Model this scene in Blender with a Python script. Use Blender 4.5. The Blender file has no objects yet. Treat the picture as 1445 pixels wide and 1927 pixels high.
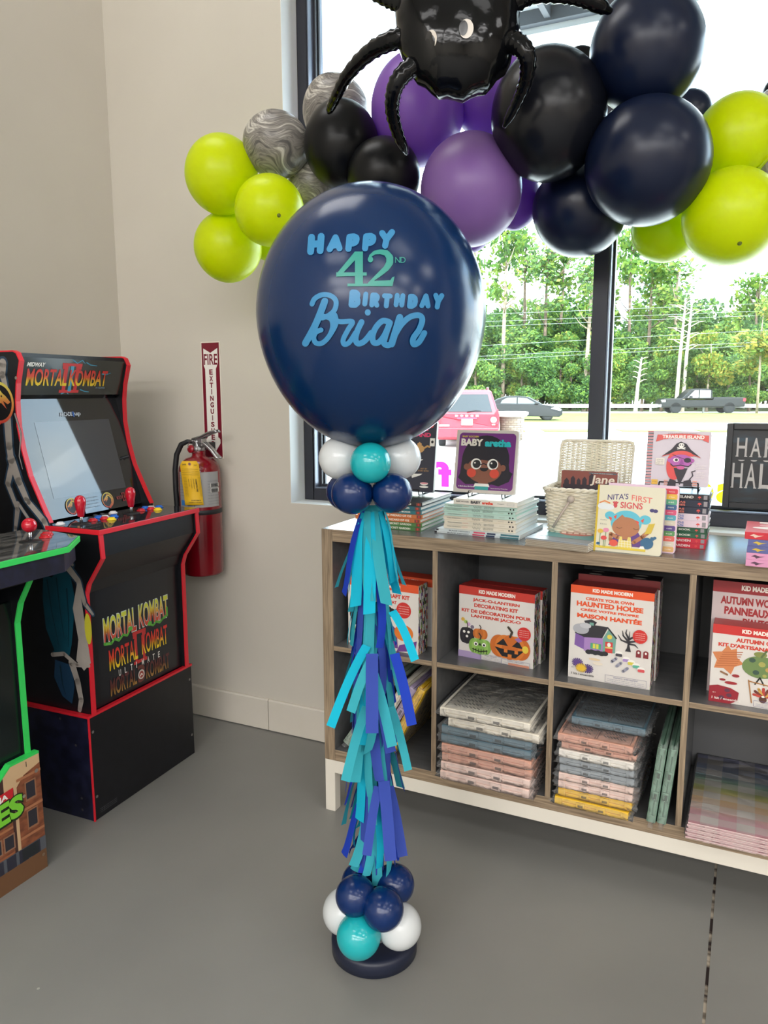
import bpy, bmesh, math, random
from mathutils import Vector, Matrix, Euler
from mathutils.geometry import tessellate_polygon
random.seed(7)
PI = math.pi
scene = bpy.context.scene
COL = scene.collection

# ------------------------------------------------------------------ camera
CAM = Vector((1.19030809, -2.04655237, 1.36598474))
YAW, PITCH, ROLL, FPX = 0.444071024, 0.155660077, -0.00248909268, 1444.46577
IW, IH = 1445.0, 1927.0
_f = Vector((-math.sin(YAW) * math.cos(PITCH), math.cos(YAW) * math.cos(PITCH), -math.sin(PITCH)))
_r = Vector((math.cos(YAW), math.sin(YAW), 0.0))
_u = _r.cross(_f)
R_, U_ = _r * math.cos(ROLL) + _u * math.sin(ROLL), -_r * math.sin(ROLL) + _u * math.cos(ROLL)
F_ = _f
cam_data = bpy.data.cameras.new('camera')
cam = bpy.data.objects.new('camera', cam_data)
COL.objects.link(cam)
cam.matrix_world = Matrix(((R_.x, U_.x, -F_.x, CAM.x), (R_.y, U_.y, -F_.y, CAM.y), (R_.z, U_.z, -F_.z, CAM.z), (0, 0, 0, 1)))
cam_data.sensor_fit = 'HORIZONTAL'
cam_data.sensor_width = 36.0
cam_data.lens = FPX / IW * 36.0
cam_data.clip_start, cam_data.clip_end = 0.05, 500
scene.camera = cam

# ------------------------------------------------------------------ exposure, sky, sun, ceiling panels
vs = scene.view_settings
vs.view_transform = 'Standard'
vs.look = 'None'
vs.gamma = 1.0
vs.use_curve_mapping = False
vs.exposure = 0.14
scene.cycles.use_denoising = True
scene.cycles.max_bounces = 10
scene.cycles.transparent_max_bounces = 24
scene.cycles.sample_clamp_indirect = 6.0
scene.cycles.caustics_reflective = False
scene.cycles.caustics_refractive = False

SKY_POWER = 8.5
SUN_POWER = 5.0
PANEL_W = 29.5
world = bpy.data.worlds.new('sky')
scene.world = world
world.use_nodes = True
nt = world.node_tree
nt.nodes.clear()
wo = nt.nodes.new('ShaderNodeOutputWorld')
bg = nt.nodes.new('ShaderNodeBackground')
tc = nt.nodes.new('ShaderNodeTexCoord')
nz = nt.nodes.new('ShaderNodeTexNoise')
nz.inputs['Scale'].default_value = 2.6
nz.inputs['Detail'].default_value = 7
rp = nt.nodes.new('ShaderNodeValToRGB')
rp.color_ramp.elements[0].position = 0.36
rp.color_ramp.elements[0].color = (0.46, 0.70, 1.0, 1)
rp.color_ramp.elements[1].position = 0.56
rp.color_ramp.elements[1].color = (0.94, 0.975, 1.0, 1)
nt.links.new(tc.outputs['Generated'], nz.inputs['Vector'])
nt.links.new(nz.outputs['Fac'], rp.inputs['Fac'])
nt.links.new(rp.outputs['Color'], bg.inputs['Color'])
bg.inputs['Strength'].default_value = SKY_POWER
nt.links.new(bg.outputs['Background'], wo.inputs['Surface'])

sun_d = bpy.data.lights.new('sun', 'SUN')
sun_d.energy = SUN_POWER
sun_d.angle = math.radians(0.6)
sun_d.color = (1.0, 0.95, 0.86)
sun = bpy.data.objects.new('sun', sun_d)
COL.objects.link(sun)
sun.location = (6, -8, 20)
sun.rotation_euler = Vector((-0.42, 0.60, -0.95)).to_track_quat('-Z', 'Y').to_euler()   # from behind the shop, high up

CEIL = 4.0
def ceiling_lamp(x, y, sx=1.2, sy=0.75, k=1.0):
    if y < -5: sx, sy = 2.4, 1.2
    d = bpy.data.lights.new('ceiling_panel_light', 'AREA')
    d.shape = 'RECTANGLE'
    d.size, d.size_y = sx, sy
    d.energy = PANEL_W * k
    d.color = (1.0, 0.985, 0.975)
    o = bpy.data.objects.new('ceiling_panel_light', d)
    COL.objects.link(o)
    o.location = (x, y, CEIL - 0.03)
for lx, ly, lk in ((-0.55, -0.35, .4), (2.6, -1.6, .25), (5.0, -0.9, .6), (-0.2, -3.4, .5), (2.6, -3.4, .5), (5.2, -3.4, 1.0), (0.2, -6.4, 4), (3.0, -6.4, 4), (5.8, -6.4, 4),
                   (0.2, -9.6, 6), (3.0, -9.6, 6), (5.8, -9.6, 6), (0.2, -12.8, 5), (3.0, -12.8, 5), (5.8, -12.8, 5), (8.6, -3.4, 2), (8.6, -6.4, 4), (8.6, -9.6, 5)):
    ceiling_lamp(lx, ly, k=lk)
# daylight coming in through the window opening (portal guiding the sky's own light)
pd = bpy.data.lights.new('window_portal', 'AREA')
pd.shape = 'RECTANGLE'
pd.size, pd.size_y = 3.9, 2.4
pd.cycles.is_portal = True
po = bpy.data.objects.new('window_portal', pd)
COL.objects.link(po)
po.location = (1.55, 0.66, 2.15)
po.rotation_euler = (-PI / 2, 0, 0)

# ------------------------------------------------------------------ pixel -> place helpers (points on known planes of the room)
def ray(px, py):
    return F_ + R_ * ((px - IW / 2) / FPX) - U_ * ((py - IH / 2) / FPX)
def on(px, py, ax, v):
    d = ray(px, py)
    i = 'xyz'.index(ax)
    return CAM + d * ((v - CAM[i]) / d[i])
def away(px, py, dist):
    return CAM + ray(px, py).normalized() * dist

# ------------------------------------------------------------------ materials
def s2l(c):
    c = c / 255.0
    return c / 12.92 if c <= 0.04045 else ((c + 0.055) / 1.055) ** 2.4
def lin(rgb):
    return (s2l(rgb[0]), s2l(rgb[1]), s2l(rgb[2]), 1.0)
_mc = {}
def newmat(name):
    m = bpy.data.materials.new(name)
    m.use_nodes = True
    n = m.node_tree.nodes
    n.clear()
    out = n.new('ShaderNodeOutputMaterial')
    return m, n, m.node_tree.links, out
def C(r, g, b, rough=0.5, metal=0.0, spec=0.5, coat=0.0):
    """plain procedural colour (given as display values)"""
    k = (r, g, b, rough, metal, spec, coat)
    if k in _mc:
        return _mc[k]
    m, n, l, out = newmat('colour_%d_%d_%d' % (r, g, b))
    p = n.new('ShaderNodeBsdfPrincipled')
    p.inputs['Base Color'].default_value = lin((r, g, b))
    p.inputs['Roughness'].default_value = rough
    p.inputs['Metallic'].default_value = metal
    p.inputs['Specular IOR Level'].default_value = spec
    p.inputs['Coat Weight'].default_value = coat
    p.inputs['Coat Roughness'].default_value = 0.06
    l.new(p.outputs[0], out.inputs[0])
    _mc[k] = m
    return m
def noisy(name, c1, c2, scale=(1, 1, 1), nscale=5, detail=4, rough=0.6, bump=0.0, lo=.3, hi=.7, spec=.5, metal=0, distort=0, coat=0):
    if name in _mc:
        return _mc[name]
    m, n, l, out = newmat(name)
    p = n.new('ShaderNodeBsdfPrincipled')
    t = n.new('ShaderNodeTexCoord')
    mp = n.new('ShaderNodeMapping')
    mp.inputs['Scale'].default_value = scale
    z = n.new('ShaderNodeTexNoise')
    z.inputs['Scale'].default_value = nscale
    z.inputs['Detail'].default_value = detail
    z.inputs['Distortion'].default_value = distort
    r = n.new('ShaderNodeValToRGB')
    r.color_ramp.elements[0].position, r.color_ramp.elements[1].position = lo, hi
    r.color_ramp.elements[0].color, r.color_ramp.elements[1].color = lin(c1), lin(c2)
    l.new(t.outputs['Object'], mp.inputs[0])
    l.new(mp.outputs[0], z.inputs['Vector'])
    l.new(z.outputs['Fac'], r.inputs[0])
    l.new(r.outputs[0], p.inputs['Base Color'])
    p.inputs['Roughness'].default_value = rough
    p.inputs['Specular IOR Level'].default_value = spec
    p.inputs['Metallic'].default_value = metal
    p.inputs['Coat Weight'].default_value = coat
    if bump:
        b = n.new('ShaderNodeBump')
        b.inputs['Strength'].default_value = bump
        b.inputs['Distance'].default_value = 0.01
        l.new(z.outputs['Fac'], b.inputs['Height'])
        l.new(b.outputs[0], p.inputs['Normal'])
    l.new(p.outputs[0], out.inputs[0])
    _mc[name] = m
    return m
def latex(name, rgb, rough=0.28, trans=0.25, clear=0.0, spec=.5, tint=None):
    if name in _mc:
        return _mc[name]
    m, n, l, out = newmat(name)
    p = n.new('ShaderNodeBsdfPrincipled')
    p.inputs['Base Color'].default_value = lin(rgb)
    p.inputs['Roughness'].default_value = rough
    p.inputs['Specular IOR Level'].default_value = spec
    t = n.new('ShaderNodeBsdfTranslucent')
    t.inputs['Color'].default_value = lin(tint or rgb)
    x = n.new('ShaderNodeMixShader')
    x.inputs[0].default_value = trans
    l.new(p.outputs[0], x.inputs[1])
    l.new(t.outputs[0], x.inputs[2])
    last = x
    if clear:
        tr = n.new('ShaderNodeBsdfTransparent')
        tr.inputs['Color'].default_value = lin(tint or rgb)
        y = n.new('ShaderNodeMixShader')
        y.inputs[0].default_value = clear
        l.new(x.outputs[0], y.inputs[1])
        l.new(tr.outputs[0], y.inputs[2])
        last = y
    l.new(last.outputs[0], out.inputs[0])
    _mc[name] = m
    return m
def clearfilm(name, tint=(255, 255, 255), rough=0.12, bump=0.0, bscale=30, milky=0.0, ior=1.45):
    """thin clear sheet: lets light straight through, with a fresnel gloss and a little milkiness"""
    if name in _mc:
        return _mc[name]
    m, n, l, out = newmat(name)
    tr = n.new('ShaderNodeBsdfTransparent')
    tr.inputs['Color'].default_value = lin(tint)
    g = n.new('ShaderNodeBsdfGlossy')
    g.inputs['Roughness'].default_value = rough
    fr = n.new('ShaderNodeFresnel')
    fr.inputs['IOR'].default_value = ior
    x = n.new('ShaderNodeMixShader')
    if bump:
        z = n.new('ShaderNodeTexNoise')
        z.inputs['Scale'].default_value = bscale
        z.inputs['Detail'].default_value = 3
        z.inputs['Distortion'].default_value = 1.2
        t = n.new('ShaderNodeTexCoord')
        l.new(t.outputs['Object'], z.inputs['Vector'])
        b = n.new('ShaderNodeBump')
        b.inputs['Strength'].default_value = bump
        b.inputs['Distance'].default_value = 0.02
        l.new(z.outputs['Fac'], b.inputs['Height'])
        l.new(b.outputs[0], g.inputs['Normal'])
        l.new(b.outputs[0], fr.inputs['Normal'])
    l.new(fr.outputs[0], x.inputs[0])
    l.new(tr.outputs[0], x.inputs[1])
    l.new(g.outputs[0], x.inputs[2])
    last = x
    if milky:
        d = n.new('ShaderNodeBsdfDiffuse')
        d.inputs['Color'].default_value = (.85, .85, .85, 1)
        y = n.new('ShaderNodeMixShader')
        y.inputs[0].default_value = milky
        l.new(x.outputs[0], y.inputs[1])
        l.new(d.outputs[0], y.inputs[2])
        last = y
    l.new(last.outputs[0], out.inputs[0])
    _mc[name] = m
    return m
def uvramp(name, stops, rough=0.4, axis=1):
    """printed colour gradient running along the artwork's own v coordinate"""
    if name in _mc:
        return _mc[name]
    m, n, l, out = newmat(name)
    p = n.new('ShaderNodeBsdfPrincipled')
    u = n.new('ShaderNodeUVMap')
    sx = n.new('ShaderNodeSeparateXYZ')
    r = n.new('ShaderNodeValToRGB')
    while len(r.color_ramp.elements) < len(stops):
        r.color_ramp.elements.new(0.5)
    for e, (pos, c) in zip(r.color_ramp.elements, stops):
        e.position = pos
        e.color = lin(c)
    l.new(u.outputs[0], sx.inputs[0])
    l.new(sx.outputs[axis], r.inputs[0])
    l.new(r.outputs[0], p.inputs['Base Color'])
    p.inputs['Roughness'].default_value = rough
    l.new(p.outputs[0], out.inputs[0])
    _mc[name] = m
    return m
def confetti(name, base, cols, cell=0.006, density=0.5, rough=0.45):
    """printed pattern of little random coloured dashes on a base colour"""
    if name in _mc:
        return _mc[name]
    m, n, l, out = newmat(name)
    p = n.new('ShaderNodeBsdfPrincipled')
    t = n.new('ShaderNodeTexCoord')
    sn = n.new('ShaderNodeVectorMath')
    sn.operation = 'SNAP'
    sn.inputs[1].default_value = (cell, cell * .6, cell * 1.7)
    ad = n.new('ShaderNodeVectorMath')
    ad.inputs[1].default_value = (0.0011, 0.0013, 0.0017)
    w = n.new('ShaderNodeTexWhiteNoise')
    r = n.new('ShaderNodeValToRGB')
    r.color_ramp.interpolation = 'CONSTANT'
    r.color_ramp.elements[0].position = 0
    r.color_ramp.elements[0].color = lin(base)
    r.color_ramp.elements[1].position = 1 - density
    r.color_ramp.elements[1].color = lin(cols[0])
    for i, c in enumerate(cols[1:]):
        e = r.color_ramp.elements.new(1 - density + density * (i + 1) / len(cols))
        e.color = lin(c)
    l.new(t.outputs['Object'], ad.inputs[0])
    l.new(ad.outputs[0], sn.inputs[0])
    l.new(sn.outputs[0], w.inputs['Vector'])
    l.new(w.outputs['Value'], r.inputs[0])
    l.new(r.outputs[0], p.inputs['Base Color'])
    p.inputs['Roughness'].default_value = rough
    l.new(p.outputs[0], out.inputs[0])
    _mc[name] = m
    return m

# ------------------------------------------------------------------ mesh builder
class MB:
    def __init__(s):
        s.v, s.f, s.m, s.sm, s.T = [], [], [], [], None
    def add(s, vs_, fs, m=0, smooth=False):
        o = len(s.v)
        s.v += [tuple(s.T @ Vector(p)) if s.T else tuple(p) for p in vs_]
        for i, f in enumerate(fs):
            s.f.append(tuple(o + k for k in f))
            s.m.append(m[i] if isinstance(m, (list, tuple)) else m)
            s.sm.append(smooth)
        return s
    def box(s, x0, x1, y0, y1, z0, z1, m=0, front=None, top=None):
        """front = material of the -y face, top = material of the +z face"""
        V = [(x0, y0, z0), (x1, y0, z0), (x1, y1, z0), (x0, y1, z0), (x0, y0, z1), (x1, y0, z1), (x1, y1, z1), (x0, y1, z1)]
        Fc = [(0, 3, 2, 1), (4, 5, 6, 7), (0, 1, 5, 4), (1, 2, 6, 5), (2, 3, 7, 6), (3, 0, 4, 7)]
        mm = [m, m if top is None else top, m if front is None else front, m, m, m]
        return s.add(V, Fc, mm)
    def cbox(s, c, d, m=0, **k):
        return s.box(c[0] - d[0] / 2, c[0] + d[0] / 2, c[1] - d[1] / 2, c[1] + d[1] / 2, c[2] - d[2] / 2, c[2] + d[2] / 2, m, **k)
    def prism(s, pts, a0, a1, axis='y', m=0, side=None, smooth=False):
        """extrude a 2-D outline; axis y: pts are (x,z); axis x: pts are (y,z); axis z: pts are (x,y)"""
        def P(p, a):
            return (p[0], a, p[1]) if axis == 'y' else ((a, p[0], p[1]) if axis == 'x' else (p[0], p[1], a))
        n = len(pts)
        V = [P(p, a0) for p in pts] + [P(p, a1) for p in pts]
        tri = tessellate_polygon([[Vector((p[0], p[1], 0)) for p in pts]])
        Fc, mm = [], []
        for t in tri:
            Fc.append(tuple(t)); mm.append(m)
            Fc.append(tuple(n + k for k in reversed(t))); mm.append(m)
        for i in range(n):
            j = (i + 1) % n
            Fc.append((i, j, n + j, n + i)); mm.append(m if side is None else side)
        return s.add(V, Fc, mm, smooth)
    def lathe(s, prof, n=32, c=(0, 0, 0), m=0, smooth=True, axis=None):
        """prof: list of (r, z) from bottom to top"""
        V, Fc = [], []
        A = Matrix.Identity(3) if axis is None else Vector((0, 0, 1)).rotation_difference(Vector(axis).normalized()).to_matrix()
        C0 = Vector(c)
        k = len(prof)
        for (r, z) in prof:
            for i in range(n):
                a = 2 * PI * i / n
                V.append(tuple(C0 + A @ Vector((r * math.cos(a), r * math.sin(a), z))))
        for j in range(k - 1):
            for i in range(n):
                i2 = (i + 1) % n
                Fc.append((j * n + i, j * n + i2, (j + 1) * n + i2, (j + 1) * n + i))
        if prof[0][0] > 1e-6:
            Fc.append(tuple(reversed(range(n))))
        if prof[-1][0] > 1e-6:
            Fc.append(tuple((k - 1) * n + i for i in range(n)))
        return s.add(V, Fc, m, smooth)
    def cyl(s, a, b, r, n=16, m=0, r2=None, smooth=True):
        a, b = Vector(a), Vector(b)
        return s.lathe([(r, 0), (r if r2 is None else r2, (b - a).length)], n, a, m, smooth, axis=(b - a))
    def tube(s, pts, rad, n=8, m=0, cap=True, flat=1.0, up=None):
        """tube along a polyline; rad a number or a list"""
        P = [Vector(p) for p in pts]
        k = len(P)
        rr = rad if isinstance(rad, (list, tuple)) else [rad] * k
        V, Fc = [], []
        prev = None
        for i in range(k):
            t = (P[min(i + 1, k - 1)] - P[max(i - 1, 0)]).normalized()
            if prev is None:
                q = Vector(up) if up else (Vector((0, 0, 1)) if abs(t.z) < .9 else Vector((1, 0, 0)))
            else:
                q = prev
            q = (q - t * q.dot(t)).normalized()
            prev = q
            w = t.cross(q)
            for j in range(n):
                a = 2 * PI * j / n
                V.append(tuple(P[i] + q * (math.cos(a) * rr[i] * flat) + w * (math.sin(a) * rr[i])))
        for i in range(k - 1):
            for j in range(n):
                j2 = (j + 1) % n
                Fc.append((i * n + j, i * n + j2, (i + 1) * n + j2, (i + 1) * n + j))
        if cap:
            Fc.append(tuple(reversed(range(n))))
            Fc.append(tuple((k - 1) * n + j for j in range(n)))
        return s.add(V, Fc, m, True)
    def ball(s, c, r, nu=20, nv=12, m=0, sc=(1, 1, 1)):
        V, Fc = [], []
        for j in range(nv + 1):
            t = PI * j / nv
            for i in range(nu):
                a = 2 * PI * i / nu
                V.append((c[0] + r * sc[0] * math.sin(t) * math.cos(a), c[1] + r * sc[1] * math.sin(t) * math.sin(a), c[2] + r * sc[2] * math.cos(t)))
        for j in range(nv):
            for i in range(nu):
                i2 = (i + 1) % nu
                Fc.append((j * nu + i, (j + 1) * nu + i, (j + 1) * nu + i2, j * nu + i2))
        return s.add(V, Fc, m, True)
    def mesh(s, name):
        me = bpy.data.meshes.new(name)
        me.from_pydata(s.v, [], s.f)
        me.polygons.foreach_set('material_index', s.m)
        me.polygons.foreach_set('use_smooth', s.sm)
        me.update()
        return me
def solid(name, mb, mats, parent=None, bevel=0.0, sub=0, fixn=True, seg=2):
    me = mb.mesh(name)
    if fixn:
        b = bmesh.new()
        b.from_mesh(me)
        bmesh.ops.remove_doubles(b, verts=b.verts, dist=1e-6)
        bmesh.ops.recalc_face_normals(b, faces=b.faces)
        b.to_mesh(me)
        b.free()
    for m in (mats if isinstance(mats, (list, tuple)) else [mats]):
        me.materials.append(m)
    o = bpy.data.objects.new(name, me)
    COL.objects.link(o)
    if parent is not None:
        o.parent = parent
    if bevel:
        bv = o.modifiers.new('edge', 'BEVEL')
        bv.width = bevel
        bv.segments = seg
        bv.limit_method = 'ANGLE'
        bv.angle_limit = math.radians(40)
        bv.harden_normals = False
    if sub:
        sb = o.modifiers.new('smooth', 'SUBSURF')
        sb.levels = sb.render_levels = sub
    return o
def tag(o, label=None, cat=None, group=None, kind=None):
    if label: o['label'] = label
    if cat: o['category'] = cat
    if group: o['group'] = group
    if kind: o['kind'] = kind
    return o
def thing(name, label, cat, loc=(0, 0, 0), rz=0.0, group=None, rot=None):
    o = bpy.data.objects.new(name, None)
    o.empty_display_size = 0.05
    COL.objects.link(o)
    o.location = loc
    o.rotation_euler = rot if rot else (0, 0, rz)
    return tag(o, label, cat, group)
def struct(name, mb, mats, **k):
    return tag(solid(name, mb, mats, **k), kind='structure')
def copy_thing(src, loc=None, rz=None, label=None, group=None, mats=None):
    """a copy of a thing with copies of its parts and their sub-parts"""
    r = src.copy()
    COL.objects.link(r)
    def rec(a, b):
        for ch in a.children:
            c = ch.copy()
            COL.objects.link(c)
            c.parent = b
            rec(ch, c)
    rec(src, r)
    if loc is not None: r.location = loc
    if rz is not None: r.rotation_euler = (0, 0, rz)
    return tag(r, label, None, group)

# ------------------------------------------------------------------ flat printed artwork (one mesh, thin layers)
_tx = {}
def text_geo(body, bold=0.0, space=1.0):
    k = (body, bold, space)
    if k in _tx:
        return _tx[k]
    cu = bpy.data.curves.new('letters', 'FONT')
    cu.body = body
    cu.resolution_u = 3
    cu.offset = bold
    cu.space_character = space
    cu.fill_mode = 'FRONT'
    ob = bpy.data.objects.new('letters', cu)
    COL.objects.link(ob)
    dg = bpy.context.evaluated_depsgraph_get()
    me = bpy.data.meshes.new_from_object(ob.evaluated_get(dg))
    V = [(v.co.x, v.co.y) for v in me.vertices]
    Fc = [tuple(p.vertices) for p in me.polygons]
    bpy.data.objects.remove(ob)
    bpy.data.curves.remove(cu)
    bpy.data.meshes.remove(me)
    if not V:
        V, Fc = [(0, 0), (1, 0), (0, 1)], []
    x0, x1 = min(v[0] for v in V), max(v[0] for v in V)
    y0, y1 = min(v[1] for v in V), max(v[1] for v in V)
    V = [((v[0] - x0) / (x1 - x0), (v[1] - y0) / (y1 - y0)) for v in V]
    _tx[k] = (V, Fc)
    return V, Fc
class Art:
    STEP = 0.00005
    def __init__(s):
        s.v, s.f, s.m, s.uv, s.mats, s.z = [], [], [], [], [], 0.0
    def mi(s, mat):
        if mat not in s.mats:
            s.mats.append(mat)
        return s.mats.index(mat)
    def raw(s, V, Fc, mat):
        s.z += s.STEP
        o = len(s.v)
        x0, x1 = min(v[0] for v in V), max(v[0] for v in V)
        y0, y1 = min(v[1] for v in V), max(v[1] for v in V)
        for v in V:
            s.v.append((v[0], v[1], s.z))
            s.uv.append(((v[0] - x0) / (x1 - x0 + 1e-9), (v[1] - y0) / (y1 - y0 + 1e-9)))
        i = s.mi(mat)
        for f in Fc:
            s.f.append(tuple(o + k for k in f))
            s.m.append(i)
        return s
    def poly(s, pts, mat):
        tri = tessellate_polygon([[Vector((p[0], p[1], 0)) for p in pts]])
        return s.raw(pts, [tuple(t) for t in tri], mat)
    def rect(s, x0, y0, x1, y1, mat, r=0.0):
        if r <= 0:
            return s.raw([(x0, y0), (x1, y0), (x1, y1), (x0, y1)], [(0, 1, 2, 3)], mat)
        pts = []
        for cx, cy, a0 in ((x1 - r, y0 + r, -PI / 2), (x1 - r, y1 - r, 0), (x0 + r, y1 - r, PI / 2), (x0 + r, y0 + r, PI)):
            for k in range(6):
                a = a0 + PI / 2 * k / 5
                pts.append((cx + r * math.cos(a), cy + r * math.sin(a)))
        return s.raw(pts, [tuple(range(len(pts)))], mat)
    def ell(s, cx, cy, rx, ry, mat, rot=0.0, n=28, a0=0, a1=2 * PI):
        full = abs(a1 - a0 - 2 * PI) < 1e-6
        pts = []
        for k in range(n if full else n + 1):
            a = a0 + (a1 - a0) * k / n
            x, y = rx * math.cos(a), ry * math.sin(a)
            pts.append((cx + x * math.cos(rot) - y * math.sin(rot), cy + x * math.sin(rot) + y * math.cos(rot)))
        return s.raw(pts, [tuple(range(len(pts)))], mat)
    def stroke(s, pts, w, mat, w2=None, closed=False):
        P = [Vector(p) for p in pts]
        if closed: P.append(P[0])
        k = len(P)
        V, Fc = [], []
        for i in range(k - 1):
            wa = w if w2 is None else w + (w2 - w) * i / (k - 1)
            wb = w if w2 is None else w + (w2 - w) * (i + 1) / (k - 1)
            d = (P[i + 1] - P[i])
            if d.length < 1e-9: continue
            d.normalize()
            nn = Vector((-d.y, d.x))
            o = len(V)
            V += [tuple(P[i] + nn * wa / 2), tuple(P[i] - nn * wa / 2), tuple(P[i + 1] - nn * wb / 2), tuple(P[i + 1] + nn * wb / 2)]
            Fc.append((o, o + 1, o + 2, o + 3))
        for i in range(k):
            wa = w if w2 is None else w + (w2 - w) * i / (k - 1)
            if wa < 1e-6: continue
            o = len(V)
            V += [(P[i].x + wa / 2 * math.cos(2 * PI * j / 10), P[i].y + wa / 2 * math.sin(2 * PI * j / 10)) for j in range(10)]
            Fc.append(tuple(range(o, o + 10)))
        return s.raw(V, Fc, mat)
    def text(s, body, x, y, w, h, mat, bold=0.0, space=1.0, shear=0.0, rise=0.0, warp=None):
        """letters fitted to the box x, y, w, h; rise lifts the far end; warp(u, v) -> (x, y)"""
        V, Fc = text_geo(body, bold, space)
        if warp:
            Q = [warp(a, b) for a, b in V]
        else:
            Q = [(x + a * w + b * h * shear, y + b * h + a * rise) for a, b in V]
        return s.raw(Q, Fc, mat)
    def build(s, name, parent, origin=(0, 0, 0), X=(1, 0, 0), Y=(0, 0, 1), lift=0.0004, place=None):
        """X, Y: directions (scaled) of the artwork's axes; place(x, y, z) overrides"""
        X, Y, O = Vector(X), Vector(Y), Vector(origin)
        N = X.cross(Y).normalized()
        me = bpy.data.meshes.new(name)
        vv = [tuple(place(*v)) if place else tuple(O + X * v[0] + Y * v[1] + N * (v[2] + lift)) for v in s.v]
        me.from_pydata(vv, [], s.f)
        me.polygons.foreach_set('material_index', s.m)
        uvl = me.uv_layers.new(name='UVMap')
        for lp in me.loops:
            uvl.data[lp.index].uv = s.uv[lp.vertex_index]
        for m in s.mats:
            me.materials.append(m)
        me.update()
        o = bpy.data.objects.new(name, me)
        COL.objects.link(o)
        if parent is not None:
            o.parent = parent
        return o
WHITE, BLACK = C(238, 235, 228), C(18, 19, 23)
# ================================================================== ROOM
wall_m = noisy('wall_paint', (203, 197, 186), (207, 201, 190), nscale=3, rough=.62, bump=.02, spec=.3)
base_m = noisy('baseboard_paint', (212, 205, 192), (216, 209, 198), nscale=6, rough=.5)
XL, YB = -1.20, 0.43
X1, Y0 = 10.5, -15.0
def floor_material():
    m, n, l, out = newmat('painted_concrete_floor')
    p = n.new('ShaderNodeBsdfPrincipled')
    t = n.new('ShaderNodeTexCoord')
    z = n.new('ShaderNodeTexNoise'); z.inputs['Scale'].default_value = 1.6; z.inputs['Detail'].default_value = 5
    r = n.new('ShaderNodeValToRGB')
    r.color_ramp.elements[0].position, r.color_ramp.elements[1].position = .35, .7
    r.color_ramp.elements[0].color, r.color_ramp.elements[1].color = lin((128, 127, 124)), lin((137, 136, 132))
    l.new(t.outputs['Object'], z.inputs['Vector']); l.new(z.outputs['Fac'], r.inputs[0])
    # specks and chips of paint
    v = n.new('ShaderNodeTexVoronoi'); v.inputs['Scale'].default_value = 9
    v.inputs['Randomness'].default_value = 1
    vr = n.new('ShaderNodeValToRGB'); vr.color_ramp.interpolation = 'CONSTANT'
    vr.color_ramp.elements[0].color = (1, 1, 1, 1); vr.color_ramp.elements[1].position = .028; vr.color_ramp.elements[1].color = (0, 0, 0, 1)
    l.new(t.outputs['Object'], v.inputs['Vector']); l.new(v.outputs['Distance'], vr.inputs[0])
    w = n.new('ShaderNodeTexWhiteNoise'); l.new(v.outputs['Position'], w.inputs['Vector'])
    wt = n.new('ShaderNodeMath'); wt.operation = 'GREATER_THAN'; wt.inputs[1].default_value = .8
    l.new(w.outputs['Value'], wt.inputs[0])
    mu = n.new('ShaderNodeMath'); mu.operation = 'MULTIPLY'; l.new(wt.outputs[0], mu.inputs[0]); l.new(vr.outputs[0], mu.inputs[1])
    mx = n.new('ShaderNodeMix'); mx.data_type = 'RGBA'; mx.inputs['B'].default_value = lin((170, 168, 160))
    l.new(mu.outputs[0], mx.inputs['Factor']); l.new(r.outputs[0], mx.inputs['A'])
    l.new(mx.outputs['Result'], p.inputs['Base Color'])
    z2 = n.new('ShaderNodeTexNoise'); z2.inputs['Scale'].default_value = 14; z2.inputs['Detail'].default_value = 6
    l.new(t.outputs['Object'], z2.inputs['Vector'])
    b = n.new('ShaderNodeBump'); b.inputs['Strength'].default_value = .05; b.inputs['Distance'].default_value = .01
    l.new(z2.outputs['Fac'], b.inputs['Height']); l.new(b.outputs[0], p.inputs['Normal'])
    p.inputs['Roughness'].default_value = .42
    p.inputs['Specular IOR Level'].default_value = .45
    l.new(p.outputs[0], out.inputs[0])
    return m
fb = MB()
fb.box(XL - .15, 1.1775, Y0, 0.65, -.3, 0, 0)
fb.box(1.1845, X1, Y0, 0.65, -.3, 0, 0)
fb.box(1.1775, 1.1845, Y0, 0.65, -.3, -.004, 1)
struct('floor', fb, [floor_material(), noisy('floor_joint_filler', (46, 34, 32), (190, 178, 160), scale=(1, 6, 1), nscale=3, detail=3, rough=.8, lo=.5, hi=.62)])
# back wall with the window opening
WX0, WX1, WZ0, WZ1 = -0.382, 3.5, 0.945, 3.35
FY0_ = .5295
wb = MB()
wb.box(XL - .15, WX0, YB, 0.70, 0, CEIL)
wb.box(WX1, X1, YB, 0.70, 0, CEIL)
wb.box(WX0, WX1, YB, 0.70, 0, WZ0)
wb.box(WX0, WX1, YB, 0.70, WZ1, CEIL)
struct('wall_back', wb, wall_m)
struct('wall_left', MB().box(XL - .15, XL, Y0, YB, 0, CEIL), wall_m)
struct('wall_right', MB().box(X1, X1 + .15, Y0, YB, 0, CEIL), wall_m)
struct('wall_front', MB().box(XL - .15, X1 + .15, Y0 - .15, Y0, 0, CEIL), wall_m)
struct('ceiling', MB().box(XL - .15, X1 + .15, Y0 - .15, .70, CEIL, CEIL + .2), noisy('ceiling_paint', (214, 210, 202), (220, 216, 208), nscale=4, rough=.8))
for a, b_ in ((XL + .014, -0.506), (-0.503, 0.9), (.903, 3.0), (3.003, X1)):
    bb = MB()
    bb.prism([(YB, 0.004), (YB - .013, .004), (YB - .013, .128), (YB - .009, .134), (YB, .134)], a, b_, 'x')
    struct('baseboard_back', bb, base_m, bevel=.001)
bb = MB(); bb.prism([(XL, 0.004), (XL + .013, .004), (XL + .013, .128), (XL + .009, .134), (XL, .134)], Y0, YB - .014, 'y')
struct('baseboard_left', bb, base_m, bevel=.001)
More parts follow.
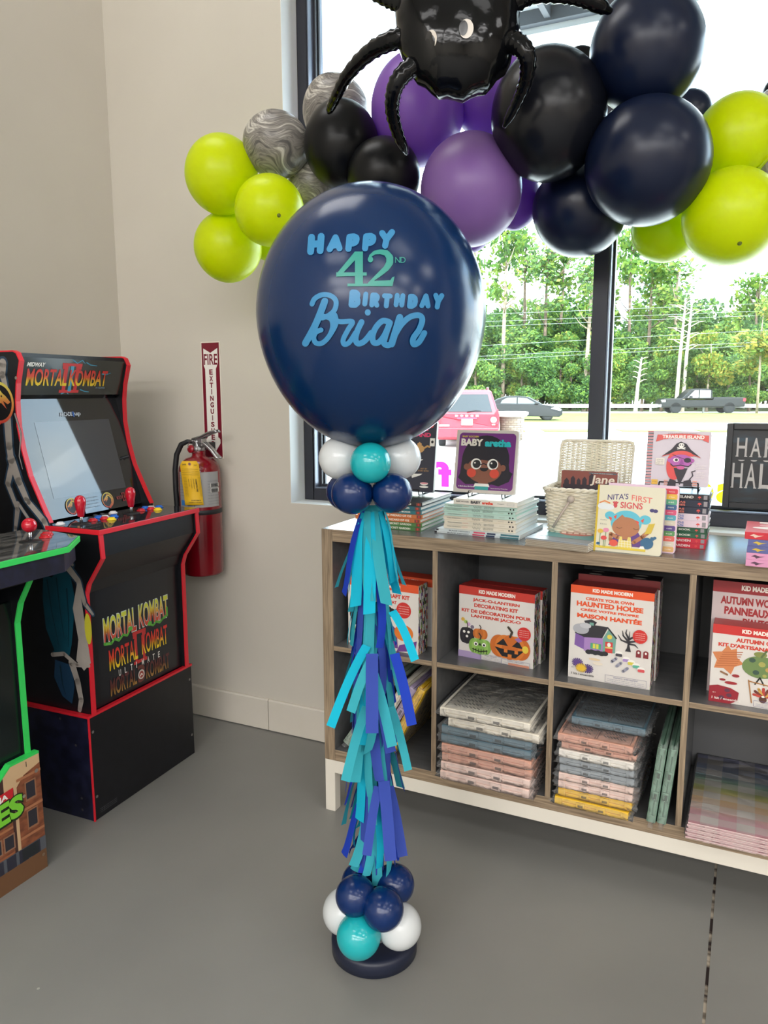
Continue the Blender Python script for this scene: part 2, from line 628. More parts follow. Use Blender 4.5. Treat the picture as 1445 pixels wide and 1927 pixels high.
rv = MB()
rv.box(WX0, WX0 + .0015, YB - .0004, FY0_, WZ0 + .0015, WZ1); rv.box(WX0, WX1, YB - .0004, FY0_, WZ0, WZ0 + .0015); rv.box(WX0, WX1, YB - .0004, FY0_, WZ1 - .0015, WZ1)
struct('daylit_reveal_liner', rv, C(238, 242, 242, .45))  # added liners: daylight on the plain wall reveal put into a whiter colour
# window: dark aluminium shopfront frame, mullion, two panes
alu = C(52, 54, 62, .42, .3)
alu_daylit = C(128, 136, 152, .3, .5)  # same frame metal, daylight on its inner returns painted in as paler blue-grey
w1 = tag(bpy.data.objects.new('window_1', None), kind='structure'); COL.objects.link(w1)
FY0, FY1, GY = .53, .645, .588
def bar(mb, a, b_, horiz, c0, c1):
    """a stepped frame member with its glazing groove coloured as daylit"""
    if horiz:
        mb.box(a, b_, FY0, FY1, c0, c1, 0)
        mb.box(a, b_, FY0 + .030, FY1 - .01, c1, c1 + .006, 1)
        mb.box(a, b_, FY0 + .044, FY0 + .052, c1, c1 + .013, 0)
    else:
        mb.box(c0, c1, FY0, FY1, a, b_, 0)
fr = MB()
fr.box(WX0 + .002, WX0 + .042, FY0, FY1, WZ0 + .003, WZ1 - .003, 0)
fr.box(WX0 + .042, WX0 + .047, FY0 + .004, FY1 - .004, WZ0 + .045, WZ1 - .048, 1)
fr.box(WX0 + .047, WX0 + .056, FY0 + .040, FY0 + .052, WZ0 + .045, WZ1 - .048, 0)
fr.box(WX0 + .047, WX0 + .056, FY0 + .066, FY0 + .078, WZ0 + .045, WZ1 - .048, 0)
fr.box(WX1 - .044, WX1 - .002, FY0, FY1, WZ0 + .003, WZ1 - .003, 0)
fr.box(WX0 + .042, WX1 - .044, FY0, FY1, WZ0 + .003, WZ0 + .046, 0)
fr.box(WX0 + .047, WX1 - .044, FY0 + .006, FY1 - .004, WZ0 + .046, WZ0 + .052, 1)
fr.box(WX0 + .047, WX1 - .044, FY0 + .042, FY0 + .052, WZ0 + .052, WZ0 + .062, 0)
fr.box(WX0 + .042, WX1 - .044, FY0, FY1, WZ1 - .048, WZ1 - .003, 0)
solid('window_frame', fr, [alu, alu_daylit], w1, bevel=.0015)
MX = .706
mu = MB()
mu.box(MX, MX + .047, FY0, FY1, WZ0 + .046, WZ1 - .048, 0)
mu.box(MX + .047, MX + .053, FY0 + .006, FY1 - .004, WZ0 + .052, WZ1 - .048, 1)
mu.box(MX + .053, MX + .060, FY0 + .042, FY0 + .052, WZ0 + .052, WZ1 - .048, 0)
mu.box(MX - .006, MX, FY0 + .044, FY0 + .075, WZ0 + .052, WZ1 - .048, 0)
solid('mullion', mu, [alu, alu_daylit], w1, bevel=.0015)
glass = clearfilm('window_glass', (248, 252, 250), rough=.0, milky=.012, ior=1.3)
for a, b_ in ((WX0 + .044, MX + .004), (MX + .044, WX1 - .04)):
    solid('pane', MB().box(a, b_, GY, GY + .006, WZ0 + .044, WZ1 - .046), glass, w1)

# canopy over the shopfront, outside
cp = tag(bpy.data.objects.new('trim_1', None), kind='structure'); COL.objects.link(cp)
cm = MB()
cm.box(-.40, 6.0, .72, 1.76, 3.07, 3.09)
solid('canopy_roof', cm, C(196, 202, 208, .6), cp)
cm = MB()
cm.box(-.40, 6.0, 1.70, 1.76, 2.985, 3.07, 0)
cm.box(-.40, -.34, .72, 1.70, 2.985, 3.07, 0)
solid('canopy_fascia', cm, C(214, 220, 226, .5), cp, bevel=.004)
cm = MB()
cm.box(-.34, 6.0, 1.655, 1.695, 3.01, 3.07)
for k in range(9):
    cm.box(.235 + .72 * k, .262 + .72 * k, .72, 1.66, 3.02, 3.07)
solid('canopy_rib', cm, C(66, 72, 80, .5), cp)
# ================================================================== CUBE SHELF
def wood(name, sc):
    return noisy(name, (116, 99, 80), (168, 147, 121), scale=sc, nscale=8, detail=6, rough=.55, bump=.12, lo=.32, hi=.7, distort=.4)
wood_h, wood_v = wood('wood_edge_horizontal', (1, 6, 22)), wood('wood_edge_vertical', (22, 6, 1))
grey_lam = noisy('grey_laminate', (88, 89, 91), (97, 97, 98), scale=(1, 6, 6), nscale=6, rough=.27, spec=.9)
shelf_white = C(226, 220, 208, .4)
HB, TP, TT, CW = .1792, .0385, .016, .335
SW = TP * 2 + CW * 4 + TT * 3
SD, ZT = .39, HB + .765
sh = thing('cube_shelf', 'wood-edged grey cube shelf with two rows of cubbies on a white frame', 'shelf')
ZM = HB + TP + CW
solid('back_panel', MB().box(TP, SW - TP, SD - .008, SD - .002, HB + TP, ZT - TP), noisy('grey_back', (96, 97, 99), (104, 104, 105), nscale=4, rough=.5), sh)
def board(name, x0, x1, z0, z1, wm):
    return solid(name, MB().box(x0, x1, 0, SD, z0, z1, 0, front=1), [grey_lam, wm], sh, bevel=.0008)
board('top_panel', TP, SW - TP, ZT - TP, ZT, wood_h)
board('bottom_panel', TP, SW - TP, HB, HB + TP, wood_h)
board('side_panel', 0, TP, HB, ZT, wood_v)
board('side_panel', SW - TP, SW, HB, ZT, wood_v)
DIV = [TP + CW * k + TT * (k - 1) for k in (1, 2, 3)]
for d in DIV:
    board('divider', d, d + TT, HB + TP, ZT - TP, wood_v)
for k in range(4):
    x0 = TP if k == 0 else DIV[k - 1] + TT
    x1 = DIV[k] if k < 3 else SW - TP
    board('middle_shelf', x0, x1, ZM, ZM + TT, wood_h)
SL = ZM + TT            # upper cubby floor
BL = HB + TP            # lower cubby floor
lg = .0356
ap = MB()
for y in (.001, SD - .001 - lg):
    ap.box(lg, SW - lg, y, y + lg, HB - .0433, HB)
ap.box(.001, lg, lg, SD - lg, HB - .0433, HB); ap.box(SW - lg, SW - .001, lg, SD - lg, HB - .0433, HB)
solid('underframe', ap, shelf_white, sh, bevel=.001)
for x in (.0005, SW - lg - .0005):
    for y in (.001, SD - .001 - lg):
        solid('leg', MB().box(x, x + lg, y, y + lg, 0.0, HB), shelf_white, sh, bevel=.0012)

# ================================================================== BOOKS AND GOODS ON TOP
paper = noisy('page_edges', (226, 226, 222), (248, 246, 240), scale=(2, 2, 400), nscale=3, rough=.8)
G_LS, G_BA, G_RS, G_RR, G_FL = 'picture books in the left stack', 'books stacked under the purple board book', 'books in the tall stack under the pirate board book', 'board books in the stack at the right end', 'flat books under the wicker basket'
def lying_book(name, label, x0, x1, y0, y1, z, t, col, group=None, rz=0, rough=.35, hard=True, back=None, spine_art=None):
    """a book lying flat, spine towards the room"""
    w, d = x1 - x0, y1 - y0
    o = thing(name, label, 'book', (x0, y0, z), rz, group)
    cm_ = C(*col, rough)
    bt = min(.0022, t * .16)
    c = MB()
    c.box(0, w, 0, d, 0, bt); c.box(0, w, 0, d, t - bt, t); c.box(0, w, 0, .003, bt, t - bt)
    solid('cover', c, cm_, o, bevel=.0006)
    g = .003 if hard else .0006
    solid('pages', MB().box(g, w - g, .003, d - g, bt, t - bt), paper, o)
    if spine_art:
        A = Art()
        spine_art(A, w, t)
        A.build('spine_print', o, (0, 0, 0), (1, 0, 0), (0, 0, 1))
    return o
def emblem_red(A, w, t, x, c=(222, 60, 62)):
    m = C(*c, .4)
    A.ell(x, t * .42, t * .30, t * .32, m, a0=0, a1=PI)
    A.rect(x - t * .05, t * .2, x + t * .05, t * .5, m)
# ---- left stack (7 books)
def sp_oz(txt, fg=(236, 232, 220)):
    def f(A, w, t):
        A.text(txt, w * .42, t * .27, w * .42, t * .48, C(*fg, .4), bold=.03)
        A.rect(w * .915, t * .12, w * .985, t * .88, C(120, 70, 62, .5))
        A.ell(w * .95, t * .5, t * .22, t * .28, C(206, 62, 48, .4))
    return f
zz = ZT
ls = [((74, 122, 70), 'THE SECRET GARDEN', 'green picture book at the bottom of the left stack'),
      ((82, 132, 74), 'THE SECRET GARDEN', 'green picture book second from the bottom of the left stack'),
      ((196, 112, 62), 'THE WIZARD OF OZ', 'lower of the two orange spined books in the left stack'),
      ((202, 118, 66), 'THE WIZARD OF OZ', 'upper of the two orange spined books in the left stack'),
      ((38, 112, 122), 'THE JUNGLE BOOK', 'lower of the two teal spined books in the left stack'),
      ((34, 96, 108), 'THE JUNGLE BOOK', 'upper of the two teal spined books in the left stack'),
      ((30, 34, 42), 'WONDERLAND', 'dark spined book on top of the left stack')]
for i, (c_, tx_, lb) in enumerate(ls):
    j = (0, .002, -.002, .003, .001, -.001, .002)[i]
    lying_book('picture_book', lb, .082 + j, .304 + j, .078 + j, .338 + j, zz, .0126, c_, G_LS, spine_art=sp_oz(tx_))
    zz += .0127
zl = zz
# ---- stack under the purple board book
def sp_mag(A, w, t):
    A.rect(w * .0, 0.0004, w * .03, t * .9, C(30, 32, 40, .4)); A.text('BLACK HISTORY', w * .16, t * .25, w * .26, t * .5, C(40, 44, 60, .4), bold=.02)
    A.rect(w * .46, t * .2, w * .60, t * .9, C(214, 84, 110, .4)); A.rect(w * .62, t * .1, w * .72, t * .9, C(60, 70, 96, .4)); A.rect(w * .78, t * .1, w * .99, t * .9, C(70, 120, 130, .4))
zz = ZT
for i in range(2):
    lying_book('magazine', ('bottom thin magazine under the pale green books', 'upper thin magazine under the pale green books')[i], .345 + .004 * i, .612, .086 + .004 * i, .318, zz, .0062, (214, 222, 224), G_BA, rz=-.05, hard=False, spine_art=sp_mag)
    zz += .0063
def sp_script(fg):
    def f(A, w, t):
        m = C(*fg, .4)
        A.text('TONI MORRISON', w * .05, t * .34, w * .2, t * .3, m)
        P = [(w * (.41 + .11 * k / 24), t * (.5 + .26 * math.sin(k * 1.35))) for k in range(25)]
        A.stroke(P, t * .05, m)
        A.text('EVERYTHING MUST', w * .56, t * .52, w * .14, t * .22, m); A.text('BE BLACK HISTORY', w * .56, t * .24, w * .14, t * .22, m)
        for q in range(5):
            A.stroke([(w * (.27 + .016 * q), t * .4), (w * (.276 + .016 * q), t * .62)], t * .06, C(206, 110, 90, .4)); A.stroke([(w * (.77 + .016 * q), t * .4), (w * (.776 + .016 * q), t * .55)], t * .06, C(150, 140, 120, .4))
        A.ell(w * .915, t * .5, t * .19, t * .19, BLACK); A.ell(w * .955, t * .5, t * .19, t * .19, BLACK)
    return f
names6 = ['cream spined book directly above the magazines', 'cream spined book, middle of three in the stack', 'cream spined book just below the pale green ones', 'pale green spined book just above the cream ones', 'pale green spined book, middle of three in the stack', 'pale green spined book just below the white board book']
for i in range(6):
    c_ = (226, 216, 198) if i < 3 else (190, 218, 206)
    j = (0, .003, -.002, .002, -.003, .004)[i]
    lying_book('paperback', names6[i], .366 + j, .592 + j, .108 - j, .335, zz, .0126, c_, G_BA, rz=-.03, hard=False, spine_art=sp_script((70, 78, 76)))
    zz += .0127
def sp_ba(A, w, t):
    A.text('BABY ROCKER', w * .05, t * .42, w * .20, t * .28, C(60, 50, 60, .4), bold=.02)
    A.text('BABY', w * .28, t * .28, w * .16, t * .52, C(40, 34, 46, .4), bold=.05); A.text('aretha', w * .46, t * .28, w * .17, t * .52, C(226, 70, 48, .4), bold=.05)
    A.text('Penguin', w * .70, t * .4, w * .1, t * .25, C(140, 140, 140, .4)); A.rect(w * .845, t * .3, w * .955, t * .75, C(190, 186, 180, .4)); A.rect(w * .85, t * .35, w * .95, t * .7, C(222, 218, 208, .4))
lb = lying_book('board_book', 'white board book lying on top of the pale green stack', .400, .598, .098, .280, zz, .0165, (232, 226, 214), G_BA, rz=-.035, spine_art=sp_ba)
zba = zz + .0166

def wire_easel(name, label, x, y, z, w, h, lean, hook=.02, group='wire display easels'):
    """black wire book easel: two feet, two lips at the front, slanted back"""
    o = thing(name, label, 'easel', (x, y, z), 0, group)
    a = h
    L = math.tan(lean)
    m = MB()
    r = .0017
    for sx in (-1, 1):
        xs = sx * w / 2
        m.tube([(xs, -.030, hook + .005), (xs, -.034, .012), (xs, -.030, r), (xs, .0, r), (xs * .75, a * L, a), (xs * .55, a * L + .004, a + .006)], r, 6)
        m.tube([(xs, .0, r), (xs, .075, r)], r, 6)
    m.tube([(-w / 2, -.030, hook + .005), (-w / 2, -.030, hook + .006), (w / 2, -.030, hook + .006), (w / 2, -.030, hook + .005)], r, 6)
    m.tube([(-w * .275, a * L + .004, a + .006), (w * .275, a * L + .004, a + .006)], r, 6)
    m.tube([(-w / 2, .075, r), (w / 2, .075, r)], r, 6)
    m.tube([(-w * .3, a * L * .75, a * .75), (-w * .3, .075, r)], r, 6); m.tube([(w * .3, a * L * .75, a * .75), (w * .3, .075, r)], r, 6)
    solid('wire_frame', m, C(24, 25, 28, .35, .6), o)
    return o
def rounded(w, h, r, left=False):
    pts = []
    for cx, cy, a0, rr in ((w - r, r, -PI / 2, r), (w - r, h - r, 0, r), (r, h - r, PI / 2, r), (r, r, PI, r)):
        if left and cx < w / 2:
            pts.append((0, h) if cy > h / 2 else (0, 0)); continue
        for k in range(6):
            a = a0 + PI / 2 * k / 5
            pts.append((cx + rr * math.cos(a), cy + rr * math.sin(a)))
    return pts
def upright_book(name, label, corner, w, h, t, lean, rz, col, art, cat='book', group=None, page=(232, 228, 222), r=.008, pages_mat=None):
    """board book standing up: corner = lower left of the front cover; leans back"""
    o = thing(name, label, cat, corner, 0, group, rot=(-lean, 0, rz))
    bt = .0024
    pr_ = rounded(w, h, r, left=True)
    c = MB()
    c.prism(pr_, 0, bt, 'y'); c.prism(pr_, t - bt, t, 'y')
    c.box(0, .003, bt, t - bt, 0, h)
    solid('cover', c, C(*col, .35), o, bevel=.0006)
    solid('pages', MB().prism([(p[0] * .992 + .002, p[1] * .985 + h * .0075) for p in pr_], bt, t - bt, 'y'), pages_mat or C(*page, .6), o)
    A = Art()
    art(A, w, h)
    A.build('cover_print', o, (0, 0, 0), (1, 0, 0), (0, 0, 1))
    return o
# ---- purple board book
def art_child(A, w, h):
    A.rect(w * .05, h * .05, w * .965, h * .955, C(112, 46, 122, .4), r=w * .06)
    hair = C(34, 30, 40, .45); skin = C(134, 84, 66, .45)
    A.ell(w * .5, h * .52, w * .385, h * .40, hair)
    A.poly([(w * .12, h * .58), (w * .10, h * .30), (w * .07, h * .23), (w * .2, h * .13), (w * .4, h * .14), (w * .3, h * .5)], hair)
    A.poly([(w * .86, h * .58), (w * .90, h * .36), (w * .95, h * .33), (w * .90, h * .2), (w * .74, h * .12), (w * .6, h * .15), (w * .7, h * .5)], hair)
    A.ell(w * .2, h * .41, w * .045, h * .05, skin); A.ell(w * .79, h * .41, w * .045, h * .05, skin)
    A.ell(w * .49, h * .375, w * .285, h * .215, skin)
    A.poly([(w * .4, h * .22), (w * .58, h * .22), (w * .56, h * .12), (w * .42, h * .12)], skin)
    A.poly([(w * .22, h * .60), (w * .76, h * .60), (w * .75, h * .51), (w * .70, h * .53), (w * .6, h * .51), (w * .45, h * .53), (w * .34, h * .51), (w * .24, h * .5)], hair)
    for ex in (.355, .625):
        A.ell(w * ex, h * .46, w * .088, h * .088, WHITE); A.ell(w * (ex + .008), h * .46, w * .065, h * .066, C(26, 26, 32, .3))
        A.ell(w * (ex - .02), h * .478, w * .014, h * .014, WHITE)
        A.stroke([(w * (ex - .09), h * .555), (w * ex, h * .575), (w * (ex + .08), h * .555)], w * .012, hair)
    A.stroke([(w * .435, h * .45), (w * .48, h * .47), (w * .53, h * .45)], w * .016, hair)
    A.ell(w * .49, h * .40, w * .07, h * .055, C(30, 26, 30, .4), a0=PI, a1=2 * PI)
    for ex in (.29, .66):
        A.ell(w * ex, h * .315, w * .075, h * .072, C(214, 76, 58, .45))
    A.poly([(w * .36, h * .15), (w * .58, h * .15), (w * .6, h * .10), (w * .34, h * .10)], WHITE)
    A.rect(w * .36, h * .052, w * .58, h * .105, C(56, 160, 160, .4))
    A.text('BABY ROCKER', w * .10, h * .882, w * .27, h * .027, C(226, 208, 64, .4), bold=.02)
    A.text('BABY', w * .085, h * .745, w * .36, h * .115, C(232, 226, 214, .4), bold=.05)
    A.text('aretha', w * .475, h * .74, w * .42, h * .115, C(40, 182, 186, .4), bold=.06)
    A.text('A Book about Girl Power', w * .09, h * .085, w * .27, h * .022, WHITE, bold=.02); A.text('Illustrated by Pintachan', w * .62, h * .07, w * .27, h * .022, WHITE)
ez = .016
upright_book('board_book', 'purple board book with a wide-eyed child on the cover, standing on a wire easel', (.384, .135, zba + ez), .194, .188, .016, .17, -.035, (206, 198, 190), art_child)
wire_easel('display_easel', 'black wire easel holding the purple board book', .487, .165, zba, .105, .12, .17, hook=.014)
# ---- dark storybook on the left stack
def art_dark(A, w, h):
    A.rect(w * .0, h * .0, w, h, C(44, 46, 62, .5), r=w * .04)
    pk = C(222, 62, 110, .4)
    A.text('ALICE IN', w * .3, h * .85, w * .56, h * .055, pk, bold=.05); A.text('WONDERLAND', w * .07, h * .765, w * .84, h * .06, pk, bold=.05)
    A.poly([(w * .80, h * .93), (w * .92, h * .985), (w * .985, h * .98), (w * .94, h * .90), (w * .88, h * .885)], C(200, 44, 48, .4))
    A.rect(w * .90, h * .64, w * .985, h * .75, WHITE); A.ell(w * .942, h * .70, w * .022, h * .02, BLACK)
    gd = C(206, 158, 98, .45)
    A.ell(w * .72, h * .60, w * .09, h * .055, gd); A.stroke([(w * .8, h * .61), (w * .86, h * .64), (w * .9, h * .63)], w * .03, gd); A.ell(w * .72, h * .665, w * .04, h * .02, gd)
    A.stroke([(w * .64, h * .64), (w * .59, h * .62), (w * .62, h * .57)], w * .02, gd); A.ell(w * .72, h * .665, w * .015, h * .03, gd)
    for q in (.42, .22):
        A.poly([(w * .62, h * (q - .03)), (w * .76, h * (q + .01)), (w * .80, h * (q + .035)), (w * .7, h * (q + .03)), (w * .6, h * (q + .03))], WHITE)
    A.text('ART BY', w * .76, h * .315, w * .12, h * .02, gd); A.text('STORY BOOK', w * .72, h * .285, w * .19, h * .02, gd)
    A.ell(w * .84, h * .125, w * .07, h * .03, WHITE, a0=PI, a1=2 * PI); A.ell(w * .84, h * .125, w * .07, h * .012, C(224, 150, 160, .4)); A.ell(w * .84, h * .075, w * .08, h * .015, WHITE)
    A.ell(w * .38, h * .36, w * .24, h * .2, C(92, 150, 190, .5)); A.ell(w * .38, h * .62, w * .13, h * .1, C(222, 188, 160, .5)); A.ell(w * .38, h * .67, w * .15, h * .08, C(222, 190, 96, .5))
upright_book('storybook', 'tall dark navy storybook with pink title standing behind the big balloon', (.085, .225, zl + ez - .004), .198, .232, .017, .14, 0, (46, 48, 64), art_dark)
wire_easel('display_easel', 'black wire easel holding the dark navy storybook on the left stack', .185, .255, zl, .10, .12, .14, hook=.012)

# ---- flat books under the basket and the wicker basket
def sp_flat(A, w, t):
    A.stroke([(w * .02, t * .5), (w * .98, t * .5)], t * .16, C(120, 110, 96, .6))
for i in range(5):
    lying_book('flat_book', ('thin book at the bottom of the pile under the basket', 'thin book second from the bottom under the basket', 'thin book in the middle of the pile under the basket', 'thin book second from the top under the basket', 'thin book with a teal and pink cover on top of the pile under the basket')[i],
               .646 + .002 * (i % 2), .824, .006, .236, ZT + .0046 * i, .0045, (170, 158, 140) if i < 4 else (150, 160, 170), G_FL, rz=-.16, hard=False, spine_art=sp_flat)
A = Art()
A.rect(.02, .05, .17, .2, C(92, 170, 176, .3)); A.ell(.1, .13, .05, .04, C(206, 120, 112, .3)); A.rect(.03, .16, .16, .205, C(150, 60, 66, .3)); A.text('BOO', .05, .165, .09, .03, C(222, 190, 190, .3), bold=.03)
A.build('cover_print', [o for o in COL.objects if o.name.startswith('flat_book') and o.get('label', '').endswith('on top of the pile under the basket')][0], (0, 0, .0045), (1, 0, 0), (0, 1, 0), lift=.0004)

straw = noisy('wicker_straw', (216, 206, 182), (238, 230, 212), nscale=60, rough=.7)
def weave_wall(mb, ring, z0, z1, rows, grow, r=.0032, amp=.0022, nper=1):
    """woven strands round a closed outline: ring(s) -> (x, y) for s in 0..1, growing outward with height"""
    n = 120
    for k in range(rows):
        z = z0 + (z1 - z0) * (k + .5) / rows
        g = 1 + grow * (k + .5) / rows
        P = []
        for i in range(n + 1):
            s_ = i / n
            x, y, nx, ny = ring(s_)
            off = amp * math.sin(PI * 36 * s_ + PI * k)
            P.append((x * g + nx * off, y * g + ny * off, z))
        mb.tube(P, r, 5, cap=False)
def rect_ring(w, d, r):
    def f(s_):
        per = [w - 2 * r, PI * r / 2, d - 2 * r, PI * r / 2, w - 2 * r, PI * r / 2, d - 2 * r, PI * r / 2]
        T = sum(per); q = (s_ % 1.0) * T
        hw, hd = w / 2, d / 2
        segs = [(-hw + r, -hd, 1, 0), (hw - r, -hd + r, -PI / 2), (hw, -hd + r, 0, 1), (hw - r, hd - r, 0.0), (hw - r, hd, -1, 0), (-hw + r, hd - r, PI / 2), (-hw, hd - r, 0, -1), (-hw + r, -hd + r, PI)]
        for L, sg in zip(per, segs):
            if q <= L + 1e-9:
                if len(sg) == 4:
                    return sg[0] + sg[2] * q, sg[1] + sg[3] * q, sg[3], -sg[2]
                a = sg[2] + q / r
                return sg[0] + r * math.cos(a), sg[1] + r * math.sin(a), math.cos(a), math.sin(a)
            q -= L
        return -hw + r, -hd, 0, -1
    return f
bk = thing('wicker_basket', 'white wicker hamper basket with its lid open, on the shelf top', 'basket', (.775, .185, ZT + .0235), -.03)
RW, RD, BH = .195, .165, .122
rg = rect_ring(RW * .93, RD * .93, .022)
m = MB()
weave_wall(m, rg, .004, BH, 24, .13)
for i in range(36):
    x, y, nx, ny = rg(i / 36)
    m.tube([(x, y, 0), (x * 1.13, y * 1.13, BH)], .0022, 5)
solid('basket_body', m, straw, bk, fixn=False)
m = MB(); m.prism([rg(i / 40)[:2] for i in range(40)], 0, .004, 'z')
solid('basket_bottom', m, straw, bk)
m = MB()
for ph in (0, PI):
    m.tube([(rg(i / 150)[0] * 1.15 + rg(i / 150)[2] * .003 * math.cos(i * .75 + ph), rg(i / 150)[1] * 1.15 + rg(i / 150)[3] * .003 * math.cos(i * .75 + ph), BH + .002 + .003 * math.sin(i * .75 + ph)) for i in range(151)], .0042, 6, cap=False)
solid('rim', m, straw, bk, fixn=False)
lid = MB()
LW, LH = .212, .128
for k in range(32):
    z = LH * (k + .5) / 32
    lid.tube([(-LW / 2 + LW * i / 40, .0018 * math.sin(PI * 14 * i / 40 + PI * k), z) for i in range(41)], .00185, 4)
for i in range(15):
    x = -LW / 2 + LW * (i + .5) / 15
    lid.tube([(x, 0, 0), (x, 0, LH)], .0018, 5)
    if i in (2, 3, 6, 7, 10, 12, 13): lid.tube([(x + .004, 0, 0), (x + .004, 0, LH)], .0018, 5)
lid.tube([(-LW / 2, 0, 0), (-LW / 2, 0, LH - .014), (-LW / 2 + .004, 0, LH - .004), (-LW / 2 + .014, 0, LH), (LW / 2 - .014, 0, LH), (LW / 2 - .004, 0, LH - .004), (LW / 2, 0, LH - .014), (LW / 2, 0, 0), (-LW / 2, 0, 0)], .0042, 6)
lo = solid('lid', lid, straw, bk, fixn=False)
lo.location = (0, RD / 2 * 1.05 + .006, BH + .004); lo.rotation_euler = (-.22, 0, 0)
m = MB()
m.ball((0, 0, 0), .0105, 14, 10); m.tube([(0, 0, 0), (-.024, -.006, -.042), (-.046, -.008, -.082)], .0036, 6)
cl = solid('clasp', m, C(186, 172, 160, .5), bk)
cl.location = (-.022, -RD / 2 * 1.06 - .008, BH - .022)
# book in the basket
def art_castle(A, w, h):
    A.rect(0, 0, w, h, C(132, 70, 60, .45))
    n0, h0 = len(A.v), h
    h = h0 * .40
    d_ = C(48, 34, 44, .5)
    for x, wd, t in ((.05, .09, .72), (.17, .08, .82), (.28, .07, .74), (.38, .08, .8), (.5, .1, .95), (.62, .06, .7)):
        A.poly([(w * x, h * .3), (w * (x + wd), h * .3), (w * (x + wd), h * (t - .12)), (w * (x + wd / 2), h * t), (w * x, h * (t - .12))], d_)
    A.rect(w * .03, h * .0, w * .98, h * .45, d_); A.ell(w * .86, h * .45, w * .09, h * .14, C(70, 44, 46, .5))
    A.rect(w * .5, h * .93, w * .98, h * .985, C(74, 92, 104, .4)); A.text('a novel of dark towers', w * .55, h * .94, w * .36, h * .03, WHITE)
    A.text('Jane', w * .52, h * .42, w * .42, h * .46, C(228, 214, 196, .4), bold=.02, shear=.15)
    A.v[n0:] = [(v[0], v[1] + h0 * .585, v[2]) for v in A.v[n0:]]
upright_book('novel', 'dark red novel with a castle on its cover standing in the wicker basket', (.701, .180, ZT + .0285), .158, .166, .014, .06, -.02, (96, 62, 62), art_castle)
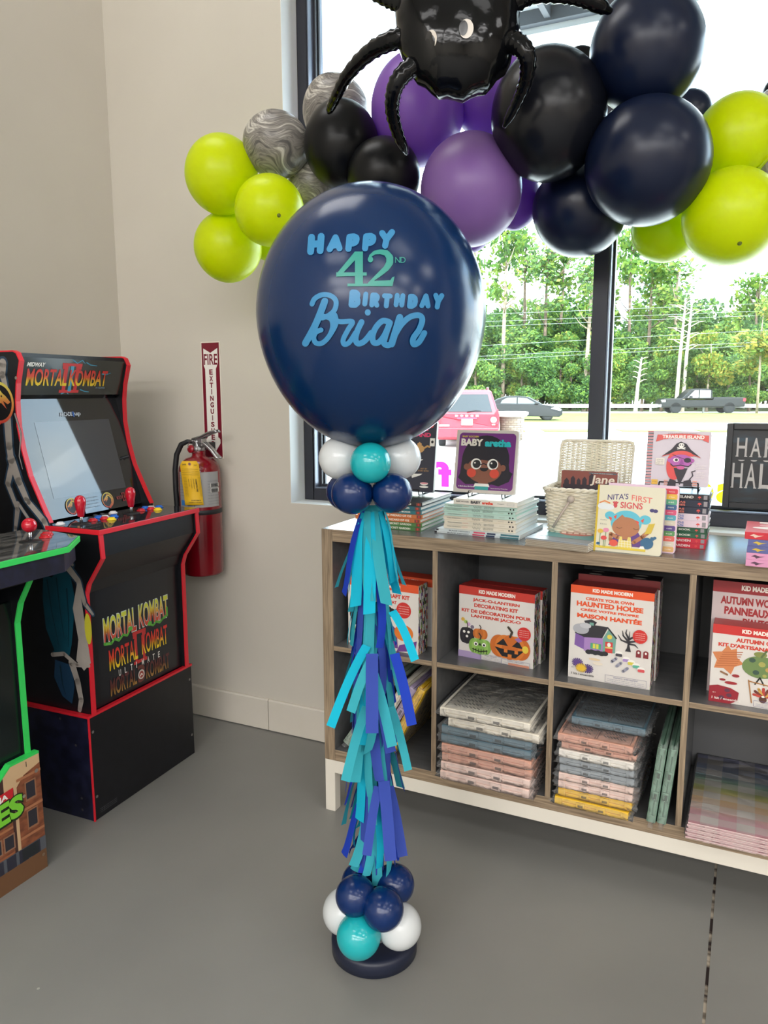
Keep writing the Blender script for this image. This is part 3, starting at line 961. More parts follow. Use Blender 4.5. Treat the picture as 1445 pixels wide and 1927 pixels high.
# ---- board books standing at the shelf's front edge
def art_signs(A, w, h):
    A.rect(0, 0, w, h, C(220, 214, 190, .4), r=w * .03); A.rect(0, 0, w * .03, h, C(206, 176, 40, .45))
    nv, rd = C(60, 52, 110, .4), C(206, 74, 80, .4)
    A.text("NITA'S", w * .16, h * .775, w * .31, h * .085, nv, bold=.01, rise=h * .03); A.text('FIRST', w * .52, h * .79, w * .30, h * .085, C(222, 106, 96, .4), bold=.01, rise=-h * .03)
    A.text('SIGNS', w * .36, h * .665, w * .33, h * .095, rd, bold=.02); A.ell(w * .285, h * .70, w * .03, h * .035, rd)
    for a in (-.6, -.2, .2, .6): A.stroke([(w * .285, h * .70), (w * (.285 + .06 * math.sin(a)), h * (.70 + .06 * math.cos(a)))], w * .018, rd)
    A.ell(w * .83, h * .66, w * .035, h * .026, nv); A.ell(w * .88, h * .655, w * .035, h * .026, nv)
    A.ell(w * .1, h * .68, w * .08, h * .05, C(222, 226, 226, .5)); A.ell(w * .18, h * .67, w * .09, h * .045, C(222, 226, 226, .5))
    A.stroke([(w * .05, h * .73), (w * .12, h * .76), (w * .2, h * .73)], w * .02, C(230, 140, 80, .4))
    hair, skin, red = C(92, 186, 206, .45), C(178, 118, 82, .5), C(220, 84, 66, .4)
    A.poly([(w * .22, h * .1), (w * .36, h * .34), (w * .64, h * .34), (w * .80, h * .1)], C(96, 60, 130, .5))
    A.ell(w * .215, h * .545, w * .075, h * .06, hair); A.ell(w * .74, h * .515, w * .085, h * .068, hair)
    A.ell(w * .465, h * .45, w * .23, h * .185, hair)
    A.ell(w * .465, h * .385, w * .205, h * .15, skin); A.poly([(w * .28, h * .45), (w * .40, h * .57), (w * .5, h * .48), (w * .66, h * .43), (w * .66, h * .35), (w * .28, h * .35)], skin)
    for x, y in ((.25, .53), (.655, .50)):
        A.poly([(w * (x + .02), h * y), (w * (x + .07), h * (y + .035)), (w * (x + .06), h * (y - .035))], red); A.poly([(w * x, h * (y - .02)), (w * (x - .06), h * (y + .0)), (w * (x - .01), h * (y - .075))], red)
    for x in (.33, .58): A.stroke([(w * x, h * .375), (w * (x + .04), h * .36), (w * (x + .08), h * .375)], w * .007, C(90, 60, 44, .5))
    A.rect(w * .40, h * .2, w * .53, h * .28, skin, r=w * .02)
    yk = C(226, 206, 110, .45)
    A.poly([(w * .36, h * .07), (w * .58, h * .07), (w * .55, h * .24), (w * .51, h * .24), (w * .50, h * .19), (w * .43, h * .19), (w * .42, h * .24), (w * .38, h * .24)], yk)
    for q in range(5): A.stroke([(w * (.38 + .045 * q), h * .075), (w * (.385 + .04 * q), h * .19)], w * .005, WHITE)
    for q in range(3): A.stroke([(w * .375, h * (.1 + .035 * q)), (w * .565, h * (.1 + .035 * q))], w * .005, WHITE)
    A.stroke([(w * .36, h * .22), (w * .25, h * .27), (w * .25, h * .18), (w * .31, h * .14)], w * .055, skin); A.ell(w * .30, h * .135, w * .065, h * .05, red)
    A.stroke([(w * .6, h * .17), (w * .72, h * .26), (w * .79, h * .33)], w * .06, skin); A.poly([(w * .745, h * .30), (w * .84, h * .32), (w * .89, h * .475), (w * .80, h * .455)], C(206, 178, 60, .45))
    A.rect(w * .03, h * .045, w * .78, h * .078, C(222, 196, 64, .45))
    bl = C(52, 100, 136, .5)
    A.ell(w * .79, h * .17, w * .095, h * .085, bl); A.stroke([(w * .8, h * .2), (w * .87, h * .24)], w * .012, bl); A.ell(w * .86, h * .25, w * .025, h * .022, bl); A.ell(w * .9, h * .26, w * .025, h * .022, bl); A.poly([(w * .84, h * .245), (w * .92, h * .25), (w * .875, h * .215)], bl)
    A.poly([(w * .68, h * .08), (w * .77, h * .08), (w * .745, h * .125), (w * .7, h * .12)], WHITE)
    for x, y, c_ in ((.09, .30, (222, 180, 70)), (.175, .32, (222, 140, 170)), (.15, .20, (214, 72, 70))):
        A.stroke([(w * x, h * .07), (w * x, h * y)], w * .008, C(90, 130, 80, .5)); A.ell(w * x, h * y, w * .045, h * .032, C(*c_, .45))
    A.ell(w * .07, h * .11, w * .03, h * .02, bl); A.text('Kathy', w * .08, h * .46, w * .1, h * .02, C(150, 146, 140, .5)); A.text('Eliza', w * .08, h * .40, w * .1, h * .02, C(150, 146, 140, .5))
tabs = Art
def art_tabs(A, w, h):
    cs = [(206, 52, 66), (222, 176, 60), (84, 160, 126), (46, 90, 134), (206, 72, 112), (74, 158, 176), (206, 196, 176), (84, 58, 130), (84, 142, 84), (214, 96, 84), (208, 200, 186), (216, 170, 108)]
    A.rect(0, 0, w, h, C(226, 196, 214, .4), r=w * .03)
    for i, c_ in enumerate(cs):
        y1 = h * (.955 - .078 * i)
        A.rect(w * .80, y1 - h * .078, w * .985, y1, C(*c_, .4), r=w * .02)
        A.text(('love', 'all done', 'eat', 'more', 'please', 'thank', 'sorry', 'milk', 'ball', 'play', 'home', 'help')[i], w * .865, y1 - h * .05, w * .08, h * .018, WHITE)
upright_book('board_book', 'cream board book with a blue-haired sleeping child on the cover, standing at the shelf edge', (.829, .022, ZT), .173, .176, .018, .14, -.075, (236, 230, 210), art_signs, page=(214, 196, 206))
upright_book('board_book', 'pink edged board book with coloured page tabs behind the blue-haired child book', (.850, .068, ZT), .181, .177, .016, .14, -.05, (226, 196, 214), art_tabs)
# ---- tall stack
def sp_baby(title, tc, bg2=None):
    def f(A, w, t):
        if bg2: A.rect(0, t * .5, w, t * .99, C(*bg2, .4))
        ttl = title.split('|')
        for i, q in enumerate(ttl):
            n = len(ttl)
            A.text(q, w * (.30 if n == 1 else .42), t * ((.28) if n == 1 else (.52 - .40 * i)), w * (.49 if n == 1 else .26), t * (.46 if n == 1 else .30), C(*tc, .4), bold=.03)
        m = C(222, 84, 78, .4)
        A.ell(w * .87, t * .42, t * .26, t * .26, m, a0=0, a1=PI); A.rect(w * .87 - t * .04, t * .18, w * .87 + t * .04, t * .5, m)
        A.rect(w * .925, t * .15, w * .975, t * .85, C(150, 146, 150, .5))
    return f
rs = [((206, 40, 62), 'SECRET GARDEN', (238, 224, 220), None, 'red book at the bottom of the tall stack'),
      ((206, 42, 64), 'SECRET GARDEN', (238, 224, 220), None, 'red book second from the bottom of the tall stack'),
      ((38, 92, 66), 'THE JUNGLE BOOK', (232, 232, 220), None, 'lower dark green book in the tall stack'),
      ((34, 86, 60), 'THE JUNGLE BOOK', (232, 232, 220), None, 'upper dark green book in the tall stack'),
      ((230, 208, 218), 'BUENOS|DIAS', (112, 130, 190), None, 'lower pale pink book in the tall stack'),
      ((226, 210, 220), 'BUENOS|DIAS', (112, 130, 190), None, 'upper pale pink book in the tall stack'),
      ((36, 42, 62), 'BUENAS|NOCHES', (226, 130, 112), None, 'lower navy book in the tall stack'),
      ((34, 40, 60), 'BUENAS|NOCHES', (226, 130, 112), None, 'upper navy book in the tall stack'),
      ((36, 34, 40), 'TREASURE ISLAND', (226, 222, 214), None, 'black spined book on top of the tall stack')]
zz = ZT
ths = [.0142, .0142, .0146, .0146, .0186, .0186, .0188, .0188, .0160]
for i, ((c_, tx_, tc_, b2, lb_), t_) in enumerate(zip(rs, ths)):
    j = (0, .001, .001, -.001, .002, .001, .001, .003, .002)[i]
    lying_book('board_book', lb_, .915 + j, 1.101 + j, .150 - j, .335, zz, t_ - .0001, c_, G_RS, spine_art=sp_baby(tx_, tc_, b2))
    zz += t_
zr = zz
def art_pirate(A, w, h):
    A.rect(0, 0, w, h, C(206, 196, 206, .4), r=w * .03)
    for q in range(34): A.rect(0, h * (q / 34 + .004), w * .095, h * (q / 34 + .019), C(206, 98, 92, .4) if q % 2 else C(52, 46, 58, .4))
    A.text('LITTLE MASTER STEVENSON', w * .33, h * .945, w * .45, h * .02, C(110, 100, 110, .4))
    rd = C(216, 84, 78, .4)
    A.poly([(w * .16, h * .93), (w * .25, h * .93), (w * .22, h * .89), (w * .25, h * .84), (w * .14, h * .80)], rd); A.poly([(w * .97, h * .93), (w * .88, h * .93), (w * .9, h * .89), (w * .88, h * .84), (w * .97, h * .80)], rd)
    P = [(w * (.19 + .76 * k / 10), h * (.84 + .03 * math.sin(PI * k / 10))) for k in range(11)]
    A.poly(P + [(p[0], p[1] + h * .085) for p in reversed(P)], rd)
    A.text('TREASURE ISLAND', w * .24, h * .862, w * .66, h * .065, C(240, 232, 226, .4), bold=.04)
    bk_ = C(42, 36, 48, .5); sk = C(176, 92, 170, .5)
    A.ell(w * .46, h * .37, w * .13, h * .26, C(216, 70, 70, .45))
    A.poly([(w * .24, h * .53), (w * .40, h * .67), (w * .47, h * .77), (w * .54, h * .81), (w * .63, h * .77), (w * .70, h * .67), (w * .87, h * .52), (w * .74, h * .56), (w * .56, h * .62), (w * .38, h * .57)], bk_)
    A.stroke([(w * .26, h * .535), (w * .4, h * .59), (w * .56, h * .635), (w * .73, h * .58), (w * .85, h * .53)], w * .012, rd)
    A.ell(w * .55, h * .745, w * .045, h * .04, WHITE); A.rect(w * .525, h * .695, w * .575, h * .725, WHITE)
    for sx in (-1, 1): A.ell(w * (.55 + .02 * sx), h * .748, w * .012, h * .012, bk_); A.stroke([(w * (.55 - .06 * sx), h * .70), (w * (.55 + .06 * sx), h * .675)], w * .014, WHITE)
    A.ell(w * .56, h * .545, w * .19, h * .10, C(218, 78, 74, .45), a0=0, a1=PI)
    A.ell(w * .56, h * .46, w * .185, h * .115, sk); A.ell(w * .375, h * .47, w * .03, h * .035, sk); A.ell(w * .74, h * .47, w * .03, h * .035, sk)
    A.ell(w * .48, h * .475, w * .045, h * .035, WHITE); A.ell(w * .485, h * .475, w * .025, h * .025, bk_); A.ell(w * .66, h * .475, w * .055, h * .045, bk_); A.stroke([(w * .42, h * .57), (w * .74, h * .44)], w * .009, bk_)
    A.poly([(w * .57, h * .5), (w * .53, h * .4), (w * .61, h * .4)], C(150, 70, 150, .5))
    A.poly([(w * .45, h * .33), (w * .67, h * .33), (w * .63, h * .20), (w * .56, h * .02), (w * .49, h * .2)], bk_); A.ell(w * .56, h * .335, w * .06, h * .03, C(206, 90, 150, .5))
    A.stroke([(w * .4, h * .4), (w * .44, h * .36), (w * .56, h * .385), (w * .68, h * .36), (w * .72, h * .4)], w * .016, bk_)
    A.poly([(w * .36, 0), (w * .40, h * .13), (w * .50, h * .10), (w * .50, 0)], bk_); A.poly([(w * .62, 0), (w * .62, h * .1), (w * .73, h * .13), (w * .76, 0)], bk_)
    for q in range(3): A.rect(w * .31, h * (.02 + .035 * q), w * .37, h * (.035 + .035 * q), C(226, 150, 130, .4)); A.rect(w * .76, h * (.02 + .035 * q), w * .83, h * (.035 + .035 * q), C(226, 150, 130, .4))
    A.stroke([(w * .71, h * .13), (w * .76, h * .2), (w * .74, h * .27), (w * .79, h * .29)], w * .016, bk_)
    A.rect(w * .155, h * .38, w * .30, h * .50, C(226, 218, 206, .45), r=w * .01)
    for q in range(3): A.text(('ADVENTURE', 'TALES', 'BABY LIT')[q], w * .17, h * (.46 - .03 * q), w * .11, h * .016, C(120, 110, 116, .5))
    A.rect(w * .11, h * .02, w * .21, h * .105, C(226, 176, 48, .4)); A.text('LETTERS', w * .125, h * .055, w * .07, h * .016, C(150, 90, 40, .5))
    for q, tq in enumerate(('BY', 'JENNIFER', 'ADAMS')): A.text(tq, w * .80, h * (.40 - .04 * q), w * (.05 if q == 0 else .15), h * .025, C(236, 230, 226, .4))
    for q, tq in enumerate(('ART BY', 'ALISON', 'OLIVER')): A.text(tq, w * .81, h * (.24 - .04 * q), w * .13, h * .025, C(236, 230, 226, .4))
upright_book('board_book', 'lilac board book with a one-eyed pirate in a black hat, on a wire easel', (.934, .178, zr + .016), .162, .150, .020, .13, 0, (206, 196, 206), art_pirate)
wire_easel('display_easel', 'black wire easel holding the lilac pirate board book', 1.022, .208, zr, .10, .09, .13, hook=.02)
# ---- stack at the right end
def sp_abc(letter, fg, pic):
    def f(A, w, t):
        A.text(letter, w * .34, t * .25, w * .05, t * .5, C(*fg, .4), bold=.04); A.text('is for', w * .405, t * .3, w * .10, t * .36, C(*fg, .4), bold=.02); A.text({'A': 'Animals', 'C': 'Cowboy', 'S': 'Sailor'}[letter], w * .53, t * .25, w * .36, t * .5, C(*fg, .4), bold=.02)
        m = C(*pic, .4)
        A.poly([(w * .06, t * .5), (w * .11, t * .75), (w * .17, t * .55), (w * .24, t * .6), (w * .17, t * .4), (w * .13, t * .2), (w * .11, t * .42)], m)
    return f
rr = [((218, 150, 186), 'S', (70, 40, 60), (90, 60, 80), 'pink book at the bottom of the stack at the right end'), ((220, 152, 188), 'S', (70, 40, 60), (90, 60, 80), 'pink book second from the bottom of the stack at the right end'),
      ((92, 98, 152), 'C', (232, 228, 226), (206, 176, 70), 'lower blue book in the stack at the right end'), ((94, 100, 154), 'C', (232, 228, 226), (206, 176, 70), 'upper blue book in the stack at the right end'),
      ((200, 44, 58), 'A', (236, 222, 210), (226, 196, 180), 'red book on top of the stack at the right end')]
zz = ZT
for i, (c_, L_, fg_, pc_, lb_) in enumerate(rr):
    j = (0, 0, .001, .002, -.006)[i]
    o = lying_book('board_book', lb_, 1.200 + j, 1.375 + j, -.018, .155, zz, .0165 if i < 4 else .0175, c_, G_RR, rz=-.02, spine_art=sp_abc(L_, fg_, pc_))
    zz += .0167
A = Art()
A.ell(.075, .07, .06, .02, C(236, 216, 206, .4)); A.ell(.08, .11, .05, .03, C(222, 140, 140, .4)); A.rect(.03, .14, .15, .165, C(236, 216, 206, .4))
A.build('cover_print', o, (0, 0, .0175), (1, 0, 0), (0, 1, 0))
# ---- black frame sign on the window sill
hs = thing('halloween_sign', 'black framed sign with tall white capital letters standing in the window at the right', 'sign', (1.126, .492, 1.0145), 0, rot=(-.05, 0, 0))
SWd, SHt = .42, .254
m = MB()
for a in ((0, .018, 0, SHt), (SWd - .018, SWd, 0, SHt), (.018, SWd - .018, 0, .018), (.018, SWd - .018, SHt - .018, SHt)):
    m.box(a[0], a[1], -.012, .012, a[2], a[3])
solid('frame', m, C(22, 24, 30, .35), hs, bevel=.002)
solid('backing_board', MB().box(.017, SWd - .017, .004, .010, .017, SHt - .017), noisy('night_blue_board', (10, 18, 28), (20, 56, 74), scale=(3, 1, 14), nscale=3, rough=.3, lo=.5, hi=.8), hs)
A = Art()
wh = C(176, 172, 170, .4)
def tall_letters(txt, x, y, w, h, gap):
    for i, ch in enumerate(txt):
        A.text(ch, x + i * (w + gap), y, w, h, wh, bold=.008)
        if ch in 'HALPNWE':
            for fx in (0, 1): A.rect(x + i * (w + gap) + (w - .004) * fx - .002, y - .001, x + i * (w + gap) + (w - .004) * fx + .006, y + .002, wh)
tall_letters('HAPPY', .030, SHt - .098, .028, .056, .010)
for q in range(11): A.ell(.045 + .034 * q, SHt - .108, .009, .004, wh, a0=PI, a1=2 * PI)
tall_letters('HALLOWEEN', .022, SHt - .192, .029, .074, .0085)
A.build('lettering', hs, (0, .004, 0), (1, 0, 0), (0, 0, 1))
sb_ = thing('display_block', 'small white block carrying the black framed sign on the window sill', 'display stand', (1.30, .492, WZ0 + .0025), 0)
solid('block', MB().box(0, .12, -.03, .03, 0, .0655), C(222, 222, 220, .4), sb_, bevel=.003)
# ---- vinyl letters on the glass, seen from behind
def vinyl(ch, label, col, x, z, w, h):
    A = Art()
    A.text(ch, 0, 0, w, h, col, bold=.05)
    for i, v in enumerate(A.v): A.v[i] = (w - v[0], v[1], v[2])
    o = A.build('vinyl_letter', None, (0, 0, 0), (1, 0, 0), (0, 0, 1), lift=.0006)
    o.location = (x, GY, z)
    tag(o, label, 'window letter', 'vinyl letters stuck on the window')
pkv = latex('pink_vinyl', (255, 70, 200), .4, .5); ylv = latex('yellow_vinyl', (250, 226, 40), .4, .5)
vinyl('f', 'pink letter on the window beside the dark navy storybook', pkv, .150, 1.018, .062, .094)
vinyl('i', 'pink letter on the window half hidden by the purple board book', pkv, .222, 1.022, .030, .094)
vinyl('o', 'yellow round letter on the window beside the lilac pirate board book', ylv, 1.03, 1.012, .068, .066)
vinyl('s', 'yellow letter on the window partly behind the black framed sign', ylv, 1.104, 1.012, .058, .066)

# ================================================================== KIT BOXES IN THE UPPER CUBBIES
side_conf = confetti('kit_side_pattern', (236, 232, 226), [(40, 38, 44), (150, 186, 70), (214, 74, 52), (108, 70, 150), (40, 38, 44)], cell=.006, density=.62)
def kit_box(label, x, y, w, h, d, art, rz=0, top_col=(150, 40, 38), z=None, tabs=False):
    o = thing('craft_kit_box', label, 'box', (x, y, SL if z is None else z), rz, 'craft kit boxes in the upper cubbies')
    m = MB()
    m.box(0, w, 0, d, 0, h, 0, front=1, top=2)
    solid('carton', m, [side_conf, C(220, 214, 208, .4), C(*top_col, .4)], o, bevel=.0008)
    A = Art()
    art(A, w, h)
    A.build('front_print', o, (0, 0, 0), (1, 0, 0), (0, 0, 1))
    return o
kr, ko, kt = C(196, 58, 48, .4), C(226, 84, 40, .4), C(206, 62, 44, .4)
def header(A, w, h, fr, col=kr):
    A.rect(0, h * (1 - fr), w, h, col)
    A.text('KID MADE MODERN', w * .27, h * (1 - fr * .72), w * .48, h * fr * .46, C(240, 232, 222, .4), bold=.05)
def small_print(A, w, h, x, y, ww):
    bl = C(96, 96, 140, .5)
    A.stroke([(x, y), (x + ww, y), (x + ww, y + h * .075), (x, y + h * .075)], w * .003, bl, closed=True)
    A.text('WARNING / AVERTISSEMENT', x + ww * .2, y + h * .05, ww * .6, h * .014, bl)
    for q in range(2): A.text('choking hazard small parts not for children', x + ww * .05, y + h * (.03 - .018 * q), ww * .9, h * .01, bl)
def seal(A, w, h, x, y, r):
    A.ell(x, y, r, r, C(206, 52, 48, .4))
    for q in range(4): A.text('create and decorate', x - r * .7, y + r * (.42 - .3 * q), r * 1.4, r * .13, C(240, 220, 210, .4))
def pumpkin(A, x, y, rx, ry, col, dark, face=0):
    for k in (-1, 1, -.5, .5, 0):
        A.ell(x + rx * .55 * k, y, rx * (.5 if k else .42), ry * (1 - .1 * abs(k)), C(*(col if k in (-.5, .5) else dark), .5))
    A.stroke([(x, y + ry * .85), (x + rx * .1, y + ry * 1.25), (x - rx * .1, y + ry * 1.6)], rx * .12, C(70, 60, 50, .6))
    if face:
        bk_ = C(30, 28, 30, .5)
        A.poly([(x - rx * .72, y + ry * .1), (x - rx * .35, y + ry * .65), (x - rx * .1, y + ry * .1)], bk_); A.poly([(x + rx * .1, y + ry * .1), (x + rx * .42, y + ry * .65), (x + rx * .68, y + ry * .05)], bk_)
        A.poly([(x - rx * .8, y - ry * .1), (x - rx * .3, y - ry * .2), (x + rx * .3, y - ry * .2), (x + rx * .75, y - ry * .1), (x + rx * .3, y - ry * .8), (x - rx * .4, y - ry * .8)], bk_)
        for k in (-.3, .25): A.rect(x + rx * k, y - ry * .45, x + rx * (k + .18), y - ry * .18, C(*col, .5))
        A.rect(x - rx * .1, y - ry * .8, x + rx * .1, y - ry * .55, C(*col, .5))
def art_jack(A, w, h):
    header(A, w, h, .115)
    for q, (t_, x, ww) in enumerate((('JACK-O-LANTERN', .19, .62), ('DECORATING KIT', .21, .58), ('KIT DE D\u00c9CORATION POUR', .04, .92), ('LANTERNE JACK-O', .17, .66))):
        A.text(t_, w * x, h * (.795 - .072 * q - (.012 if q > 1 else 0)), w * ww, h * (.052 if q != 2 else .058), kt, bold=.045)
    A.rect(0, 0, w * .32, h * .09, C(170, 150, 190, .5)); A.rect(w * .68, 0, w * .95, h * .03, C(222, 150, 116, .5))
    for x, y, c_ in ((.06, .53, (214, 170, 70)), (.1, .50, (160, 190, 90)), (.14, .47, (200, 160, 200)), (.19, .44, (120, 110, 130))): A.ell(w * x, h * y, w * .025, h * .025, C(*c_, .5))
    pumpkin(A, w * .12, h * .31, w * .095, h * .12, (44, 40, 48), (34, 32, 38)); pumpkin(A, w * .30, h * .36, w * .095, h * .075, (206, 120, 50), (190, 104, 44))
    for x, y in ((.08, .36), (.12, .30), (.14, .36)): A.ell(w * x, h * y, w * .018, h * .018, WHITE)
    pumpkin(A, w * .30, h * .185, w * .145, h * .115, (150, 190, 96), (128, 172, 80))
    for k in (-.055, .055): A.ell(w * (.30 + k), h * .215, w * .028, h * .028, WHITE); A.ell(w * (.30 + k), h * .212, w * .014, h * .016, BLACK)
    A.poly([(w * .28, h * .2), (w * .32, h * .2), (w * .30, h * .24)], BLACK); A.stroke([(w * .2, h * .14), (w * .3, h * .115), (w * .4, h * .14)], w * .012, BLACK)
    for k in range(6): A.stroke([(w * (.21 + .036 * k), h * .15), (w * (.21 + .036 * k), h * .10)], w * .009, BLACK)
    pumpkin(A, w * .70, h * .245, w * .25, h * .17, (214, 122, 50), (198, 104, 40), 1)
    A.poly([(w * .76, h * .37), (w * .81, h * .40), (w * .86, h * .36), (w * .81, h * .33)], C(150, 110, 170, .5)); A.ell(w * .9, h * .25, w * .04, h * .05, C(222, 196, 70, .5))
    seal(A, w, h, w * .88, h * .46, w * .085)
    small_print(A, w, h, w * .31, h * .015, w * .28); small_print(A, w, h, w * .60, h * .0, w * .36)
def art_house(A, w, h):
    header(A, w, h, .083, ko)
    for q, (t_, x, ww, y, hh) in enumerate((('CREATE YOUR OWN', .19, .58, .852, .032), ('HAUNTED HOUSE', .08, .80, .782, .055), ('CR\u00c9EZ VOTRE PROPRE', .13, .70, .735, .032), ('MAISON HANT\u00c9E', .09, .78, .66, .058))):
        A.text(t_, w * x, h * y, w * ww, h * hh, ko, bold=.05)
    pu, dk, gr = C(164, 128, 186, .5), C(48, 46, 52, .5), C(112, 160, 146, .5)
    A.poly([(w * .07, h * .36), (w * .20, h * .32), (w * .20, h * .46), (w * .08, h * .50)], C(126, 90, 160, .5)); A.rect(w * .19, h * .31, w * .42, h * .47, pu)
    A.poly([(w * .42, h * .315), (w * .57, h * .33), (w * .58, h * .50), (w * .49, h * .585), (w * .42, h * .47)], gr)
    A.poly([(w * .07, h * .49), (w * .14, h * .60), (w * .48, h * .595), (w * .41, h * .47), (w * .19, h * .455)], dk); A.poly([(w * .47, h * .60), (w * .59, h * .49), (w * .575, h * .48), (w * .47, h * .58)], dk)
    A.poly([(w * .18, h * .63), (w * .27, h * .655), (w * .34, h * .63), (w * .31, h * .59), (w * .21, h * .585)], dk); A.rect(w * .25, h * .59, w * .3, h * .62, gr)
    A.ell(w * .145, h * .54, w * .10, h * .055, C(170, 170, 176, .7)); A.ell(w * .2, h * .58, w * .07, h * .03, C(190, 190, 194, .7))
    A.rect(w * .45, h * .325, w * .54, h * .44, C(206, 66, 62, .5)); A.ell(w * .5, h * .495, w * .03, h * .025, C(222, 200, 80, .5)); A.ell(w * .495, h * .41, w * .022, h * .022, WHITE); A.stroke([(w * .46, h * .38), (w * .53, h * .38)], w * .02, C(226, 206, 120, .5))
    A.rect(w * .27, h * .345, w * .40, h * .405, C(80, 160, 120, .5)); A.rect(w * .30, h * .35, w * .37, h * .40, C(214, 206, 80, .5)); A.stroke([(w * .335, h * .345), (w * .335, h * .405)], w * .01, gr)
    for k in range(6): A.ell(w * (.25 + .04 * k), h * (.305 + .006 * (k % 2)), w * .04, h * .025, C(40, 40, 44, .6))
    for P in ([(.72, .38), (.73, .48), (.735, .58)], [(.73, .47), (.66, .53), (.65, .58)], [(.73, .46), (.64, .48), (.60, .53)], [(.733, .50), (.80, .54), (.81, .58)], [(.73, .47), (.82, .49), (.86, .47)], [(.73, .5), (.69, .56), (.7, .6)], [(.73, .45), (.8, .45), (.84, .42)]): A.stroke([(w * a, h * b_) for a, b_ in P], w * .028, dk, w2=w * .006)
    A.poly([(w * .69, h * .37), (w * .76, h * .37), (w * .735, h * .45)], dk)
    for x in (.82, .905): A.rect(w * x, h * .325, w * (x + .06), h * .38, C(130, 44, 50, .5)); A.ell(w * (x + .03), h * .38, w * .03, h * .022, C(130, 44, 50, .5)); A.ell(w * (x + .03), h * .375, w * .012, h * .012, WHITE)
    for x, y, c_ in ((.62, .335, (70, 66, 76)), (.71, .29, (170, 140, 196)), (.77, .265, (214, 200, 80)), (.83, .24, (96, 176, 150)), (.89, .205, (214, 86, 90))): A.ell(w * x, h * y, w * .045, h * .025, WHITE); A.rect(w * (x - .04), h * (y - .03), w * (x + .04), h * y, C(*c_, .4), r=w * .012)
    for x, y in ((.54, .24), (.6, .20), (.68, .155)): A.stroke([(w * x, h * y), (w * (x + .05), h * (y + .04))], w * .035, C(150, 150, 166, .5))
    A.ell(w * .33, h * .235, w * .07, h * .012, C(222, 196, 160, .5)); A.ell(w * .37, h * .195, w * .06, h * .016, C(226, 214, 196, .5))
    for x, y, c_ in ((.12, .175, (92, 66, 130)), (.25, .125, (80, 58, 120)), (.17, .125, (226, 184, 52))):
        for k in range(16): A.stroke([(w * x, h * y), (w * (x + .065 * math.cos(k * PI / 8)), h * (y + .045 * math.sin(k * PI / 8)))], w * .014, C(*c_, .6))
    A.text('6+', w * .05, h * .115, w * .03, h * .014, BLACK); A.text('1 kit / ensemble', w * .05, h * .045, w * .28, h * .024, BLACK, bold=.01)
    seal(A, w, h, w * .86, h * .545, w * .085); small_print(A, w, h, w * .47, h * .02, w * .49)
def leaf_shape(cx, cy, s_):
    pts = []
    for k in range(22):
        a = PI / 2 + 2 * PI * k / 22
        rad = s_ * (1.0 if k % 4 == 0 else (.62 if k % 2 == 0 else .74))
        pts.append((cx + rad * math.cos(a), cy + rad * math.sin(a)))
    return pts
def art_autumn(A, w, h):
    header(A, w, h, .115, C(200, 52, 48, .4))
    A.text('AUTUMN CRAFT KIT', w * .22, h * .80, w * .56, h * .055, kt, bold=.05); A.text("KIT D'ARTISANAT D'AUTOMNE", w * .06, h * .725, w * .88, h * .05, kt, bold=.05)
    A.poly(leaf_shape(w * .15, h * .56, w * .155), C(206, 128, 80, .55))
    for q in range(7): A.stroke([(w * (.05 + .01 * q), h * (.47 + .03 * q)), (w * (.24 + .008 * q), h * (.50 + .03 * q))], w * .008, C(180, 100, 60, .6))
    A.ell(w * .46, h * .52, w * .17, h * .14, C(110, 134, 80, .55)); A.ell(w * .45, h * .68, w * .06, h * .035, C(132, 140, 76, .55)); A.stroke([(w * .46, h * .65), (w * .50, h * .73)], w * .02, C(96, 112, 70, .6))
    for x, y, r_ in ((.38, .6, .03), (.47, .56, .032), (.42, .45, .03), (.53, .5, .028), (.5, .42, .02)): A.ell(w * x, h * y, w * r_, h * r_, C(*random.choice([(170, 166, 90), (60, 84, 70), (186, 150, 84)]), .5))
    A.stroke([(w * .42, h * .30), (w * .46, h * .39), (w * .5, h * .30)], w * .014, C(40, 44, 40, .6))
    A.stroke([(w * .1, h * .40), (w * .16, h * .37)], w * .02, C(150, 110, 80, .6)); A.ell(w * .24, h * .37, w * .035, h * .02, C(150, 44, 50, .5)); A.ell(w * .2, h * .27, w * .06, h * .02, C(160, 44, 50, .5)); A.ell(w * .12, h * .30, w * .03, h * .015, C(150, 44, 50, .5))
    A.stroke([(w * .36, h * .34), (w * .40, h * .06)], w * .012, C(170, 120, 70, .5)); A.stroke([(w * .36, h * .33), (w * .62, h * .29)], w * .012, C(170, 120, 70, .5))
    for k in range(7):
        a = PI * (k / 6)
        A.stroke([(w * .50, h * .15), (w * (.50 + .085 * math.cos(a)), h * (.17 + .085 * math.sin(a)))], w * .026, C(*[(190, 70, 60), (206, 160, 80), (120, 60, 50)][k % 3], .5))
    A.ell(w * .5, h * .12, w * .035, h * .045, C(90, 54, 44, .6)); A.ell(w * .5, h * .155, w * .015, h * .012, WHITE)
    A.poly([(0, h * .20), (w * .08, h * .225), (w * .2, h * .205), (w * .28, h * .16), (w * .27, h * .05), (w * .2, 0), (0, 0)], C(150, 34, 48, .5))
    for x, y in ((.17, .17), (.19, .11), (.12, .07)): A.ell(w * x, h * y, w * .026, h * .024, C(96, 50, 70, .5))
    A.text('6+', w * .035, h * .115, w * .03, h * .016, WHITE); A.text('1 kit / ensemble', w * .03, h * .04, w * .27, h * .03, WHITE, bold=.01)
    small_print(A, w, h, w * .42, h * .02, w * .4)
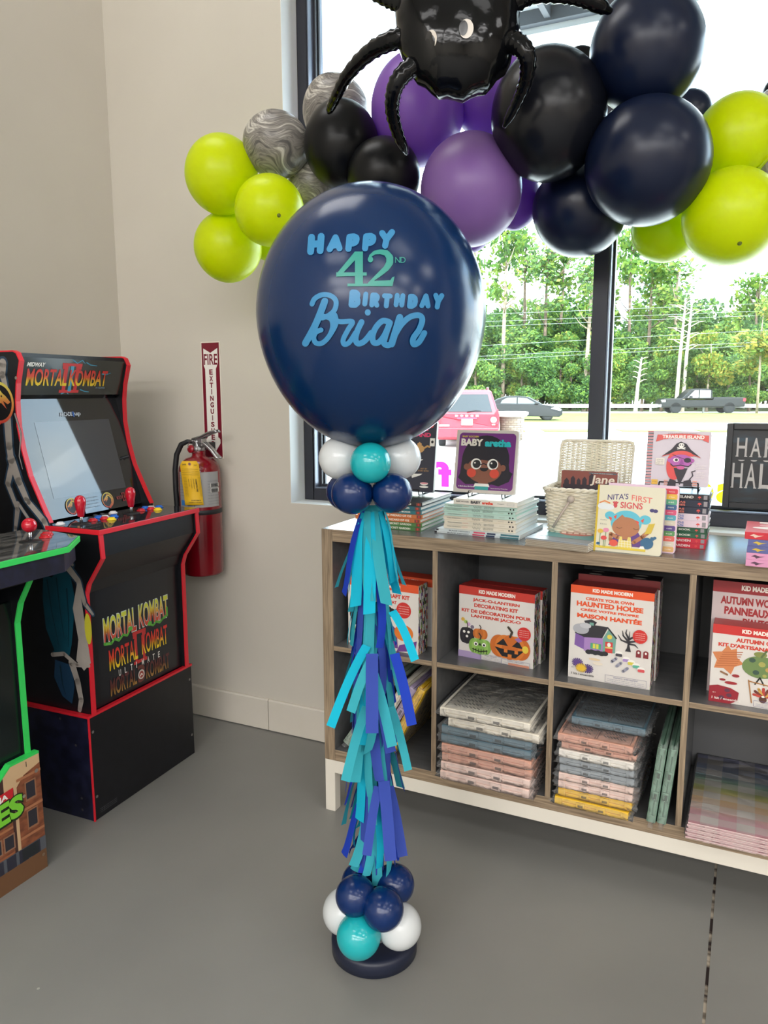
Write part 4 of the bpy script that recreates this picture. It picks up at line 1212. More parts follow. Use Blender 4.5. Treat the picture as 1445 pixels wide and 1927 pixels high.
def art_panel(A, w, h):
    header(A, w, h, .10, C(150, 40, 46, .4))
    A.rect(0, 0, w, h * .9, C(206, 190, 190, .45))
    A.text('AUTUMN WOOD PANELS', w * .08, h * .80, w * .84, h * .07, C(160, 44, 48, .4), bold=.05); A.text('PANNEAUX DE BOIS', w * .12, h * .71, w * .76, h * .07, C(160, 44, 48, .4), bold=.05); A.text("D'AUTOMNE", w * .3, h * .63, w * .4, h * .06, C(160, 44, 48, .4), bold=.05)
def art_spider(A, w, h):
    header(A, w, h, .115, C(222, 84, 44, .4))
    A.text('HALLOWEEN CRAFT KIT', w * .12, h * .775, w * .76, h * .06, kt, bold=.05); A.text("KIT D'ARTISANAT", w * .3, h * .69, w * .4, h * .05, kt, bold=.05)
    A.ell(w * .63, h * .56, w * .06, h * .065, BLACK); A.ell(w * .60, h * .61, w * .03, h * .035, BLACK)
    for k in range(4):
        for sx in (-1, 1): A.stroke([(w * .63, h * .57), (w * (.63 + .08 * sx), h * (.63 - .03 * k)), (w * (.63 + .13 * sx), h * (.58 - .05 * k))], w * .012, BLACK)
    A.poly([(w * .56, h * .40), (w * .62, h * .40), (w * .70, h * .32), (w * .72, h * .05), (w * .5, h * .05)], C(112, 66, 140, .5)); A.ell(w * .80, h * .29, w * .13, h * .12, C(222, 120, 44, .5)); A.poly([(w * .70, 0), (w * .96, h * .05), (w * .98, h * .20), (w * .74, h * .1)], C(112, 66, 140, .5))
    seal(A, w, h, w * .80, h * .62, w * .10)
    A.ell(w * .12, h * .45, w * .09, h * .1, BLACK); A.rect(w * .05, h * .3, w * .2, h * .4, BLACK); A.ell(w * .2, h * .2, w * .12, h * .1, C(160, 190, 90, .5)); A.stroke([(w * .05, h * .25), (w * .3, h * .15)], w * .02, BLACK)
def art_blank(A, w, h):
    header(A, w, h, .115, C(206, 80, 46, .4))
    A.text('HALLOWEEN CRAFT KIT', w * .12, h * .775, w * .76, h * .06, kt, bold=.05)
kit_box('white and orange kit box with a spider picture, in the cubby behind the balloon column', .066, .048, .252, .218, .062, art_spider, rz=-.07, top_col=(196, 62, 36))
kit_box('craft kit box standing just behind the black spider kit box', .088, .132, .252, .218, .062, art_blank, rz=-.05, top_col=(186, 58, 38))
kit_box('kit box showing a small green and a big orange pumpkin, in an upper cubby', .428, .082, .238, .222, .046, art_jack, rz=-.09)
kit_box('craft kit box with a red top standing behind the pumpkin decorating kit box', .437, .131, .238, .221, .046, art_jack, rz=-.08)
kit_box('white and orange kit box showing a purple haunted house', .768, .048, .222, .268, .064, art_house, rz=-.04, top_col=(120, 34, 34))
def art_back(A, w, h): A.rect(0, h * .915, w, h, C(112, 30, 32, .45))  # header red darkened to paint in the shadow behind the front box
kb = kit_box('kit box standing behind the purple haunted house box with a dark top', .774, .120, .222, .284, .064, art_back, rz=-.03, top_col=(40, 32, 36))
A = Art()
for x in (.045, .165):
    for y in (.012, .046): A.ell(x, y, .018, .006, C(206, 200, 190, .5))
A.build('top_handle_print', kb, (0, 0, .284), (1, 0, 0), (0, 1, 0))
kit_box('white and red kit box with an orange leaf and green apple picture', 1.136, .034, .252, .207, .060, art_autumn, rz=-.02, top_col=(176, 44, 44))
kit_box('taller greyish kit box with a dark red header, behind the leaf and apple kit box', 1.128, .104, .252, .306, .060, art_panel, rz=-.02, top_col=(70, 52, 56))
# ================================================================== FOLDED CRATES IN CLEAR BAGS, LOWER CUBBIES
film = clearfilm('plastic_wrap', rough=.10, bump=1.0, bscale=24, milky=.10, ior=1.22)
def crate_proto(W_, D_, T_, col, latch_col=None):
    o = thing('folded_crate', 'x', 'crate', (0, 0, 0), 0)
    cmat = C(*col, .42)
    dark = C(*[int(c * .55) for c in col], .6)
    m = MB()
    e = .008
    m.box(0, W_, 0, D_, 0, T_ * .42)                                   # lower tray
    m.box(.003, W_ - .003, .003, D_ - .003, T_ * .42, T_ * .52)
    for a in ((0, W_, 0, e), (0, W_, D_ - e, D_), (0, e, e, D_ - e), (W_ - e, W_, e, D_ - e)):
        m.box(a[0], a[1], a[2], a[3], T_ * .52, T_)                   # upper rim
    m.box(W_ * .49, W_ * .51, e, D_ - e, T_ * .52, T_ * .93)
    for x in (.0, W_ - .02):
        m.box(x, x + .02, -.0025, 0, T_ * .05, T_ * .95)
    solid('crate_body', m, cmat, o, bevel=.0012)
    for a, b in ((e, W_ * .49), (W_ * .51, W_ - e)):                   # folded side panels with slanted slots
        p = MB()
        p.box(a + .002, b - .002, e + .002, D_ - e - .002, T_ * .55, T_ * .86, 0)
        w2 = b - a
        for r_ in range(5):
            for c_ in range(7):
                x = a + w2 * (.18 + .095 * c_); y = e + D_ * (.10 + .075 * r_)
                s_ = w2 * .05
                p.add([(x - s_, y + .006, T_ * .861), (x - s_ + .003, y + .0085, T_ * .861), (x + s_ + .003, y - .0035, T_ * .861), (x + s_, y - .006, T_ * .861)], [(0, 1, 2, 3)], 1)
        for r_ in range(2):
            p.box(a + w2 * .12, b - w2 * .12, D_ * (.53 + .2 * r_), D_ * (.66 + .2 * r_), T_ * .86, T_ * .90, 0)
        solid('side_panel', p, [cmat, dark], o, fixn=False)
    for x in (W_ * .30, W_ * .58):
        q = MB()
        q.box(x, x + W_ * .12, -.004, 0, T_ * .12, T_ * .9)
        q.box(x + W_ * .025, x + W_ * .095, -.0052, -.004, T_ * .30, T_ * .60, 1)
        solid('latch', q, [cmat, dark], o, bevel=.0008)
    # clear bag round the crate, with crumpled ends
    b = MB()
    n, k = 26, 12
    V, Fc = [], []
    for i in range(n + 1):
        u = i / n
        x = -.012 + (W_ + .024) * u
        sq = 1.0 if .07 < u < .93 else .45 + .5 * random.random()
        for j in range(k):
            a = 2 * PI * j / k
            cy, cz = math.cos(a), math.sin(a)
            yy = D_ / 2 + (D_ / 2 + .006) * max(-1, min(1, cy * 1.45))
            zz_ = T_ / 2 + (T_ / 2 + .0012) * max(-1, min(1, cz * 1.45)) * sq
            jit = .0035 if not .07 < u < .93 else .0012
            V.append((x + random.uniform(-jit, jit) * 1.5, yy + random.uniform(-jit, jit), zz_ + random.uniform(-.0004, .0004)))
    for i in range(n):
        for j in range(k):
            j2 = (j + 1) % k
            Fc.append((i * k + j, i * k + j2, (i + 1) * k + j2, (i + 1) * k + j))
    b.add(V, Fc, 0, True)
    solid('plastic_bag', b, film, o, fixn=False)
    return o
CR = {'cream': (240, 232, 216), 'blue': (94, 122, 136), 'terra': (220, 164, 142), 'pink': (242, 212, 200), 'white': (240, 235, 226), 'grey': (152, 160, 166), 'yellow': (236, 190, 48), 'green': (122, 156, 136), 'lilac': (176, 158, 190), 'sage': (150, 168, 152)}
protos = {}
def crate(kind, size, label, loc, rot, group):
    key = (kind, size)
    if key not in protos:
        o = crate_proto(size[0], size[1], size[2], CR[kind]); protos[key] = o
    else:
        o = copy_thing(protos[key])
    o.location = loc; o.rotation_euler = rot
    return tag(o, label, 'crate', group)
GA, GB_, GC = 'folded crates stacked in the second lower cubby', 'folded crates stacked in the third lower cubby', 'folded crates leaning in the first lower cubby'
S2 = (.272, .345, .0272)
z = BL + .001
for i, (k_, lb_) in enumerate((('pink', 'pale pink folded crate at the bottom of the wide crate stack'), ('pink', 'pale pink folded crate second from the bottom of the wide crate stack'), ('terra', 'lower terracotta folded crate in the wide crate stack'), ('terra', 'upper terracotta folded crate in the wide crate stack'),
                              ('blue', 'lower slate blue folded crate in the wide crate stack'), ('blue', 'upper slate blue folded crate in the wide crate stack'), ('cream', 'cream folded crate just under the top of the wide crate stack'), ('cream', 'cream folded crate with slotted lid on top of the wide crate stack'))):
    crate(k_, S2, lb_, (.416 + (.0, .001, .004, .003, .0, .002, .024, -.002)[i], -.03 + (.0, .002, .004, .002, .006, .004, .0, -.002)[i], z), (0, 0, -.02 + .008 * (i % 3)), GA)
    z += .0284
S3 = (.200, .33, .0222)
z = BL + .001
for i, (k_, lb_) in enumerate((('yellow', 'lowest yellow folded crate under the narrow crate stack'), ('yellow', 'upper yellow folded crate in the narrow crate stack'), ('pink', 'lower pale pink folded crate above the yellow crates'), ('pink', 'upper pale pink folded crate above the yellow crates'), ('grey', 'lower grey folded crate in the narrow crate stack'), ('grey', 'upper grey folded crate in the narrow crate stack'),
                              ('white', 'white folded crate in the narrow crate stack'), ('terra', 'lower terracotta folded crate in the narrow crate stack'), ('terra', 'upper terracotta folded crate with slotted lid in the narrow crate stack'), ('blue', 'slate blue folded crate set back on top of the narrow crate stack'))):
    crate(k_, S3, lb_, (.766 + (-.007, .0, .0, .001, .003, .001, .0, .005, -.004, .018)[i], -.022 + (-.004, .006, .004, .002, .004, .003, -.002, .006, -.004, .07)[i], z), (0, 0, -.03 + .01 * (i % 4)), GB_)
    z += .0236
# two green crates on edge
for i in range(2):
    crate('green', (.215, .33, .0232), ('left one of two green folded crates standing on edge in the third lower cubby', 'right one of two green folded crates standing on edge by the divider')[i],
          (1.027 + .0265 * i, -.018 + .004 * i, BL + .004), (0, -PI / 2 + .09, 0), 'green folded crates standing on edge')
# leaning crates, first lower cubby
for i, (k_, bx, ang, lb_) in enumerate((('yellow', .252, 1.12, 'yellow folded crate leaning against the divider in the first lower cubby'), ('lilac', .213, 1.08, 'lilac folded crate leaning on the yellow one in the first lower cubby'), ('cream', .172, 1.05, 'cream folded crate leaning behind the balloon column in the first lower cubby'), ('sage', .095, .98, 'grey green folded crate leaning at the far left of the first lower cubby'))):
    crate(k_, (.262, .33, .0252), lb_, (bx - .018, .012 + .004 * i, BL + .010), (0, -ang, 0), GC)
# ---- checked cloths in clear sleeves, last lower cubby
def gingham():
    m, n, l, out = newmat('rainbow_gingham')
    p = n.new('ShaderNodeBsdfPrincipled'); t = n.new('ShaderNodeTexCoord'); sx = n.new('ShaderNodeSeparateXYZ')
    l.new(t.outputs['Object'], sx.inputs[0])
    r = n.new('ShaderNodeValToRGB')
    stops = [(0, (240, 176, 190)), (.16, (242, 184, 192)), (.30, (244, 204, 170)), (.42, (244, 206, 146)), (.52, (212, 212, 124)), (.64, (142, 180, 140)), (.78, (134, 160, 194)), (1, (160, 162, 204))]
    while len(r.color_ramp.elements) < len(stops): r.color_ramp.elements.new(.5)
    for e, (a, c) in zip(r.color_ramp.elements, stops): e.position = a; e.color = lin(c)
    dv = n.new('ShaderNodeMath'); dv.operation = 'DIVIDE'; dv.inputs[1].default_value = .40
    l.new(sx.outputs['Y'], dv.inputs[0]); l.new(dv.outputs[0], r.inputs[0])
    def band(sock, per, off):
        a = n.new('ShaderNodeMath'); a.operation = 'ADD'; a.inputs[1].default_value = off; l.new(sock, a.inputs[0])
        q = n.new('ShaderNodeMath'); q.operation = 'DIVIDE'; q.inputs[1].default_value = per; l.new(a.outputs[0], q.inputs[0])
        f = n.new('ShaderNodeMath'); f.operation = 'FRACT'; l.new(q.outputs[0], f.inputs[0])
        g = n.new('ShaderNodeMath'); g.operation = 'GREATER_THAN'; g.inputs[1].default_value = .5; l.new(f.outputs[0], g.inputs[0])
        return g
    bx, by = band(sx.outputs['X'], .086, .012), band(sx.outputs['Y'], .070, .02)
    sm = n.new('ShaderNodeMath'); sm.operation = 'ADD'; l.new(bx.outputs[0], sm.inputs[0]); l.new(by.outputs[0], sm.inputs[1])
    hf = n.new('ShaderNodeMath'); hf.operation = 'MULTIPLY'; hf.inputs[1].default_value = .44; l.new(sm.outputs[0], hf.inputs[0])
    mx = n.new('ShaderNodeMix'); mx.data_type = 'RGBA'; mx.inputs['B'].default_value = lin((240, 234, 228))
    l.new(hf.outputs[0], mx.inputs['Factor']); l.new(r.outputs[0], mx.inputs['A']); l.new(mx.outputs['Result'], p.inputs['Base Color'])
    p.inputs['Roughness'].default_value = .7
    l.new(p.outputs[0], out.inputs[0]); return m
gm = gingham()
film2 = clearfilm('sleeve_film', rough=.12, bump=.25, bscale=9, milky=.04, ior=1.15)
ges = [C(226, 190, 190, .6), C(238, 232, 226, .6), C(206, 130, 140, .6)]
g0 = None
for i in range(8):
    lb_ = 'folded rainbow checked cloth in a clear sleeve, ' + ('at the bottom of its pile', 'second from the bottom of its pile', 'third from the bottom of its pile', 'fourth from the bottom of its pile', 'fourth from the top of its pile', 'third from the top of its pile', 'second from the top of its pile', 'on top of its pile')[i]
    loc = (1.102 + (0, .004, -.001, .003, .001, .005, .002, .004)[i], -.052 + (0, .003, .001, .004, .002, .005, .003, .006)[i], BL + .0006 + .0054 * i)
    if g0 is None:
        g0 = thing('checked_cloth', lb_, 'cloth', loc, 0, 'rainbow checked cloths in the last lower cubby')
        m = MB()
        for q in range(3): m.box(.003, .312, .004 + .0006 * q, .425, .0004 + .0014 * q, .0016 + .0014 * q, (1, 2, 0)[q], front=(1, 2, 3)[q], top=0)
        solid('cloth', m, [gm] + ges, g0)
        solid('sleeve', MB().box(0, .316, 0, .43, .0001, .0051), film2, g0)
    else:
        copy_thing(g0, loc, None, lb_)
# ================================================================== ARCADE CABINETS
blk = noisy('cabinet_black', (16, 17, 21), (22, 23, 28), nscale=30, rough=.38, spec=.4)
blk2 = C(12, 13, 17, .3); navy_side = noisy('cabinet_starry_side', (14, 16, 34), (32, 34, 62), nscale=26, detail=8, rough=.4, lo=.42, hi=.75)
red_t, green_t = C(222, 34, 50, .38), C(54, 206, 92, .38)
chrome = C(196, 196, 200, .16, .95)
red_pl = C(196, 22, 46, .15, coat=.4)
mk_grad = uvramp('red_yellow_print', [(0, (242, 214, 40)), (.28, (240, 190, 44)), (.55, (224, 78, 44)), (1, (214, 40, 44))])
mk_grad2 = uvramp('yellow_red_print', [(0, (206, 60, 50)), (.3, (214, 96, 70)), (.6, (222, 190, 60)), (1, (206, 220, 70))])
mk_out = uvramp('dark_gold_print', [(0, (170, 130, 60)), (.5, (96, 50, 40)), (1, (90, 40, 44))])
steel_grey = noisy('bolt_print', (150, 142, 136), (176, 168, 160), nscale=8, rough=.45)
def bolts(A, paths, sc=1.0):
    glow = C(38, 62, 84, .45); wh_ = steel_grey
    for P, w in paths: A.stroke(P, w * 1.5, glow, w2=w * .7)
    for P, w in paths: A.stroke(P, w, wh_, w2=w * .35)
def dragon(A, cx, cy, r, flat=False):
    """round dragon emblem"""
    g = uvramp('dragon_print', [(0, (206, 60, 56)), (.45, (214, 140, 70)), (1, (214, 206, 90))])
    dk = C(16, 16, 20, .4)
    A.ell(cx, cy, r, r, g, n=36); A.ell(cx, cy, r * .86, r * .86, dk, n=36)
    A.stroke([(cx + r * .1, cy - r * .95), (cx + r * .62, cy - r * .5), (cx + r * .72, cy + r * .1), (cx + r * .4, cy + r * .55), (cx, cy + r * .6), (cx - r * .25, cy + r * .35), (cx - r * .1, cy + r * .05)], r * .30, g, w2=r * .16)
    A.poly([(cx - r * .05, cy + r * .6), (cx - r * .5, cy + r * .3), (cx - r * .78, cy + r * .02), (cx - r * .6, cy - r * .08), (cx - r * .3, cy + r * .08), (cx - r * .5, cy - r * .3), (cx - r * .15, cy + r * .0), (cx + r * .12, cy + r * .3)], g)
    A.ell(cx - r * .22, cy + r * .30, r * .05, r * .05, dk)
    A.poly([(cx - r * .1, cy + r * .62), (cx + r * .1, cy + r * .9), (cx + r * .2, cy + r * .6)], g); A.poly([(cx + r * .3, cy + r * .5), (cx + r * .52, cy + r * .72), (cx + r * .55, cy + r * .4)], g)
# cabinet frame: local x to the front (towards the room), y across, z up.  origin at the foot of the front, centre of the width
cab = thing('arcade_cabinet', 'black arcade cabinet with red edge trim, standing against the left wall', 'arcade machine', (-.644, -.1225, 0), .036)
PR = [(-.225, 1.489), (-.213, 1.484), (-.202, 1.462), (-.222, 1.395), (-.231, 1.339), (-.232, 1.262), (-.220, 1.185), (-.198, 1.105), (-.150, 1.005), (-.128, .962), (-.128, .940), (.070, .940), (.074, .868), (.013, .782), (.0, .745), (-.002, .357)]
PB = -.50
HWd = .2425
prof = [(PB, 1.489)] + PR + [(PB, .357)]
def edge_strip(pts, y0, y1, t, mb, mi=0, ext=.0045):
    """trim strip running along the profile's outer edge"""
    P = [Vector((p[0], p[1])) for p in pts]
    L = []
    for i in range(len(P)):
        a, b = P[max(i - 1, 0)], P[min(i + 1, len(P) - 1)]
        d = (b - a).normalized(); n_ = Vector((-d.y, d.x))
        L.append(P[i] + n_ * ext)
    for i in range(len(P) - 1):
        q = [P[i], P[i + 1], L[i + 1], L[i]]
        V = [(p.x, y0, p.y) for p in q] + [(p.x, y1, p.y) for p in q]
        mb.add(V, [(0, 1, 2, 3), (7, 6, 5, 4), (0, 4, 5, 1), (1, 5, 6, 2), (2, 6, 7, 3), (3, 7, 4, 0)], mi)
ST = .016
for s_ in (-1, 1):
    y0, y1 = (-HWd, -HWd + ST) if s_ < 0 else (HWd - ST, HWd)
    sp = solid('side_panel', MB().prism(prof, y0, y1, 'y'), blk, cab, bevel=.0006)
    e = MB(); edge_strip([(PB, 1.489)] + PR[:10], y0 - .0005, y1 + .0005, ST, e); solid('edge_trim', e, red_t, sp)
    e = MB(); edge_strip(PR[11:], y0 - .0005, y1 + .0005, ST, e); solid('edge_trim', e, red_t, sp)
    if s_ < 0:
        # printed lightning on the visible side (local x runs backwards)
        A = Art()
        bolts(A, [([(.20, 1.455), (.205, 1.42), (.19, 1.36), (.188, 1.31)], .030), ([(.198, 1.315), (.20, 1.2), (.195, 1.14), (.22, 1.08), (.225, 1.0), (.25, .94), (.26, .9)], .03),
                  ([(.196, 1.16), (.17, 1.09), (.165, 1.03), (.125, .97), (.10, .92), (.05, .87), (.02, .84)], .032), ([(.165, 1.30), (.145, 1.24), (.16, 1.17), (.15, 1.13)], .006),
                  ([(.21, 1.02), (.18, .96), (.2, .92), (.17, .90)], .014), ([(.06, .85), (.0, .79), (-.02, .72), (-.05, .69)], .026)])
        tl = noisy('teal_print', (8, 58, 74), (14, 84, 104), nscale=6, rough=.45)
        A.poly([(.03, .80), (.07, .83), (.11, .79), (.145, .80), (.155, .72), (.15, .62), (.12, .55), (.13, .545), (.06, .535), (.045, .58), (.03, .66), (.02, .74)], tl); A.poly([(.12, .52), (.05, .51), (.045, .44), (.06, .38), (.10, .40), (.13, .46)], C(22, 56, 84, .5))
        for P in ([(.13, .78), (.12, .68), (.10, .57)], [(.09, .79), (.085, .7), (.075, .6)], [(.05, .76), (.05, .66), (.06, .57)], [(.1, .5), (.095, .44), (.085, .41)]): A.stroke(P, .006, C(6, 40, 54, .5), w2=.002)
        A.poly([(.0, .80), (.03, .70), (.015, .60), (.03, .53), (.0, .50), (-.03, .53), (-.02, .62)], steel_grey)
        A.stroke([(.13, .535), (.08, .545), (.03, .515), (-.02, .52)], .014, steel_grey); A.stroke([(.05, .52), (.03, .46), (.02, .40), (.03, .365)], .026, steel_grey, w2=.016)
        A.ell(-.028, .64, .014, .05, C(206, 198, 60, .4))
        dragon(A, .230, 1.335, .065)
        A.ell(.148, 1.41, .005, .005, C(170, 160, 146, .3, .6))
        A.build('side_print', sp, (0, -HWd, 0), (-1, 0, 0), (0, 0, 1), place=lambda x, y, z_: (-x - .02 - .05 * max(0, min(1, (y - .98) / .1)), -HWd - .0004 - z_, y))
YI = HWd - ST
m = MB()
m.box(PB, PB + .012, -YI, YI, .36, 1.487); m.box(PB, -.215, -YI, YI, 1.474, 1.487)
solid('back_panel', m, blk, cab)
# marquee
MQ0, MQ1 = Vector((-.240, 1.358)), Vector((-.206, 1.474))
m = MB(); m.prism([(MQ0.x, MQ0.y), (MQ1.x, MQ1.y), (MQ1.x - .012, MQ1.y), (MQ0.x - .012, MQ0.y)], -YI, YI, 'y')
mq = solid('marquee', m, C(42, 46, 42, .2, coat=.3), cab)
md = (MQ1 - MQ0); mlen = md.length; md.normalize()
def face_place(o2, d2, sgn=1):
    n2 = Vector((d2.y, -d2.x))
    return lambda x, y, z_: (o2.x + d2.x * y + n2.x * (z_ + .0006), x, o2.y + d2.y * y + n2.y * (z_ + .0006))
A = Art()
cy_ = C(66, 160, 196, .4); rdp = C(214, 46, 50, .4)
for P in ([(-.02, .118), (.0, .108), (.02, .119), (.035, .108)], [(.04, .112), (.06, .104), (.09, .102)], [(-.05, .004), (-.03, .01), (-.02, .003)], [(.03, .018), (.05, .012), (.07, .01)], [(.12, .074), (.14, .072), (.16, .078)]): A.stroke(P, .004, cy_, w2=.002)
def two(A, x, y, w, h, c):
    for a in (0, .58): A.rect(x + w * (.12 + a), y, x + w * (.30 + a), y + h, c)
    A.rect(x, y + h * .9, x + w, y + h, c); A.rect(x, y, x + w, y + h * .1, c)
    for a in (.02, .82): A.poly([(x + w * a, y + h * .80), (x + w * (a + .16), y + h * .80), (x + w * (a + .16), y + h), (x + w * a, y + h)], c)
two(A, -.062, .007, .085, .100, rdp)
A.rect(-.026, .012, -.012, .098, cy_)
A.text('MIDWAY', -.205, .092, .070, .014, WHITE, bold=.04, shear=.2)
A.text('MORTAL', -.200, .030, .165, .056, mk_grad, bold=.02); A.text('KOMBAT', -.026, .030, .172, .056, mk_grad, bold=.02)
A.text('1993 TRADEMARK', .098, .022, .045, .005, C(150, 180, 200, .4))
A.build('marquee_print', mq, place=face_place(MQ0, md))
# screen bezel and screen
def glossy_black(name, rgb):
    mm = C(*rgb, .04).copy(); mm.name = name
    p = mm.node_tree.nodes['Principled BSDF']
    p.inputs['IOR'].default_value = 1.5; p.inputs['Coat Weight'].default_value = .25; p.inputs['Coat IOR'].default_value = 1.6; p.inputs['Coat Roughness'].default_value = .02
    return mm
scr_gl, scr_in = glossy_black('bezel_gloss', (20, 22, 28)), glossy_black('screen_gloss', (62, 66, 74))
BZ0, BZ1 = Vector((-.165, .963)), Vector((-.262, 1.345))
bd = (BZ1 - BZ0); blen = bd.length; bd.normalize(); bn = Vector((bd.y, -bd.x))
m = MB(); m.prism([(BZ0.x, BZ0.y), (BZ1.x, BZ1.y), (BZ1.x - .014, BZ1.y), (BZ0.x - .014, BZ0.y)], -YI, YI, 'y')
m.prism([(BZ1.x, BZ1.y), (MQ0.x, MQ0.y), (MQ0.x - .014, MQ0.y), (BZ1.x - .014, BZ1.y)], -YI, YI, 'y')
bz = solid('bezel', m, scr_gl, cab)
A = Art()
A.rect(-.165, .066, .165, .318, scr_in); 
A.build('screen', bz, place=face_place(BZ0, bd))
A = Art()
A.text('ARCADE', -.055, .334, .055, .014, C(190, 198, 210, .4), bold=.03); A.text('1', .002, .331, .006, .018, C(40, 90, 170, .4), bold=.05); A.text('up', .010, .331, .028, .014, C(190, 198, 210, .4), bold=.03)
dragon(A, .062, .033, .027)
A.text('MORTAL KOMBAT', .105, .028, .07, .012, C(150, 50, 50, .4), bold=.02); two(A, .132, .02, .016, .030, C(150, 40, 44, .4))
dragon(A, -.1, .033, .027)
for q in range(4): A.text('punch kick block run high low', -.06, .016 + .011 * q, .08, .005, C(120, 124, 130, .4))
A.build('bezel_print', bz, place=face_place(BZ0, bd)).location.x = .0012
# control deck
DX0, DX1, DY = -.142, .078, .2445
m = MB(); m.prism([(DX0, -DY), (DX1, -DY), (DX1, DY), (DX0, DY)], .9405, .9555, 'z')
dk_ = solid('control_deck', m, red_t, cab, bevel=.001)
m = MB(); m.box(DX0 + .004, DX1 - .004, -DY + .004, DY - .004, .9556, .9572)
cov = solid('deck_overlay', m, noisy('deck_overlay_print', (26, 26, 32), (64, 62, 66), scale=(3, 9, 1), nscale=5, rough=.06, lo=.45, hi=.75, coat=.5), dk_)
def joystick(parent, x, y, z0, col, bat=True):
    m = MB(); m.lathe([(.030, 0), (.030, .0012), (.008, .002)], 24, (x, y, z0), 0); m.cyl((x, y, z0), (x, y, z0 + .034), .0052, 12, 1)
    j = solid('joystick', m, [C(22, 22, 26, .5), chrome], parent)
    m = MB()
    if bat: m.lathe([(.0085, .022), (.0098, .024), (.0145, .05), (.0172, .066), (.0168, .076), (.0135, .084), (.007, .089), (.0, .0905)], 24, (x, y, z0))
    else: m.ball((x, y, z0 + .046), .0205, 24, 14)
    solid('knob', m, col, j)
def button(parent, x, y, z0, col, r=.0150):
    m = MB(); m.lathe([(r * 1.18, 0), (r * 1.18, .0022), (r * 1.02, .0045), (r * .80, .0046), (r * .80, .0075), (r * .74, .0086), (0, .0086)], 24, (x, y, z0))
    solid('button', m, col, parent)
BC = {'r': C(206, 30, 44, .2), 'b': C(28, 104, 206, .2), 'w': C(226, 226, 230, .2), 'y': C(240, 206, 40, .2), 'k': C(24, 24, 28, .25)}
ZD = .9572
for yo in (-.18, .046):
    joystick(cab, -.056, yo, ZD, red_pl)
    for bx, by, c_ in ((-.062, .055, 'r'), (-.020, .093, 'y'), (-.052, .096, 'r'), (-.085, .104, 'b'), (-.055, .142, 'b'), (-.070, .118, 'w')):
        button(cab, bx, yo + by, ZD, BC[c_], .0128)
button(cab, -.105, -.218, ZD, BC['w'], .0125); button(cab, -.112, .02, ZD, BC['w'], .0125)
for y in (-.062, -.03): button(cab, -.112, y, ZD, BC['k'], .009)
# front kick panel and deck box
m = MB(); m.prism([(.064, .939), (.067, .870), (.004, .785), (-.011, .745), (-.020, .745), (-.006, .79), (.055, .873), (.05, .939)], -YI, YI, 'y')
solid('deck_box', m, blk, cab)
m = MB(); m.box(-.030, -.016, -YI, YI, .36, .747)
kp = solid('kick_panel', m, noisy('kick_panel_black', (20, 22, 26), (26, 28, 33), nscale=20, rough=.28), cab)
A = Art()
A.rect(-.185, .385, .165, .745, C(26, 29, 35, .3))
og = C(206, 214, 206, .4)
A.text('MORTAL', -.158, .560, .155, .088, og, bold=.045); A.text('KOMBAT', .008, .562, .155, .088, og, bold=.045)
A.text('MORTAL', -.156, .563, .151, .082, mk_grad2, bold=.02); A.text('KOMBAT', .010, .565, .151, .082, mk_grad2, bold=.02)
gr_ = C(96, 176, 66, .4)
A.stroke([(-.155, .560), (-.125, .553), (-.11, .565), (-.09, .553), (-.07, .566), (-.05, .558), (-.035, .575)], .010, gr_, w2=.007); A.stroke([(.155, .60), (.155, .572), (.13, .566), (.115, .557), (.095, .566), (.08, .556), (.06, .566)], .010, gr_, w2=.007)
for x, y in ((-.035, .577), (.062, .568)): A.ell(x, y, .011, .008, gr_)
two(A, -.026, .445, .066, .115, C(196, 50, 50, .4))
A.text('MORTAL', -.140, .462, .135, .072, mk_grad, bold=.01); A.text('KOMBAT', .016, .468, .135, .072, mk_grad, bold=.01)
for i, ch in enumerate('ULTIMATE'): A.text(ch, -.100 + .028 * i, .432, .010 if ch != 'I' else .003, .022, WHITE, bold=.01)
A.text('MORTAL', -.142, .376, .125, .058, mk_out, bold=.02); A.text('KOMBAT', .030, .376, .125, .058, mk_out, bold=.02)
A.text('3', -.012, .375, .036, .062, C(110, 56, 48, .4), bold=.03); A.ell(.006, .402, .016, .017, C(206, 198, 190, .4)); A.ell(.006, .402, .011, .012, C(160, 70, 60, .4)); A.stroke([(.0, .398), (.006, .404), (.011, .400)], .004, WHITE)
A.build('kick_print', kp, place=lambda x, y, z_: (-.0156 + z_, x, y))
# riser
m = MB(); m.box(PB, -.002, -.259, .259, .0, .349, 1); m.box(-.002, .0, -.2585, .2585, .001, .349, 0)
rz_ = solid('riser', m, [blk, navy_side], cab, bevel=.0008)
m = MB()
m.box(PB, .002, -.2615, -.2435, .349, .3565); m.box(PB, .002, .2435, .2615, .349, .3565); m.box(-.014, .002, -.2435, .2435, .349, .3565); m.box(-.002, .002, -.2615, -.256, .0, .349)
solid('riser_trim', m, red_t, rz_)
A = Art()
for x in (-.245, .245):
    for y in (.08, .30): A.ell(x, y, .005, .005, C(150, 146, 140, .35, .6))
for q in range(3): A.text('arcade legal line two thousand nineteen', -.235, .018 + .006 * q, .075, .003, C(120, 120, 126, .5))
A.build('riser_print', rz_, place=lambda x, y, z_: (.0012 + z_, x, y))
A = Art()
for x, y in ((.12, .33), (.06, .25), (.05, .07), (.05, .03)): A.ell(x, y, .0045, .0045, C(90, 88, 84, .35, .5))
A.build('riser_side_screws', rz_, place=lambda x, y, z_: (-x, -.2594 - z_, y))

